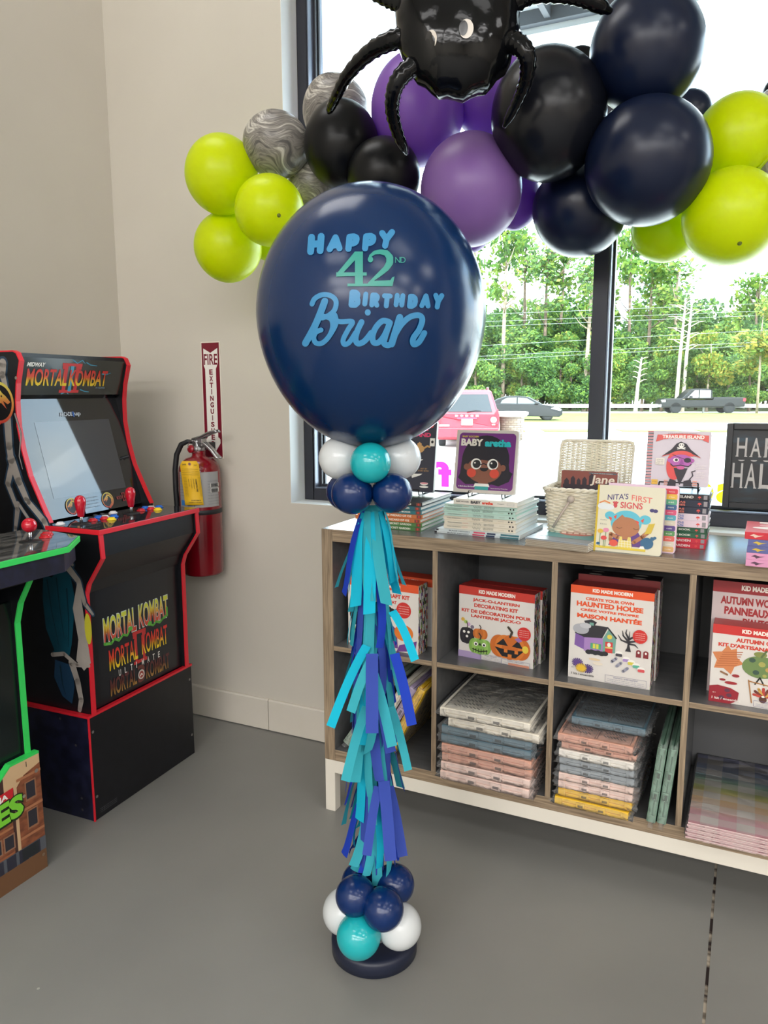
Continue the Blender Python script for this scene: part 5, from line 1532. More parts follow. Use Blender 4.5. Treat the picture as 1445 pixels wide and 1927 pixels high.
# ---- second cabinet, green trim, mostly outside the photograph
c2 = thing('arcade_cabinet', 'black arcade game cabinet with bright green edge trim, at the left edge of the photo', 'arcade machine', (-.582, -.865, 0), 0)
P2 = [(-.30, 1.46), (-.24, 1.40), (-.27, 1.25), (-.26, 1.12), (-.16, .972), (-.16, .94), (.03, .94), (.06, .89), (.002, .80), (-.018, .74), (-.018, .352)]
HW2 = .235
for s_ in (-1, 1):
    y0, y1 = (-HW2, -HW2 + ST) if s_ < 0 else (HW2 - ST, HW2)
    sp = solid('side_panel', MB().prism([(PB, 1.46)] + P2 + [(PB, .352)], y0, y1, 'y'), blk, c2, bevel=.0006)
    e = MB(); edge_strip([(PB, 1.46)] + P2[:5], y0 - .0005, y1 + .0005, ST, e); solid('edge_trim', e, green_t, sp)
    e = MB(); edge_strip(P2[6:], y0 - .0005, y1 + .0005, ST, e); solid('edge_trim', e, green_t, sp)
YI2 = HW2 - ST
m = MB(); m.box(PB, PB + .012, -YI2, YI2, .36, 1.45); m.box(PB, -.3, -YI2, YI2, 1.44, 1.45); m.prism([(-.17, .96), (-.28, 1.30), (-.294, 1.30), (-.184, .96)], -YI2, YI2, 'y'); m.prism([(-.262, 1.33), (-.25, 1.44), (-.262, 1.44), (-.274, 1.33)], -YI2, YI2, 'y')
solid('screen_housing', m, blk, c2)
m = MB(); m.box(-.040, -.026, -YI2, YI2, .352, .80); m.box(-.04, .04, -YI2, YI2, .86, .94)
solid('kick_panel', m, noisy('kick_panel_green_black', (12, 20, 20), (18, 28, 28), nscale=8, rough=.2), c2)
D2 = [(-.20, -.446), (-.13, -.446), (.034, -.418), (.128, -.292), (.128, .292), (.034, .418), (-.13, .446), (-.20, .446)]
m = MB(); m.prism(D2, .938, .954, 'z'); d2 = solid('control_deck', m, green_t, c2, bevel=.001)
m = MB(); m.prism([(p[0] * .985 - .001, p[1] * .985) for p in D2], .9541, .9556, 'z')
solid('deck_overlay', m, noisy('deck_overlay_grey', (66, 64, 62), (128, 124, 120), scale=(9, 3, 1), nscale=4, rough=.06, lo=.4, hi=.7, coat=.5), d2)
m = MB(); m.prism([(p[0] * .97 - .006, p[1] * .965) for p in D2], .885, .938, 'z'); solid('deck_box', m, navy_side, c2)
joystick(c2, -.02, .292, .9556, red_pl, bat=False); joystick(c2, -.02, .02, .9556, red_pl, bat=False)
for x, y in ((-.03, .352), (-.062, .385)): button(c2, x, y, .9556, BC['r'], .0150)
brick = noisy('street_print_brick', (104, 58, 40), (150, 88, 58), scale=(1, 4, 9), nscale=8, rough=.4)
m = MB()
pz = [(-.25, 0), (.25, 0), (.25, .352), (.155, .352), (.115, .318), (-.115, .318), (-.155, .352), (-.25, .352)]
m.prism(pz, -.016, 0, 'x', 0)
m.box(PB, -.016, -.25, .25, 0, .30, 0)
r2 = solid('riser', m, [navy_side], c2)
m = MB(); edge = [Vector(p) for p in reversed(pz[2:])]
for i in range(len(edge) - 1):
    a, b = edge[i], edge[i + 1]
    m.add([(-.018, a.x, a.y), (-.018, b.x, b.y), (.001, b.x, b.y), (.001, a.x, a.y), (-.018, a.x, a.y + .007), (-.018, b.x, b.y + .007), (.001, b.x, b.y + .007), (.001, a.x, a.y + .007)], [(0, 1, 2, 3), (4, 5, 6, 7), (0, 1, 5, 4), (1, 2, 6, 5), (2, 3, 7, 6), (3, 0, 4, 7)])
solid('riser_trim', m, green_t, r2)
A = Art()
A.poly([(p[0], p[1]) for p in pz], C(206, 172, 132, .4))
dkr = C(70, 44, 40, .45); sk = C(96, 62, 48, .45)
A.poly([(-.25, .245), (.13, .275), (.16, .285), (.16, .05), (-.25, .05)], dkr)
for x in (.03, .07, .1): A.rect(x, .27, x + .03, .31 + .02 * (x > .06), dkr)
A.poly([(.17, .285), (.195, .31), (.25, .325), (.25, .06), (.17, .06)], brick); A.rect(.205, .33, .207, .345, BLACK)
A.rect(-.25, .07, .15, .20, brick); A.rect(-.25, .175, .15, .182, C(170, 112, 74, .5)); A.rect(-.25, .10, .15, .106, C(150, 90, 60, .5))
wn = C(46, 44, 52, .3)
for x in (-.2, -.14, -.08, -.02, .035, .08, .12):
    A.rect(x - .004, .116, x + .032, .162, C(150, 110, 86, .5)); A.rect(x, .12, x + .028, .158, wn)
for y in (.235, .15): A.rect(.195, y - .006, .232, y + .052, C(150, 104, 76, .5)); A.rect(.199, y, .228, y + .048, wn)
for y in (.205, .125, .30): A.rect(.17, y, .25, y + .008, C(170, 112, 78, .5))
A.rect(-.25, .055, .25, .10, C(84, 88, 96, .45)); A.rect(-.25, .0, .25, .060, C(110, 76, 50, .5))
for k in range(12): A.rect(-.24 + .04 * k, .060, -.21 + .04 * k, .098, C(44, 44, 58, .4)); 
A.rect(.17, .062, .225, .098, C(34, 38, 42, .4))
A.poly([(-.20, .236), (.155, .262), (.158, .292), (-.2, .262)], C(196, 34, 44, .4))
A.text('TEENAGE MUTANT NINJA', -.19, .239, .33, .021, WHITE, bold=.04, rise=.024)
A.text('TURTLES', -.196, .170, .386, .074, C(24, 40, 24, .4), bold=.09, rise=.026); A.text('TURTLES', -.19, .176, .376, .064, C(124, 206, 56, .4), bold=.05, rise=.026)
A.ell(.236, .305, .006, .006, C(170, 160, 150, .3, .6)); A.ell(.19, .25, .005, .005, C(190, 180, 160, .3, .6)); A.ell(.238, .045, .005, .005, C(150, 130, 110, .3, .6))
A.build('riser_print', r2, place=lambda x, y, z_: (.0004 + z_, x, y))

# ================================================================== FIRE EXTINGUISHER AND SIGN
ext = thing('fire_extinguisher', 'red fire extinguisher with a yellow tag hanging on the wall', 'fire extinguisher', (-.741, .338, .654), 0)
rd_ = C(124, 7, 24, .22, coat=.4)
m = MB(); m.lathe([(.064, .0), (.076, .003), (.0805, .010), (.0805, .40), (.077, .424), (.066, .444), (.05, .458), (.030, .464), (.026, .470), (.026, .486)], 48)
solid('cylinder', m, rd_, ext)
m = MB(); m.lathe([(.0812, .245), (.0824, .246), (.0824, .262), (.0812, .263)], 48); solid('strap', m, C(26, 28, 32, .5), ext)
m = MB()
V, Fc = [], []
for i in range(25):
    a = math.radians(-118 + 125 * i / 24)
    for z_ in (.275, .410): V.append((.0811 * math.cos(a), .0811 * math.sin(a), z_))
for i in range(24): Fc.append((2 * i, 2 * i + 2, 2 * i + 3, 2 * i + 1))
m.add(V, Fc, 0, True)
lbl = solid('label', m, C(166, 166, 168, .35, .2), ext)
A = Art()
def cylp(x, y, z_):
    a = math.radians(-118) + x / .0811
    return ((.0814 + z_) * math.cos(a), (.0814 + z_) * math.sin(a), y)
for q in range(9): A.text('instructions for use hold upright', .125, .372 - .011 * q, .055, .004, C(90, 92, 96, .5))
for q in range(2): A.rect(.135, .350 - .02 * q, .178, .366 - .02 * q, WHITE); [A.rect(.138 + .004 * k, .352 - .02 * q, .140 + .004 * k, .364 - .02 * q, BLACK) for k in range(9)]
for k in range(2): A.rect(.012 + .03 * k, .282, .032 + .03 * k, .302, C(58, 120, 186, .4))
A.rect(.070, .278, .0715, .302, C(90, 90, 96, .5))
for q in range(8): A.text('dry chemical', .005, .395 - .011 * q, .03, .004, C(100, 100, 104, .5))
A.build('label_print', lbl, place=cylp)
m = MB(); m.lathe([(.020, .484), (.024, .488), (.024, .500), (.017, .505), (.017, .528)], 20); m.box(-.018, .03, -.015, .015, .505, .535)
vl = solid('valve', m, C(176, 176, 178, .28, .9), ext, bevel=.002)
m = MB()
hp = [(-.020, 0, .530), (.02, 0, .540), (.06, -.004, .556), (.098, -.008, .566), (.104, -.008, .560)]
for y in (-.010, .010): m.tube([(p[0], p[1] + y, p[2]) for p in hp], [.006, .007, .007, .006, .004], 8)
m.add([(-.02, -.011, .534), (-.02, .011, .534), (.1, .003, .570), (.1, -.019, .570)], [(0, 1, 2, 3)], 0)
solid('squeeze_lever', m, C(182, 182, 184, .25, .9), vl)
m = MB(); hp = [(-.004, 0, .522), (.035, 0, .515), (.07, -.003, .490), (.094, -.006, .466), (.106, -.006, .462)]
for y in (-.009, .009): m.tube([(p[0], p[1] + y, p[2]) for p in hp], [.006, .007, .006, .006, .005], 8)
m.add([(.0, -.010, .526), (.0, .010, .526), (.104, .005, .468), (.104, -.017, .468)], [(0, 1, 2, 3)], 0)
solid('carry_handle', m, C(186, 186, 188, .25, .9), vl)
m = MB(); m.tube([(-.006 + .024 * math.cos(a), -.026, .503 + .024 * math.sin(a)) for a in [2 * PI * k / 24 for k in range(25)]], .0016, 6, cap=False); m.cyl((-.006, -.03, .526), (-.006, .02, .526), .0018, 6)
solid('safety_pin', m, chrome, vl)
m = MB(); m.lathe([(.014, 0), (.016, .004), (.014, .008)], 16, (-.018, -.02, .494), axis=(0, -1, .2)); solid('pressure_gauge', m, C(150, 20, 36, .3), vl)
m = MB(); m.tube([(-.018, -.004, .520), (-.045, -.008, .522), (-.072, -.014, .510), (-.092, -.02, .47), (-.0995, -.024, .41), (-.0985, -.026, .33), (-.094, -.028, .27), (-.094, -.028, .252)], [.007, .009] + [.0105] * 6, 12)
solid('hose', m, C(30, 31, 34, .55), ext)
m = MB(); m.box(-.102, -.082, -.04, -.016, .245, .268); solid('hose_clip', m, C(30, 31, 34, .55), ext)
m = MB()
nn = 12
V, Fc = [], []
for i in range(nn + 1):
    z_ = .455 - .168 * i / nn
    for x in (-.056, .014):
        cut = .008 if i == 0 else 0
        V.append((x + (cut if x < 0 else -cut) + .012 * i / nn, -.0945 - .004 * math.sin(i * .5) - .004 * (x + .02) * 10, z_))
for i in range(nn): Fc.append((2 * i, 2 * i + 1, 2 * i + 3, 2 * i + 2))
m.add(V, Fc, 0, True)
tg = solid('inspection_tag', m, C(236, 188, 40, .5), ext); tg.rotation_euler = (0, 0, .52)
sm = tg.modifiers.new('t', 'SOLIDIFY'); sm.thickness = .0006
A = Art()
bk_ = C(60, 52, 36, .6)
A.ell(-.021, .444, .0055, .0055, C(150, 90, 70, .5)); A.ell(-.021, .444, .0025, .0025, BLACK)
A.text('DATE', -.048, .440, .014, .005, bk_, bold=.03); A.text('YEAR', -.006, .438, .012, .004, bk_)
for q in range(4): A.stroke([(-.052, .426 - .007 * q), (.012, .424 - .007 * q)], .0006, bk_)
for q in range(14): A.text('jan feb', -.049, .392 - .0055 * q, .011, .003, bk_); A.text('1 2 3', .006, .392 - .0055 * q, .010, .003, bk_)
for q, (t_, wd) in enumerate((('CHAMPION FIRE', .050), ('EQUIPMENT', .04), ('service company', .036), ('inspected by', .03))):
    A.text(t_, 0, 0, wd, .005 if q == 0 else .0035, bk_, bold=.02 if q == 0 else 0, warp=lambda u, v, wd=wd, q=q: (-.006 - .009 * q + v * (.006 if q == 0 else .004), .388 - u * wd))
A.text('DO NOT REMOVE', -.030, .303, .036, .004, bk_, bold=.02); A.text('BY ORDER OF STATE FIRE MARSHAL', -.040, .296, .05, .003, bk_)
A.build('tag_print', tg, place=lambda x, y, z_: (x + .012 * (.455 - y) / .168, -.0958 - .004 * math.sin((.455 - y) / .168 * nn * .5) - .004 * (x - .012 * (.455 - y) / .168 * 0 + .02) * 10 - z_, y))
m = MB(); m.box(-.03, .03, .062, .098, .19, .30); m.box(-.012, .012, .02, .0978, .488, .515); solid('wall_bracket', m, C(60, 60, 64, .5, .4), ext, bevel=.001)
sg = thing('extinguisher_sign', 'tall white and maroon sign with vertical lettering on the wall above the fire extinguisher', 'sign', (-.783, .4298, 1.105), 0)
SGW, SGH = .092, .455
solid('sign_plate', MB().box(0, SGW, -.002, 0, 0, SGH), C(232, 224, 212, .3), sg)
A = Art()
mr = C(120, 24, 44, .35)
A.rect(.004, .004, SGW - .004, SGH - .004, mr)
A.poly([(.012, .082), (.012, .430), (SGW / 2, .412), (SGW - .012, .430), (SGW - .012, .37), (SGW - .022, .35), (SGW - .022, .082)], WHITE)
A.rect(.012, .37, SGW - .012, .408, WHITE)
A.poly([(.022, .082), (.022, .36), (.012, .375), (.012, .06), (SGW / 2, .012), (SGW - .012, .06), (SGW - .012, .082)], WHITE)
A.poly([(.004, .066), (.018, .082), (.018, .35), (.008, .37), (.004, .37)], mr); A.poly([(SGW - .004, .066), (SGW - .018, .082), (SGW - .018, .35), (SGW - .008, .37), (SGW - .004, .37)], mr)
A.text('FIRE', .014, .366, SGW - .028, .042, mr, bold=.02)
for i, ch in enumerate('EXTINGUISHER'): A.text(ch, SGW / 2 - (.0085 if ch != 'I' else .002), .328 - .0255 * i, .017 if ch != 'I' else .004, .0205, mr, bold=.04)
A.build('sign_print', sg, (0, -.002, 0), (1, 0, 0), (0, 0, 1))
# ================================================================== BALLOON COLUMN
CX, CY = .43, -.51
col = thing('balloon_column', 'balloon column with a giant navy birthday balloon on a pole of blue and teal tassels, standing on the floor', 'balloon column', (CX, CY, 0), 0)
navy = latex('navy_latex', (4, 40, 84), .2, .03, clear=.0, spec=.42)
navy2 = latex('navy_latex_small', (8, 40, 92), .2, .03, spec=.45)
teal_l = latex('teal_latex', (30, 178, 186), .14, .12, spec=.6)
white_l = latex('white_latex', (226, 230, 232), .16, .18, spec=.6)
m = MB(); m.lathe([(.098, 0), (.105, .004), (.106, .034), (.103, .041), (.094, .044), (.0, .044)], 64)
solid('base_disc', m, C(26, 32, 52, .45), col)
m = MB(); m.lathe([(.040, .0435), (.040, .075), (.036, .079), (0, .079)], 24); solid('base_cap', m, C(168, 168, 170, .4), col)
m = MB(); m.cyl((0, 0, .075), (0, 0, 1.245), .0105, 16); pole = solid('pole', m, C(228, 222, 214, .4), col)
# giant balloon
RB, HUP, HDN, ZB = .2475, .272, .285, 1.528
pr_ = []
for k in range(41):
    t = k / 40
    a = PI * t
    z_, r_ = -math.cos(a), math.sin(a)
    z_ = z_ * (HUP if z_ > 0 else HDN)
    if z_ < 0:
        q = -z_ / HDN
        r_ = r_ * (1 - .03 * q) + .014 * q ** 6
    pr_.append((max(r_ * RB, .0) if k not in (0, 40) else (.010 if k == 0 else 0.0), z_ + ZB))
pr_ = [(.012, ZB - HDN - .035), (.017, ZB - HDN - .030), (.010, ZB - HDN - .020)] + pr_
m = MB(); m.lathe(pr_, 72)
big = solid('giant_balloon', m, navy, col)
def hit(px, py, lift):
    """where the line of sight through a spot of the lettering meets the balloon's skin (column coordinates)"""
    o = CAM - Vector((CX, CY, ZB)); d = ray(px, py).normalized()
    k = 1.004
    for it in range(2):
        h = HUP if it == 0 else hh
        S = Vector((1 / RB, 1 / RB, 1 / h))
        oo = Vector((o.x * S.x, o.y * S.y, o.z * S.z)); dd = Vector((d.x * S.x, d.y * S.y, d.z * S.z))
        a, b, c = dd.dot(dd), 2 * oo.dot(dd), oo.dot(oo) - 1
        t = (-b - math.sqrt(max(b * b - 4 * a * c, 0))) / (2 * a)
        p = o + d * t
        hh = HUP if p.z > 0 else HDN
    n = Vector((p.x / RB ** 2, p.y / RB ** 2, p.z / hh ** 2)).normalized()
    p = p + n * (.0012 + lift)
    return (p.x, p.y, p.z + ZB)
def on_balloon(name, A):
    # refine long triangles so the lettering hugs the curve
    me = bpy.data.meshes.new(name)
    me.from_pydata([tuple(v) for v in A.v], [], A.f)
    me.polygons.foreach_set('material_index', A.m)
    b = bmesh.new(); b.from_mesh(me)
    bmesh.ops.triangulate(b, faces=b.faces)
    for _ in range(3):
        es = [e for e in b.edges if e.calc_length() > 11]
        if not es: break
        bmesh.ops.subdivide_edges(b, edges=es, cuts=1)
        bmesh.ops.triangulate(b, faces=[f for f in b.faces if len(f.verts) > 3])
    for v in b.verts: v.co = hit(v.co.x, v.co.y, v.co.z)
    b.to_mesh(me); b.free()
    for mm in A.mats: me.materials.append(mm)
    o = bpy.data.objects.new(name, me); COL.objects.link(o); o.parent = big
    return o
foil_b, foil_t = C(54, 134, 184, .34), C(44, 148, 136, .34)
GLYPH = {'H': [[(.12, 1), (.12, 0)], [(.88, 1), (.88, 0)], [(.12, .5), (.88, .5)]], 'A': [[(.06, 0), (.5, 1)], [(.5, 1), (.94, 0)], [(.22, .30), (.78, .30)]],
         'P': [[(.14, 1), (.14, 0)], [(.14, 1), (.6, 1), (.86, .88), (.90, .70), (.84, .52), (.6, .42), (.14, .42)]], 'Y': [[(.06, 1), (.5, .48)], [(.94, 1), (.5, .48), (.42, 0)]],
         'B': [[(.14, 1), (.14, 0)], [(.14, 1), (.58, 1), (.80, .86), (.78, .66), (.58, .54), (.14, .54)], [(.58, .54), (.86, .42), (.88, .18), (.62, 0), (.14, 0)]], 'I': [[(.5, 1), (.5, 0)]],
         'R': [[(.14, 1), (.14, 0)], [(.14, 1), (.6, 1), (.84, .88), (.86, .70), (.76, .54), (.5, .46), (.14, .46)], [(.5, .46), (.92, 0)]], 'T': [[(.04, 1), (.96, 1)], [(.5, 1), (.5, 0)]],
         'D': [[(.14, 1), (.14, 0)], [(.14, 1), (.5, 1), (.82, .82), (.90, .5), (.82, .18), (.5, 0), (.14, 0)]]}
def comic(A, txt, P0, P1, hs_, mat, widths, sw):
    """chunky round-cornered capitals between two base points"""
    T = sum(widths); u = 0
    for i, ch in enumerate(txt):
        a, b = u / T, (u + widths[i]) / T
        u += widths[i]
        x0, y0 = P0[0] + (P1[0] - P0[0]) * a, P0[1] + (P1[1] - P0[1]) * a
        x1, y1 = P0[0] + (P1[0] - P0[0]) * b, P0[1] + (P1[1] - P0[1]) * b
        h, w_ = hs_[i], sw * (1.12 if i == 0 else 1)
        j = (2.0, -1.0, .5, 1.5, -1.0, 1.0, -.5, 1.0)[i % 8]
        ins = w_ / 2 + .7
        for S in GLYPH[ch]:
            A.stroke([(x0 + ins + (x1 - x0 - 2 * ins) * p[0] + 2 * p[1], y0 + (y1 - y0) * p[0] - w_ / 2 - (h - w_) * p[1] + j) for p in S], w_, mat)
A = Art()
comic(A, 'HAPPY', (575, 479), (743, 469), [40, 33, 34, 34, 36], foil_b, [1.12, 1.0, .92, .92, 1.0], 11.6)
on_balloon('foil_lettering', A)
A = Art()
comic(A, 'BIRTHDAY', (653, 577), (834, 582), [34, 28, 28, 28, 27, 28, 28, 31], foil_b, [1.2, .52, 1, .98, 1.08, 1.05, 1.05, 1.02], 9.4)
on_balloon('foil_lettering', A)
A = Art()
# numeral 4 and 2 with serifs
A.poly([(668, 474), (683, 474), (683, 537), (668, 537)], foil_t)
A.poly([(668, 474), (683, 474), (645, 515), (634, 515)], foil_t); A.poly([(633, 513), (690, 513), (690, 519), (633, 521)], foil_t); A.poly([(654, 534), (692, 534), (692, 539), (654, 539)], foil_t)
P = [(694, 490), (697, 482), (705, 476), (716, 474.5), (727, 477), (733, 485), (733, 495), (727, 505), (716, 515), (704, 525), (694, 534)]
W_ = [3, 5, 7, 9, 11, 13, 13, 11, 9, 6, 4]
for i in range(len(P) - 1): A.stroke([P[i], P[i + 1]], W_[i], foil_t, w2=W_[i + 1])
A.ell(697, 489, 5, 5.5, foil_t); A.poly([(690, 539), (738, 539), (742, 521), (738, 522), (734, 528), (700, 529), (690, 535)], foil_t)
for ch, x in (('N', 743), ('D', 753)):
    V, Fc = text_geo(ch, .0); A.raw([(x + 9.5 * p[0], 495.5 - 11 * p[1]) for p in V], Fc, foil_t)
on_balloon('foil_lettering', A)
A = Art()
def spl(P, n=7):
    out = []
    Q = [P[0]] + list(P) + [P[-1]]
    for i in range(1, len(Q) - 2):
        p0, p1, p2, p3 = [Vector(q) for q in Q[i - 1:i + 3]]
        for k in range(n):
            t = k / n
            out.append(tuple(.5 * (2 * p1 + (p2 - p0) * t + (2 * p0 - 5 * p1 + 4 * p2 - p3) * t * t + (3 * p1 - p0 - 3 * p2 + p3) * t ** 3)))
    out.append(tuple(P[-1]))
    return out
foil_g = foil_b
def zc(P): return [(470 + x / 3.211, 330 + y / 3.211) for x, y in P]
for P, w in (([(455, 760), (425, 840), (390, 920), (338, 1014)], 13), ([(378, 778), (395, 745), (440, 722), (490, 728), (522, 760), (514, 812), (478, 846), (440, 862)], 9.5), ([(450, 852), (492, 868), (502, 915), (482, 970), (440, 1012), (402, 1012), (388, 980), (402, 948), (432, 934)], 9.5),
             ([(488, 962), (520, 900), (518, 850), (500, 836), (506, 868), (548, 884), (620, 884), (596, 930), (566, 990), (572, 1020), (602, 1008), (640, 950)], 9.5), ([(676, 886), (650, 940), (640, 990), (656, 1016), (694, 1000), (735, 950)], 11),
             ([(838, 884), (800, 880), (762, 918), (742, 968), (748, 1008), (778, 1008), (815, 962), (846, 890), (822, 958), (810, 1012), (836, 1026), (862, 1008)], 11), ([(905, 858), (886, 920), (856, 1018)], 13), ([(872, 970), (914, 902), (966, 856), (1020, 846), (1040, 872), (1022, 930), (986, 984), (988, 1020), (1020, 1006), (1052, 952)], 11)):
    A.stroke(spl(zc(P)), w, foil_g)
A.ell(692, 588, 5.5, 6, foil_g)
on_balloon('foil_lettering', A)
# collar of small balloons at the neck, and at the foot
def small_balloon(parent, c, r, mat, out, name='balloon'):
    """small inflated balloon, its tail pointing back to the pole"""
    ax = Vector(out).normalized()
    prf = [(.004, -r * 1.18), (.008, -r * 1.14)] + [(r * math.sin(PI * k / 20) + (0.0015 if k < 3 else 0), -r * 1.10 * math.cos(PI * k / 20) if k < 10 else -r * math.cos(PI * k / 20)) for k in range(1, 20)] + [(0, r)]
    m = MB(); m.lathe(prf, 36, c, axis=ax)
    return solid(name, m, mat, parent)
def rel(px, py, d):
    p = away(px, py, d); return Vector((p.x - CX, p.y - CY, p.z))
for px, py, rp_, d, mt in ((641, 862, 41, 1.71, white_l), (752, 862, 40, 1.73, white_l), (697, 871, 38.5, 1.635, teal_l), (662, 929, 39, 1.66, navy2), (738, 928, 38, 1.66, navy2), (696, 860, 40, 1.80, teal_l), (650, 925, 36, 1.78, navy2), (735, 928, 36, 1.79, navy2)):
    c_ = rel(px, py, d); small_balloon(col, c_, rp_ / FPX * d, mt, Vector((c_.x, c_.y, 0)))
for px, py, rp_, d, mt in ((675, 1761, 36.5, 2.02, teal_l), (751, 1742, 37, 2.04, white_l), (650, 1715, 38, 2.07, white_l), (668, 1686, 33, 1.99, navy2), (721, 1711, 34.5, 1.975, navy2), (743, 1664, 33, 2.04, navy2), (679, 1660, 33, 2.10, navy2), (700, 1725, 36, 2.14, white_l)):
    c_ = rel(px, py, d)
    if c_.z < .044 + rp_ / FPX * d: c_.z = .0445 + rp_ / FPX * d * 1.0
    small_balloon(col, c_, rp_ / FPX * d, mt, Vector((c_.x, c_.y, 0)))
# tassel tiers of tissue strips
def tissue(name, rgb):
    return latex(name, rgb, .8, .30, spec=.15)
T_blue, T_turq, T_royal, T_sky = tissue('tissue_violet_blue', (66, 86, 178)), tissue('tissue_turquoise', (64, 176, 190)), tissue('tissue_royal', (40, 70, 190)), tissue('tissue_sky', (30, 190, 220))
rnd = random.Random(21)
tiers = [(1.10, .23, .012), (.985, .25, .016), (.875, .25, .02), (.77, .24, .022), (.66, .24, .022), (.555, .23, .022), (.45, .22, .02), (.36, .14, .018)]
cam_az = math.atan2(CAM.y - CY, CAM.x - CX)
def strip(parent, z0, az, L, w, flare, mat, curl, kick=0.0):
    n = 9
    V, Fc = [], []
    tw = rnd.uniform(-.5, .5)
    for k in range(n + 1):
        t = k / n
        rad = (.016 if z0 < 1.05 else .024) + flare * (t ** .75) + curl * t * t
        zz_ = z0 - L * t * (1 - .25 * abs(kick) * t)
        a = az + kick * .5 * t * t
        ctr = Vector((rad * math.cos(a), rad * math.sin(a), zz_))
        # tangential direction, slowly twisting
        ta = az + PI / 2 + tw * t
        d = Vector((math.cos(ta), math.sin(ta), 0))
        ww = w * (0.55 + .45 * min(1, t * 2.5))
        wob = .004 * math.sin(5 * t + az * 3)
        nrm = Vector((math.cos(a), math.sin(a), 0)) * wob
        skew = rnd.uniform(-.004, .004) if k == n else 0
        V += [tuple(ctr + nrm - d * ww / 2 + Vector((0, 0, skew))), tuple(ctr + nrm + Vector((math.cos(a), math.sin(a), 0)) * .0015), tuple(ctr + nrm + d * ww / 2 - Vector((0, 0, skew)))]
    for k in range(n):
        o = 3 * k
        Fc += [(o, o + 1, o + 4, o + 3), (o + 1, o + 2, o + 5, o + 4)]
    m = MB(); m.add(V, Fc, 0, True)
    return solid('paper_strip', m, mat, parent, fixn=False)
for ti, (z0, L0, fl) in enumerate(tiers):
    m = MB(); m.lathe([(.0108, z0 - .012), (.017, z0 - .006), (.019, z0 + .004), (.014, z0 + .012), (.0108, z0 + .014)], 20)
    tt = solid('tassel', m, T_royal if ti % 2 else T_turq, col)
    ns = 15
    for k in range(ns):
        az = cam_az + 2 * PI * k / ns + rnd.uniform(-.16, .16)
        mat = rnd.choice([T_turq, T_turq, T_blue, T_blue, T_royal, T_sky]) if ti not in (0,) else rnd.choice([T_turq, T_turq, T_turq, T_sky, T_royal])
        strip(tt, z0 + rnd.uniform(-.004, .004), az, L0 * rnd.uniform(.82, 1.1), rnd.uniform(.021, .027) * (1.2 if ti == 0 else 1), fl + rnd.uniform(.008, .034), mat, rnd.uniform(-.002, .014), kick=rnd.uniform(-.7, .7))
# a few strips that stick far out
def far_strip(px0, py0, px1, py1, d0, d1, mat, w=.022):
    a, b = rel(px0, py0, d0), rel(px1, py1, d1)
    n = 8; V, Fc = [], []
    side = R_.copy(); ax = (b - a).normalized(); side = (side - ax * side.dot(ax)).normalized()
    for k in range(n + 1):
        t = k / n
        p = a.lerp(b, t) + Vector((0, 0, .012 * math.sin(PI * t)))
        V += [tuple(p - side * w / 2), tuple(p + side * w / 2)]
    for k in range(n): Fc.append((2 * k, 2 * k + 1, 2 * k + 3, 2 * k + 2))
    m = MB(); m.add(V, Fc, 0, True)
    solid('paper_strip', m, mat, pole, fixn=False)
far_strip(690, 1215, 622, 1368, 1.76, 1.72, T_sky, .020); far_strip(738, 1150, 781, 1243, 1.74, 1.72, T_sky, .019); far_strip(742, 1230, 775, 1365, 1.74, 1.73, T_royal, .022); far_strip(700, 1230, 700, 1380, 1.735, 1.70, T_blue, .027)
far_strip(690, 1330, 650, 1470, 1.80, 1.77, T_turq, .021); far_strip(735, 1330, 768, 1450, 1.80, 1.79, T_turq, .018); far_strip(732, 1480, 758, 1612, 1.90, 1.88, T_blue, .022); far_strip(705, 1230, 660, 1340, 1.74, 1.71, T_turq, .02); far_strip(700, 1260, 738, 1405, 1.76, 1.72, T_turq, .022)
far_strip(712, 1480, 690, 1610, 1.86, 1.83, T_blue, .02); far_strip(722, 1470, 735, 1620, 1.86, 1.83, T_blue, .026)

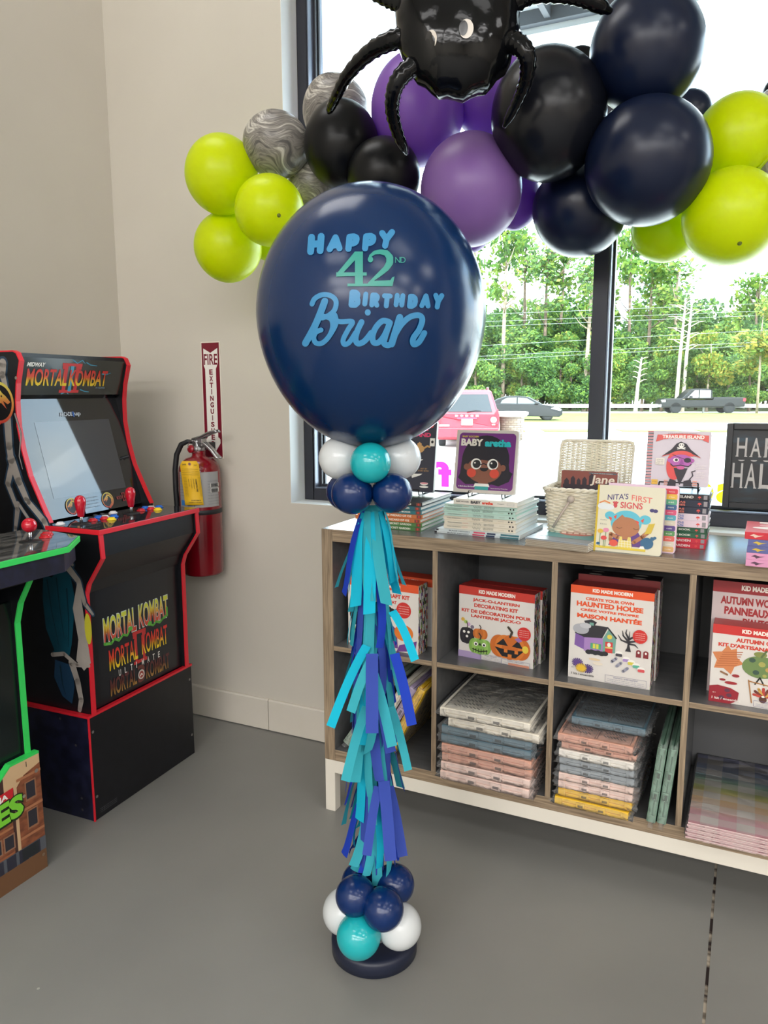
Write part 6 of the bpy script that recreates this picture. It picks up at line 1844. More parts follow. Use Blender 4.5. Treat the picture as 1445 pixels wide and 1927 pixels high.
# ================================================================== BALLOON GARLAND
lime = latex('lime_latex', (222, 234, 4), .30, .32, spec=.35, tint=(206, 232, 0))
lime2 = lime
purple = latex('purple_latex', (146, 98, 190), .32, .30, spec=.4, tint=(140, 72, 200))
violet = latex('violet_latex', (138, 102, 170), .34, .16, spec=.45)
black_l = latex('black_latex', (8, 9, 12), .32, .02, spec=.24)
char_l = latex('charcoal_latex', (17, 19, 26), .26, .02, spec=.33)
inkl = latex('ink_blue_latex', (15, 25, 50), .28, .03, spec=.38)
def marble():
    m, n, l, out = newmat('marbled_latex')
    p = n.new('ShaderNodeBsdfPrincipled'); t = n.new('ShaderNodeTexCoord'); mp = n.new('ShaderNodeMapping')
    mp.inputs['Rotation'].default_value = (.35, .2, 0); mp.inputs['Scale'].default_value = (3.2, 3.2, 26)
    z0_ = n.new('ShaderNodeTexNoise'); z0_.inputs['Scale'].default_value = 6.5; z0_.inputs['Detail'].default_value = 1.2
    l.new(t.outputs['Object'], z0_.inputs['Vector'])
    ad = n.new('ShaderNodeVectorMath'); ad.operation = 'MULTIPLY_ADD'; ad.inputs[1].default_value = (.22, .22, .22)
    l.new(z0_.outputs['Color'], ad.inputs[0]); l.new(t.outputs['Object'], ad.inputs[2]); l.new(ad.outputs[0], mp.inputs[0])
    w = n.new('ShaderNodeTexNoise'); w.inputs['Scale'].default_value = 2.6; w.inputs['Detail'].default_value = 3.5; w.inputs['Roughness'].default_value = .62
    l.new(mp.outputs[0], w.inputs['Vector'])
    r = n.new('ShaderNodeValToRGB')
    st = [(.26, (70, 68, 70)), (.38, (104, 100, 98)), (.45, (158, 152, 146)), (.50, (120, 116, 112)), (.56, (176, 170, 162)), (.62, (222, 218, 210)), (.68, (150, 145, 140)), (.78, (236, 234, 228))]
    while len(r.color_ramp.elements) < len(st): r.color_ramp.elements.new(.5)
    for e, (a, c) in zip(r.color_ramp.elements, st): e.position = a; e.color = lin(c)
    l.new(w.outputs['Fac'], r.inputs[0]); l.new(r.outputs[0], p.inputs['Base Color']); p.inputs['Roughness'].default_value = .3
    tr = n.new('ShaderNodeBsdfTranslucent'); l.new(r.outputs[0], tr.inputs['Color']); x = n.new('ShaderNodeMixShader'); x.inputs[0].default_value = .18
    l.new(p.outputs[0], x.inputs[1]); l.new(tr.outputs[0], x.inputs[2]); l.new(x.outputs[0], out.inputs[0])
    return m
marb = marble()
def garland_balloon(label, px, py, rx, ry, d, mat, tilt=0.0, nub=None, face=False):
    """party balloon at its place in the garland; the tied end points to the cluster's middle or away from the room"""
    c = away(px, py, d)
    k = d / FPX * (ray(px, py).normalized().dot(F_))
    o = thing('garland_balloon', label, 'balloon', c, 0, 'balloons of the garland in the window')
    r, h = rx * k, ry * k
    if face:
        ax = -ray(px, py).normalized(); r = (rx + ry) / 2 * k; h = r
    else:
        ax = (U_ * math.cos(tilt) + R_ * math.sin(tilt)).normalized()
    n = 30
    pf = []
    for i in range(n + 1):
        a = PI * i / n
        z_, q = -math.cos(a) * h, math.sin(a) * r
        if z_ < 0 and not face: q *= (1 - .05 * (z_ / h) ** 2)
        if z_ < 0 and face: z_ *= 1.12
        pf.append((q if 0 < i < n else (.006 if i == 0 else 0), z_))
    pf = [(.010, pf[0][1] - .022), (.0115, pf[0][1] - .018), (.005, pf[0][1] - .008)] + pf if face else pf
    m = MB(); m.lathe(pf, 48, axis=ax)
    solid('balloon_skin', m, mat, o)
    if not face:
        # knot at the back, towards the window
        b = ray(px, py).normalized() * (r * .98)
        m = MB(); m.lathe([(.006, 0), (.004, .008), (.009, .018), (.011, .022)], 14, b, axis=ray(px, py)); solid('knot', m, mat, o)
    if nub:
        v = (away(nub[0], nub[1], d) - c); back = -ray(px, py).normalized()
        p = v - back * v.dot(back); p = p + back * math.sqrt(max(r * r - p.length_squared, 0)) * .995
        m = MB(); m.lathe([(.0065, -.001), (.005, .0015), (.0, .0025)], 14, p, axis=p); solid('nub', m, latex('nub_' + mat.name, (104, 118, 20), .4, .1), o)
    return o
gb = garland_balloon
gb('lime green balloon at the left end of the garland, uppermost of its cluster', 417, 329, 68, 73, 2.62, lime)
gb('lime green balloon with a dark nub, right beside the giant navy balloon', 507, 396, 63, 67, 2.47, lime, nub=(524, 405), face=True)
gb('lowest lime green balloon at the left end of the garland', 429, 465, 63, 65, 2.66, lime)
gb('small sliver of lime green balloon between two lime balloons and the giant balloon', 505, 445, 44, 44, 2.78, lime)
gb('grey marbled balloon above the lime green cluster on the left', 520, 273, 63, 60, 2.60, marb, tilt=.3)
gb('grey marbled balloon in front of the window frame, behind a spider leg', 632, 212, 68, 62, 2.72, marb, tilt=1.2)
gb('grey marbled balloon peeking out above the giant navy balloon', 592, 348, 50, 50, 2.64, marb, tilt=-.6)
gb('black balloon touched by the tip of the long spider leg', 642, 272, 70, 81, 2.50, black_l)
gb('small black balloon just above the giant navy balloon', 722, 331, 70, 68, 2.40, black_l, face=True)
gb('black balloon hidden low between the marbled balloon and the giant balloon', 630, 372, 46, 46, 2.72, black_l)
gb('deep purple balloon left of and below the spider body', 786, 206, 88, 104, 2.56, purple)
gb('deep purple balloon right below the spider body', 925, 172, 78, 88, 2.62, purple)
gb('violet balloon right of the giant navy balloon, lowest of the purple ones in front', 886, 358, 95, 103, 2.36, violet)
gb('purple balloon peeking out right of the violet balloon', 968, 372, 48, 60, 2.56, purple)
gb('sliver of purple balloon below the violet balloon', 885, 435, 38, 40, 2.60, purple)
gb('large charcoal balloon under the right front spider leg', 1032, 217, 107, 120, 2.34, char_l)
gb('large ink blue balloon at the top right, cut by the photo edge', 1217, 97, 105, 112, 2.40, inkl)
gb('large ink blue balloon below the top right one', 1218, 305, 113, 117, 2.28, inkl, face=True)
gb('ink blue balloon hanging lowest in front of the mullion', 1089, 398, 88, 82, 2.46, inkl, tilt=.5)
gb('small dark balloon peeking out above the charcoal balloon', 1092, 128, 36, 38, 2.70, black_l)
gb('small dark balloon peeking out behind the two ink blue balloons', 1297, 215, 42, 44, 2.74, inkl)
gb('lime green balloon at the right, uppermost of its cluster', 1386, 262, 78, 84, 2.50, lime, tilt=.5)
gb('lime green balloon with a dark nub at the right', 1376, 408, 89, 89, 2.32, lime, nub=(1391, 456), face=True)
gb('lime green balloon below the ink blue one, lowest at the right', 1252, 432, 62, 60, 2.52, lime)
gb('grey marbled balloon cut by the right edge of the photo, upper one', 1462, 225, 50, 62, 2.60, marb, tilt=.2)
gb('grey marbled balloon cut by the right edge of the photo, lower one', 1466, 330, 48, 52, 2.50, marb, tilt=.8)
gb('black balloon at the far right cut by the photo edge, above the marbled ones', 1475, 180, 40, 40, 2.72, black_l)
# spider
SPD = 2.12
spider = thing('foil_spider', 'shiny black foil spider balloon with white crescent eyes hanging on the garland at the top', 'balloon', away(862, 40, SPD), 0)
sc0 = spider.location.copy()
def sp(px, py, d=SPD): return away(px, py, d) - sc0
foil = noisy('black_foil', (7, 8, 11), (11, 12, 15), nscale=9, rough=.10, bump=.3, spec=.28, coat=.0)
kpx = SPD / FPX
m = MB()
nu, nv = 48, 28
V, Fc = [], []
ax, ay, az_ = R_ * (98 * kpx), U_ * (122 * kpx), F_ * (62 * kpx)
rol = .10
A1, A2 = ax * math.cos(rol) + ay * (math.sin(rol) * .8), -ax * (math.sin(rol) * .8) + ay * math.cos(rol)
for j in range(nv + 1):
    t = PI * j / nv
    for i in range(nu):
        a = 2 * PI * i / nu
        # pillow shape: seam running round in the picture plane, with wrinkles at the seam
        x, y, z_ = math.cos(a) * math.sin(t), math.sin(a) * math.sin(t), -math.cos(t)
        wr = 1 + .030 * math.sin(a * 15) * max(0, math.sin(t)) ** 6
        z_ = math.copysign(abs(z_) ** .9, z_)
        V.append(tuple(A1 * (x * wr) + A2 * (y * wr * (1.0 if y < 0 else 1.1)) + az_ * z_))
for j in range(nv):
    for i in range(nu):
        i2 = (i + 1) % nu
        Fc.append((j * nu + i, (j + 1) * nu + i, (j + 1) * nu + i2, j * nu + i2))
m.add(V, Fc, 0, True)
sb = solid('body', m, foil, spider)
m = MB(); a = sp(852, 158, SPD - .01); m.add([tuple(a + R_ * -.012), tuple(a + R_ * .012), tuple(a + R_ * .008 - U_ * .014), tuple(a - R_ * .006 - U_ * .016)], [(0, 1, 2, 3)]); solid('tail_tab', m, foil, spider)
def skin_pt(px, py, lift):
    d = ray(px, py).normalized(); o = CAM - sc0
    n1, n2, n3 = A1.length, A2.length, az_.length
    e1, e2, e3 = A1.normalized(), A2.normalized(), az_.normalized()
    oo = Vector((o.dot(e1) / n1, o.dot(e2) / n2, o.dot(e3) / n3)); dd = Vector((d.dot(e1) / n1, d.dot(e2) / n2, d.dot(e3) / n3))
    a, b, c = dd.dot(dd), 2 * oo.dot(dd), oo.dot(oo) - 1
    t = (-b - math.sqrt(max(b * b - 4 * a * c, 0))) / (2 * a)
    p = o + d * t
    return tuple(p - F_ * (.004 + lift))
for ex, ey, rx, ry in ((811, 76, 10.5, 18), (877, 56, 13.5, 18.5)):
    A = Art(); wmt = C(222, 214, 204, .25, coat=.4)
    A.ell(ex, ey, rx, ry, wmt, rot=.12); A.z += .0006; A.ell(ex - rx * .42, ey - 1, rx * .62, ry * .78, C(14, 14, 17, .15), rot=.1)
    A.build('eye', sb, place=lambda x, y, z_: skin_pt(x, y, z_))
def leg(P, W0, ds):
    pts = spl([(p[0], p[1], d) for p, d in zip(P, ds)], 8)
    k = len(pts)
    m = MB()
    rr = []
    for i in range(k):
        t = i / (k - 1)
        rr.append(max(.004, (W0[0] + (W0[1] - W0[0]) * t) / 2 * kpx * (1 + .09 * math.sin(i * 2.6)) * (1 if t < .9 else 1 - (t - .9) * 6)))
    m.tube([sp(p[0], p[1], p[2]) for p in pts], rr, 12)
    solid('leg', m, foil, spider)
leg([(790, 72), (752, 72), (700, 95), (655, 140), (628, 190), (618, 213)], (36, 14), [2.10, 2.10, 2.14, 2.22, 2.30, 2.34])
leg([(800, 120), (772, 128), (745, 160), (738, 205), (748, 250), (766, 290)], (34, 16), [2.07, 2.04, 2.03, 2.05, 2.08, 2.12])
leg([(940, 78), (972, 82), (992, 105), (990, 150), (972, 195), (948, 240)], (36, 14), [2.08, 2.05, 2.03, 2.05, 2.08, 2.10])
leg([(800, 10), (765, 8), (730, -4), (690, -22), (650, -40)], (36, 20), [2.12, 2.14, 2.17, 2.2, 2.22])
leg([(930, 20), (965, 5), (1000, -12), (1060, -12), (1105, 0), (1150, 22)], (36, 22), [2.12, 2.13, 2.15, 2.17, 2.19, 2.22])
m = MB(); m.tube([away(1445, 292, 2.3), away(1430, 312, 2.36), away(1414, 322, 2.38)], .003, 5)
tag(solid('ribbon', m, lime, None), 'thin lime green ribbon between the lime balloons at the right', 'ribbon')
# ================================================================== OUTSIDE
GZ = -.35
def ground(px, py): return on(px, py, 'z', GZ)
lot = noisy('car_park_concrete', (208, 206, 200), (232, 230, 226), nscale=.8, detail=8, rough=.9)
asph = noisy('road_asphalt', (196, 194, 190), (216, 214, 210), nscale=1.2, detail=6, rough=.9)
grass_m = noisy('mown_grass', (82, 102, 36), (120, 130, 54), nscale=.6, detail=8, rough=.95, lo=.35, hi=.65)
RD = math.atan2(46.571 - 41.811, 2.044 + 5.782) * .62            # the road runs slightly askew to the shop
fx, fy = math.cos(RD), math.sin(RD)
def road_pt(along, across, z=GZ):
    """along the road, distance across it from the shop (metres)"""
    return (-2.0 + along * fx - (across - 44.2) * fy, 44.2 + along * fy + (across - 44.2) * fx, z)
def strip_mesh(a0, a1, c0, c1, z0, z1):
    m = MB(); V = [road_pt(a0, c0, z0), road_pt(a1, c0, z0), road_pt(a1, c1, z0), road_pt(a0, c1, z0)]
    V += [(v[0], v[1], z1) for v in V]
    return m.add(V, [(0, 3, 2, 1), (4, 5, 6, 7), (0, 1, 5, 4), (1, 2, 6, 5), (2, 3, 7, 6), (3, 0, 4, 7)])
m = MB(); m.box(-75, 75, -60, 130, GZ - .3, GZ)
struct('ground', m, lot)
struct('road', strip_mesh(-70, 70, 35.2, 43.0, GZ, GZ + .012), asph)
tag(solid('grass', strip_mesh(-70, 70, 43.0, 60.8, GZ, GZ + .03), grass_m), 'strip of mown grass between the road and the guard rail', 'grass', kind='stuff')
tag(solid('grass', strip_mesh(-70, 70, 67.5, 110, GZ, GZ + .03), noisy('forest_floor', (70, 84, 46), (110, 120, 66), nscale=.5, rough=.95)), 'dark undergrowth on the ground below the far trees', 'grass', kind='stuff')
# broken strip of grass on the near kerb
for i in range(10):
    a0 = -22.2 + 3.3 * i
    tag(solid('grass_patch', strip_mesh(a0, a0 + 2.5, 33.0, 34.7, GZ, GZ + .035), grass_m), 'short strips of grass along the near kerb beyond the car park', 'grass', 'grass strips along the kerb')
# guard rail
gr = thing('guard_rail', 'long pale guard rail in front of the trees beyond the grass', 'guard rail', road_pt(0, 62.0), RD)
m = MB(); m.prism([(0, .42), (.05, .47), (0, .55), (.05, .63), (0, .70), (-.03, .70), (.02, .63), (-.03, .55), (.02, .47), (-.03, .42)], -50, 50, 'x')
solid('rail', m, C(226, 226, 224, .5, .2), gr)
for k in range(26): solid('post', MB().box(-50 + 4 * k, -49.86 + 4 * k, .05, .2, 0, .70), C(190, 188, 182, .7), gr)

def wheel(parent, x, y, r, w=.22):
    m = MB(); m.lathe([(r * .60, -w / 2), (r * .97, -w / 2), (r, -w * .3), (r, w * .3), (r * .97, w / 2), (r * .60, w / 2)], 28, (x, y, r), 0, axis=(0, 1, 0))
    wl = solid('wheel', m, C(34, 36, 40, .8), parent)
    m = MB(); m.lathe([(0, -w * .4), (r * .6, -w * .42), (r * .6, w * .42), (0, w * .4)], 24, (x, y, r), 0, axis=(0, 1, 0))
    for k in range(5):
        a = 2 * PI * k / 5
        for s_ in (-1, 1): m.box(x - .03, x + .03, y + s_ * w * .44 - .01, y + s_ * w * .44 + .01, r - .03, r + .03)
    solid('rim', m, C(214, 216, 218, .3, .6), wl)
def tapered(mb, bot, top, z0, z1, mi=0):
    """loft between two plan rectangles (x0,x1,y0,y1)"""
    V = [(bot[0], bot[2], z0), (bot[1], bot[2], z0), (bot[1], bot[3], z0), (bot[0], bot[3], z0), (top[0], top[2], z1), (top[1], top[2], z1), (top[1], top[3], z1), (top[0], top[3], z1)]
    return mb.add(V, [(0, 3, 2, 1), (4, 5, 6, 7), (0, 1, 5, 4), (1, 2, 6, 5), (2, 3, 7, 6), (3, 0, 4, 7)], mi)
def pane(parent, name, pts, th, mat):
    m = MB(); P = [Vector(p) for p in pts]; n = (P[1] - P[0]).cross(P[2] - P[0]).normalized() * th
    k = len(P); V = [tuple(p) for p in P] + [tuple(p + n) for p in P]
    m.add(V, [tuple(range(k)), tuple(reversed(range(k, 2 * k)))] + [(i, (i + 1) % k, k + (i + 1) % k, k + i) for i in range(k)])
    return solid(name, m, mat, parent)
cglass = C(40, 46, 50, .15)
# ---- red minivan, seen from behind (local -y is its rear)
vp = ground(878, 843)
dirv = (vp - CAM); vrz = math.atan2(-dirv.x, dirv.y)
van = thing('minivan', 'red minivan parked outside with its rear towards the window', 'car', vp, vrz)
redp = C(136, 20, 44, .35, coat=.2)
b = MB()
tapered(b, (-.90, .90, .10, 4.9), (-.985, .985, 0.0, 5.0), .24, .62)
tapered(b, (-.985, .985, .0, 5.0), (-.96, .96, .04, 4.6), .62, 1.02)
tapered(b, (-.96, .96, .04, 3.9), (-.74, .74, .34, 3.0), 1.02, 1.70)
tapered(b, (-.74, .74, .34, 3.0), (-.66, .66, .46, 2.9), 1.70, 1.765)
body = solid('body', b, redp, van, bevel=.05, seg=3)
m = MB(); tapered(m, (-.93, .93, -.10, .2), (-.97, .97, -.06, .2), .32, .62); solid('bumper', m, redp, van, bevel=.03)
pane(van, 'rear_window', [(-.76, .075, 1.09), (.76, .075, 1.09), (.62, .315, 1.62), (-.62, .315, 1.62)], .02, cglass)
for s_ in (-1, 1):
    m = MB(); m.prism([(s_ * .80, .70), (s_ * .975, .72), (s_ * .965, 1.02), (s_ * .93, 1.18), (s_ * .83, 1.06)], -.045, .12, 'y'); solid('tail_light', m, C(214, 34, 50, .2, coat=.4), van, bevel=.008)
    m = MB(); m.tube([(s_ * .64, .55, 1.765), (s_ * .64, .7, 1.82), (s_ * .64, 2.5, 1.82), (s_ * .64, 2.7, 1.765)], .02, 8); solid('roof_rail', m, C(150, 60, 76, .4), van)
    wheel(van, s_ * 0, 0, .33) if False else None
m = MB(); m.box(-.17, .17, -.055, .01, .70, .88); lp = solid('licence_plate', m, C(240, 240, 236, .4), van)
m = MB(); m.box(-.30, .30, -.045, .03, .885, .93); solid('plate_light_bar', m, C(190, 60, 84, .3), van)
A = Art()
for i, ch in enumerate('DODGE'): A.text(ch, -.36 + .155 * i, .955, .085, .055, C(236, 232, 232, .3), bold=.04)
A.ell(.80, .86, .09, .09, WHITE); A.text('OHM', .75, .70, .10, .04, WHITE, bold=.04); A.text('GRAND CARAVAN', -.84, .66, .30, .06, C(236, 232, 232, .3), bold=.02)
A.build('badge_lettering', van, (0, -.062, 0), (1, 0, 0), (0, 0, 1))
m = MB(); m.tube([(.0, .04, 1.10), (.25, .05, 1.14), (.42, .07, 1.12)], .012, 6); solid('rear_wiper', m, BLACK, van)
for x in (-.78, .78):
    for y in (.95, 4.0):
        mm_ = MB(); mm_.lathe([(.2, -.11), (.32, -.11), (.34, -.08), (.34, .08), (.32, .11), (.2, .11)], 24, (x, y, .34), axis=(1, 0, 0)); solid('wheel', mm_, C(34, 36, 40, .8), van)
# ---- dark saloon on the road (nose to the right)
def side_panes(parent, y, sgn, polys, mat):
    for P in polys: pane(parent, 'side_window', [(x, y, z) for x, z in P], .02 * sgn, mat)
sd = ground(985, 792)
sed = thing('sedan_car', 'dark saloon car driving on the road to the right, partly behind the red minivan', 'car', sd, RD)
dkp = C(16, 21, 27, .35, coat=.15)
b = MB()
b.prism([(-2.25, .30), (2.05, .24), (2.22, .36), (2.24, .60), (2.05, .78), (1.2, .93), (.2, .98), (-1.5, 1.0), (-2.2, .96), (-2.3, .70)], 0, 1.8, 'y')
body = solid('body', b, dkp, sed, bevel=.06, seg=3)
b = MB(); b.prism([(-1.95, .97), (1.15, .92), (.25, 1.38), (-.25, 1.45), (-.95, 1.44), (-1.55, 1.25)], .14, 1.66, 'y'); solid('cabin', b, dkp, sed, bevel=.05, seg=3)
pal = C(120, 132, 136, .15)
side_panes(sed, .128, 1, [[(-.35, 1.0), (.75, .99), (.15, 1.32), (-.35, 1.36)], [(-1.35, 1.02), (-.42, 1.0), (-.42, 1.36), (-.95, 1.35), (-1.25, 1.2)]], pal)
pane(sed, 'windscreen', [(1.02, .25, .99), (1.02, 1.55, .99), (.28, 1.5, 1.37), (.28, .3, 1.37)], .02, C(150, 166, 174, .08))
m = MB(); m.box(.62, .82, -.14, .05, .96, 1.08); solid('wing_mirror', m, dkp, sed, bevel=.02)
m = MB(); m.prism([(1.55, .72), (2.1, .58), (2.16, .68), (1.8, .82)], -.012, .04, 'y'); solid('headlight', m, C(232, 234, 236, .1), sed)
for y in (.12, 1.68): wheel(sed, 1.38, y, .33); wheel(sed, -1.35, y, .33)
# ---- black pickup (nose to the left)
tp = ground(1322, 778)
tr_ = thing('pickup_truck', 'black pickup truck driving to the left in front of the guard rail', 'truck', tp, RD)
bkp = C(14, 17, 23, .4, coat=.1)
b = MB()
b.prism([(-3.1, .45), (3.05, .50), (3.10, .75), (3.05, 1.18), (.75, 1.14), (.7, 1.02), (-1.5, 1.02), (-1.55, 1.14), (-2.9, 1.12), (-3.1, .95)], 0, 2.0, 'y')
solid('body', b, bkp, tr_, bevel=.06, seg=3)
b = MB(); b.prism([(-1.6, 1.1), (.72, 1.1), (.66, 1.75), (.4, 1.86), (-.5, 1.88), (-.9, 1.80)], .14, 1.86, 'y'); solid('cab', b, bkp, tr_, bevel=.05, seg=3)
side_panes(tr_, .128, 1, [[(-1.15, 1.2), (-.35, 1.2), (-.35, 1.76), (-.62, 1.76)], [(-.25, 1.2), (.55, 1.2), (.52, 1.74), (-.25, 1.77)]], C(210, 216, 220, .1, coat=.4))
b = MB(); b.box(.78, 2.9, .05, .12, 1.1, 1.22); b.box(.78, 2.9, 1.88, 1.95, 1.1, 1.22); b.box(2.9, 3.02, .05, 1.95, .8, 1.2); solid('bed_rail', b, bkp, tr_, bevel=.02)
m = MB(); m.box(2.92, 3.11, -.012, .10, .92, 1.16); solid('tail_light', m, C(190, 40, 56, .3), tr_)
m = MB(); m.box(-3.08, -2.8, -.012, .25, .86, 1.04); solid('headlight', m, C(226, 228, 230, .15), tr_)
m = MB(); m.box(-3.2, -3.05, .02, 1.98, .48, .68); m.box(3.05, 3.22, .02, 1.98, .55, .72); solid('bumper', m, C(150, 152, 156, .3, .6), tr_, bevel=.02)
m = MB(); m.box(-1.05, -.85, -.2, .05, 1.12, 1.34); solid('wing_mirror', m, bkp, tr_, bevel=.02)
for y in (.14, 1.86): wheel(tr_, -2.0, y, .42, .28); wheel(tr_, 1.95, y, .42, .28)
# ---- pale brick planter by the car park
pp = ground(962, 829)
pl = thing('brick_planter', 'white brick-patterned bin with a wide round rim outside, beside the red minivan', 'bin', pp, 0)
def brick_white():
    m, n, l, out = newmat('white_brick')
    p = n.new('ShaderNodeBsdfPrincipled'); t = n.new('ShaderNodeTexCoord'); bt = n.new('ShaderNodeTexBrick')
    bt.inputs['Color1'].default_value = lin((130, 122, 112)); bt.inputs['Color2'].default_value = lin((112, 100, 86)); bt.inputs['Mortar'].default_value = lin((66, 44, 30)); bt.inputs['Scale'].default_value = 3.2; bt.inputs['Mortar Size'].default_value = .018; bt.inputs['Brick Width'].default_value = .6
    mp = n.new('ShaderNodeMapping'); mp.inputs['Rotation'].default_value = (PI / 2, 0, 0); l.new(t.outputs['Object'], mp.inputs[0]); l.new(mp.outputs[0], bt.inputs['Vector']); l.new(bt.outputs['Color'], p.inputs['Base Color']); p.inputs['Roughness'].default_value = .8; l.new(p.outputs[0], out.inputs[0]); return m
kq = (pp - CAM).length / FPX
m = MB(); m.lathe([(18 * kq, 0), (20 * kq, 2 * kq), (23 * kq, 43 * kq), (22 * kq, 44 * kq)], 28); solid('bin_body', m, brick_white(), pl)
m = MB(); m.lathe([(23 * kq, 44 * kq), (26 * kq, 44.5 * kq), (30 * kq, 48 * kq), (30 * kq, 52 * kq), (26 * kq, 53.5 * kq), (0, 53.5 * kq)], 28); solid('rim', m, C(240, 236, 226, .6), pl)
# ---- trees
leaf_cols = [(116, 146, 62), (98, 132, 64), (80, 114, 62), (62, 92, 54), (138, 154, 70), (164, 154, 68)]
def leafmat(i):
    c = leaf_cols[i]
    return latex('leaf_%d' % i, c, .6, .35, spec=.2)
leaf_m = [leafmat(i) for i in range(6)]
rt = random.Random(5)
def crown_mesh(nm, rx, rz, n, size, weights, hollow=.35, blobs=9):
    m = MB()
    cs = []
    for _ in range(blobs):
        a, zz_, q = rt.uniform(0, 2 * PI), rt.uniform(-.75, .8), rt.uniform(.15, .7)
        cs.append((rx * q * math.cos(a), rx * q * math.sin(a), rz * zz_, rx * rt.uniform(.35, .6)))
    for _ in range(n):
        c = rt.choice(cs)
        d = Vector((rt.gauss(0, 1), rt.gauss(0, 1), rt.gauss(0, 1))).normalized() * c[3] * (hollow + (1 - hollow) * rt.random() ** .5)
        p = Vector((c[0], c[1], c[2])) + Vector((d.x, d.y, d.z * .8))
        u = Vector((rt.gauss(0, 1), rt.gauss(0, 1), rt.gauss(0, 1))).normalized()
        w = u.orthogonal().normalized(); s_ = size * rt.uniform(.6, 1.3)
        m.add([tuple(p - u * s_), tuple(p + w * s_ * .55), tuple(p + u * s_), tuple(p - w * s_ * .55)], [(0, 1, 2, 3)], rt.choices(range(6), weights)[0])
    me = m.mesh(nm)
    for x in leaf_m: me.materials.append(x)
    return me
bushes = [crown_mesh('bush_crown', 2.6, 3.6, 4200, .19, w) for w in ((3, 4, 3, 1, 1, 0), (1, 3, 4, 3, 0, 0), (4, 3, 1, 1, 2, 1), (2, 2, 3, 4, 0, 0))]
yellowish = crown_mesh('yellow_crown', 2.3, 3.3, 3400, .18, (4, 1, 1, 0, 4, 4))
pinec = [crown_mesh('pine_crown', 2.2, 3.6, 800, .24, (3, 3, 2, 1, 2, 0), hollow=.2, blobs=11) for _ in range(3)]
bark, bark2 = noisy('bark_grey', (120, 104, 90), (170, 152, 132), nscale=4, rough=.9), noisy('bark_brown', (84, 70, 60), (130, 110, 92), nscale=4, rough=.9)
def tree(name, label, loc, hgt, crown, cz, csc, trunk_r, tm, group, branches=4, lean=0.0):
    o = thing(name, label, 'tree', loc, rt.uniform(0, 6.28), group)
    m = MB()
    m.tube([(0, 0, -.1), (lean * .4, .0, hgt * .4), (lean * .8, .1, hgt * .75), (lean, .0, hgt)], [trunk_r, trunk_r * .8, trunk_r * .6, trunk_r * .25], 8)
    for k in range(branches):
        a = rt.uniform(0, 6.28); z_ = hgt * rt.uniform(.5, .92); L = hgt * rt.uniform(.08, .16)
        m.tube([(lean * .7, 0, z_), (lean * .7 + L * .6 * math.cos(a), L * .6 * math.sin(a), z_ + L * .4), (lean * .7 + L * math.cos(a), L * math.sin(a), z_ + L * .9)], [trunk_r * .35, trunk_r * .22, trunk_r * .08], 5)
    solid('trunk', m, tm, o, fixn=False)
    c = bpy.data.objects.new('crown', crown); COL.objects.link(c); c.parent = o
    c.location = (lean, 0, cz); c.scale = csc
    return o
def at_rail(px, across):
    """ground spot in the direction of px at a distance across the road"""
    d = ray(px, 760); t = 0
    for t in [x * .25 for x in range(160, 700)]:
        p = CAM + d * t
        ac = 44.2 + (-(p.x + 2.0) * fy + (p.y - 44.2) * fx)
        if ac >= across: break
    return Vector((p.x, p.y, GZ))
i = 0
for row, (ac, h0, n0) in enumerate(((66.5, 5.0, 33), (71, 6.8, 30), (77, 9.0, 27), (84, 11.5, 24))):
    for k in range(n0):
        px = 190 + (1400 / (n0 - 1)) * k + rt.uniform(-14, 14) + 9 * row
        loc = at_rail(px, ac + rt.uniform(-1.2, 1.2))
        h = h0 * rt.uniform(.82, 1.15)
        s_ = h / 8.6
        tree('broadleaf_tree', ('low leafy tree in the front row of woods beyond the guard rail', 'leafy tree in the second row of the woods beyond the guard rail', 'tall leafy tree in the third row of the woods beyond the guard rail', 'tallest leafy tree at the back of the woods beyond the guard rail')[row], loc, h * .82, bushes[(i * 7 + row) % 4], h * .52, (s_ * 1.15, s_ * 1.15, s_ * 1.12), .14, bark2, 'trees in row %s of the woods' % ('one', 'two', 'three', 'four')[row], 3)
        i += 1
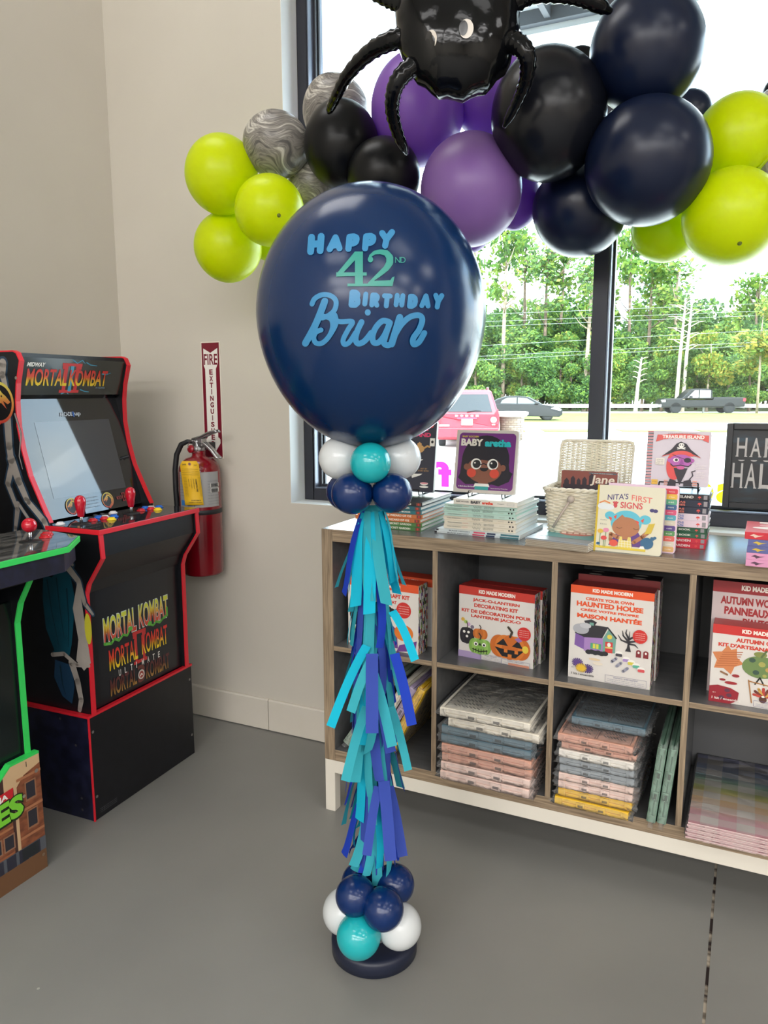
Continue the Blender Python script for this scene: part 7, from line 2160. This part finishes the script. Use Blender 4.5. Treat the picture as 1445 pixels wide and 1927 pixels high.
for px, top, ac, lb_ in ((945, 420, 67, 'tall pine with a bare trunk seen just right of the giant navy balloon'), (1020, 455, 74, 'pine with a crooked crown between the violet balloon and the mullion'), (1045, 470, 76, 'slim pine standing left of the mullion behind other trees'), (1098, 470, 66, 'pine with a pale straight trunk close to the mullion on its left'), (985, 440, 80, 'thin pine in the back behind the crooked pine'),
                         (1215, 480, 72, 'pine right of the mullion under the lime balloon'), (1265, 495, 70, 'pale trunked pine behind the pickup hood'), (1180, 440, 78, 'pine with its crown beside the mullion on the right'), (1240, 500, 80, 'thin pine far back right of the mullion'), (880, 440, 75, 'pine at the edge of the giant navy balloon'), (760, 430, 72, 'pine hidden behind the giant navy balloon'), (1420, 520, 74, 'pine behind the yellow green tree at the right')):
    loc = at_rail(px, ac); dist = (loc - CAM).dot(F_)
    hgt = (ray(px, top) * (dist / ray(px, top).dot(F_)) + CAM).z - GZ
    tree('pine_tree', lb_, loc, hgt * .97, pinec[int(px) % 3], hgt * .74, (1.05, 1.05, hgt * .25 / 3.2), .20, bark if px in (1098, 1265, 945) else bark2, 'pines standing above the woods', 7, rt.uniform(-.5, .5))
for px, ac, h, lb_ in ((1425, 60.5, 9.2, 'yellow green tree at the right edge of the photo'), (1330, 65.2, 7.0, 'yellow green tree left of the one at the right edge')):
    loc = at_rail(px, ac); tree('broadleaf_tree', lb_, loc, h * .85, yellowish, h * .55, (h / 8.4,) * 3, .10, bark, 'yellow green trees', 4)
for px, ac, h, lb_ in ((1272, 64.6, 9, 'twin pale trunk left one, bare, behind the pickup hood'), (1284, 64.9, 9, 'twin pale trunk right one, bare, behind the pickup cab'), (1196, 64.5, 4.4, 'small dead pale tree right of the mullion')):
    loc = at_rail(px, ac); o = thing('bare_tree', lb_, 'tree', loc, 0, 'bare pale trunks')
    m = MB(); m.tube([(0, 0, -.1), (.1, 0, h * .5), (.3, 0, h)], [.17, .13, .05], 8)
    for k in range(9):
        s_ = -1 if k % 2 else 1; z_ = h * (.55 + .05 * k); L = h * .13
        m.tube([(.2, 0, z_), (.2 + s_ * L * .6, .1, z_ + L * .35), (.2 + s_ * L, .2, z_ + L * .4)], [.05, .03, .012], 5)
    solid('trunk', m, C(206, 192, 172, .8), o)
# ---- overhead wires along the road
for j, (yl, yr) in enumerate(((589, 568), (603, 582), (612, 590), (648, 618), (668, 640), (675, 646))):
    P = []
    for k in range(21):
        al = -45 + 90 * k / 20
        base = road_pt(al, 58.5)
        x_ = proj_x = None
        p = Vector(base); d = (p - CAM); z_ = d.dot(F_); px = IW / 2 + FPX * d.dot(R_) / z_
        py = yl + (yr - yl) * (px - 900) / 545 + 3 * math.sin(PI * k / 20)
        P.append(tuple(CAM + ray(px, py) * z_))
    m = MB(); m.tube(P, .011, 5)
    tag(solid('power_line', m, C(150, 154, 158, .6), None), 'thin pale overhead wire crossing the trees, ' + ('topmost of six', 'second from the top', 'third from the top', 'third from the bottom', 'second from the bottom', 'lowest of six')[j], 'wire', 'overhead wires')
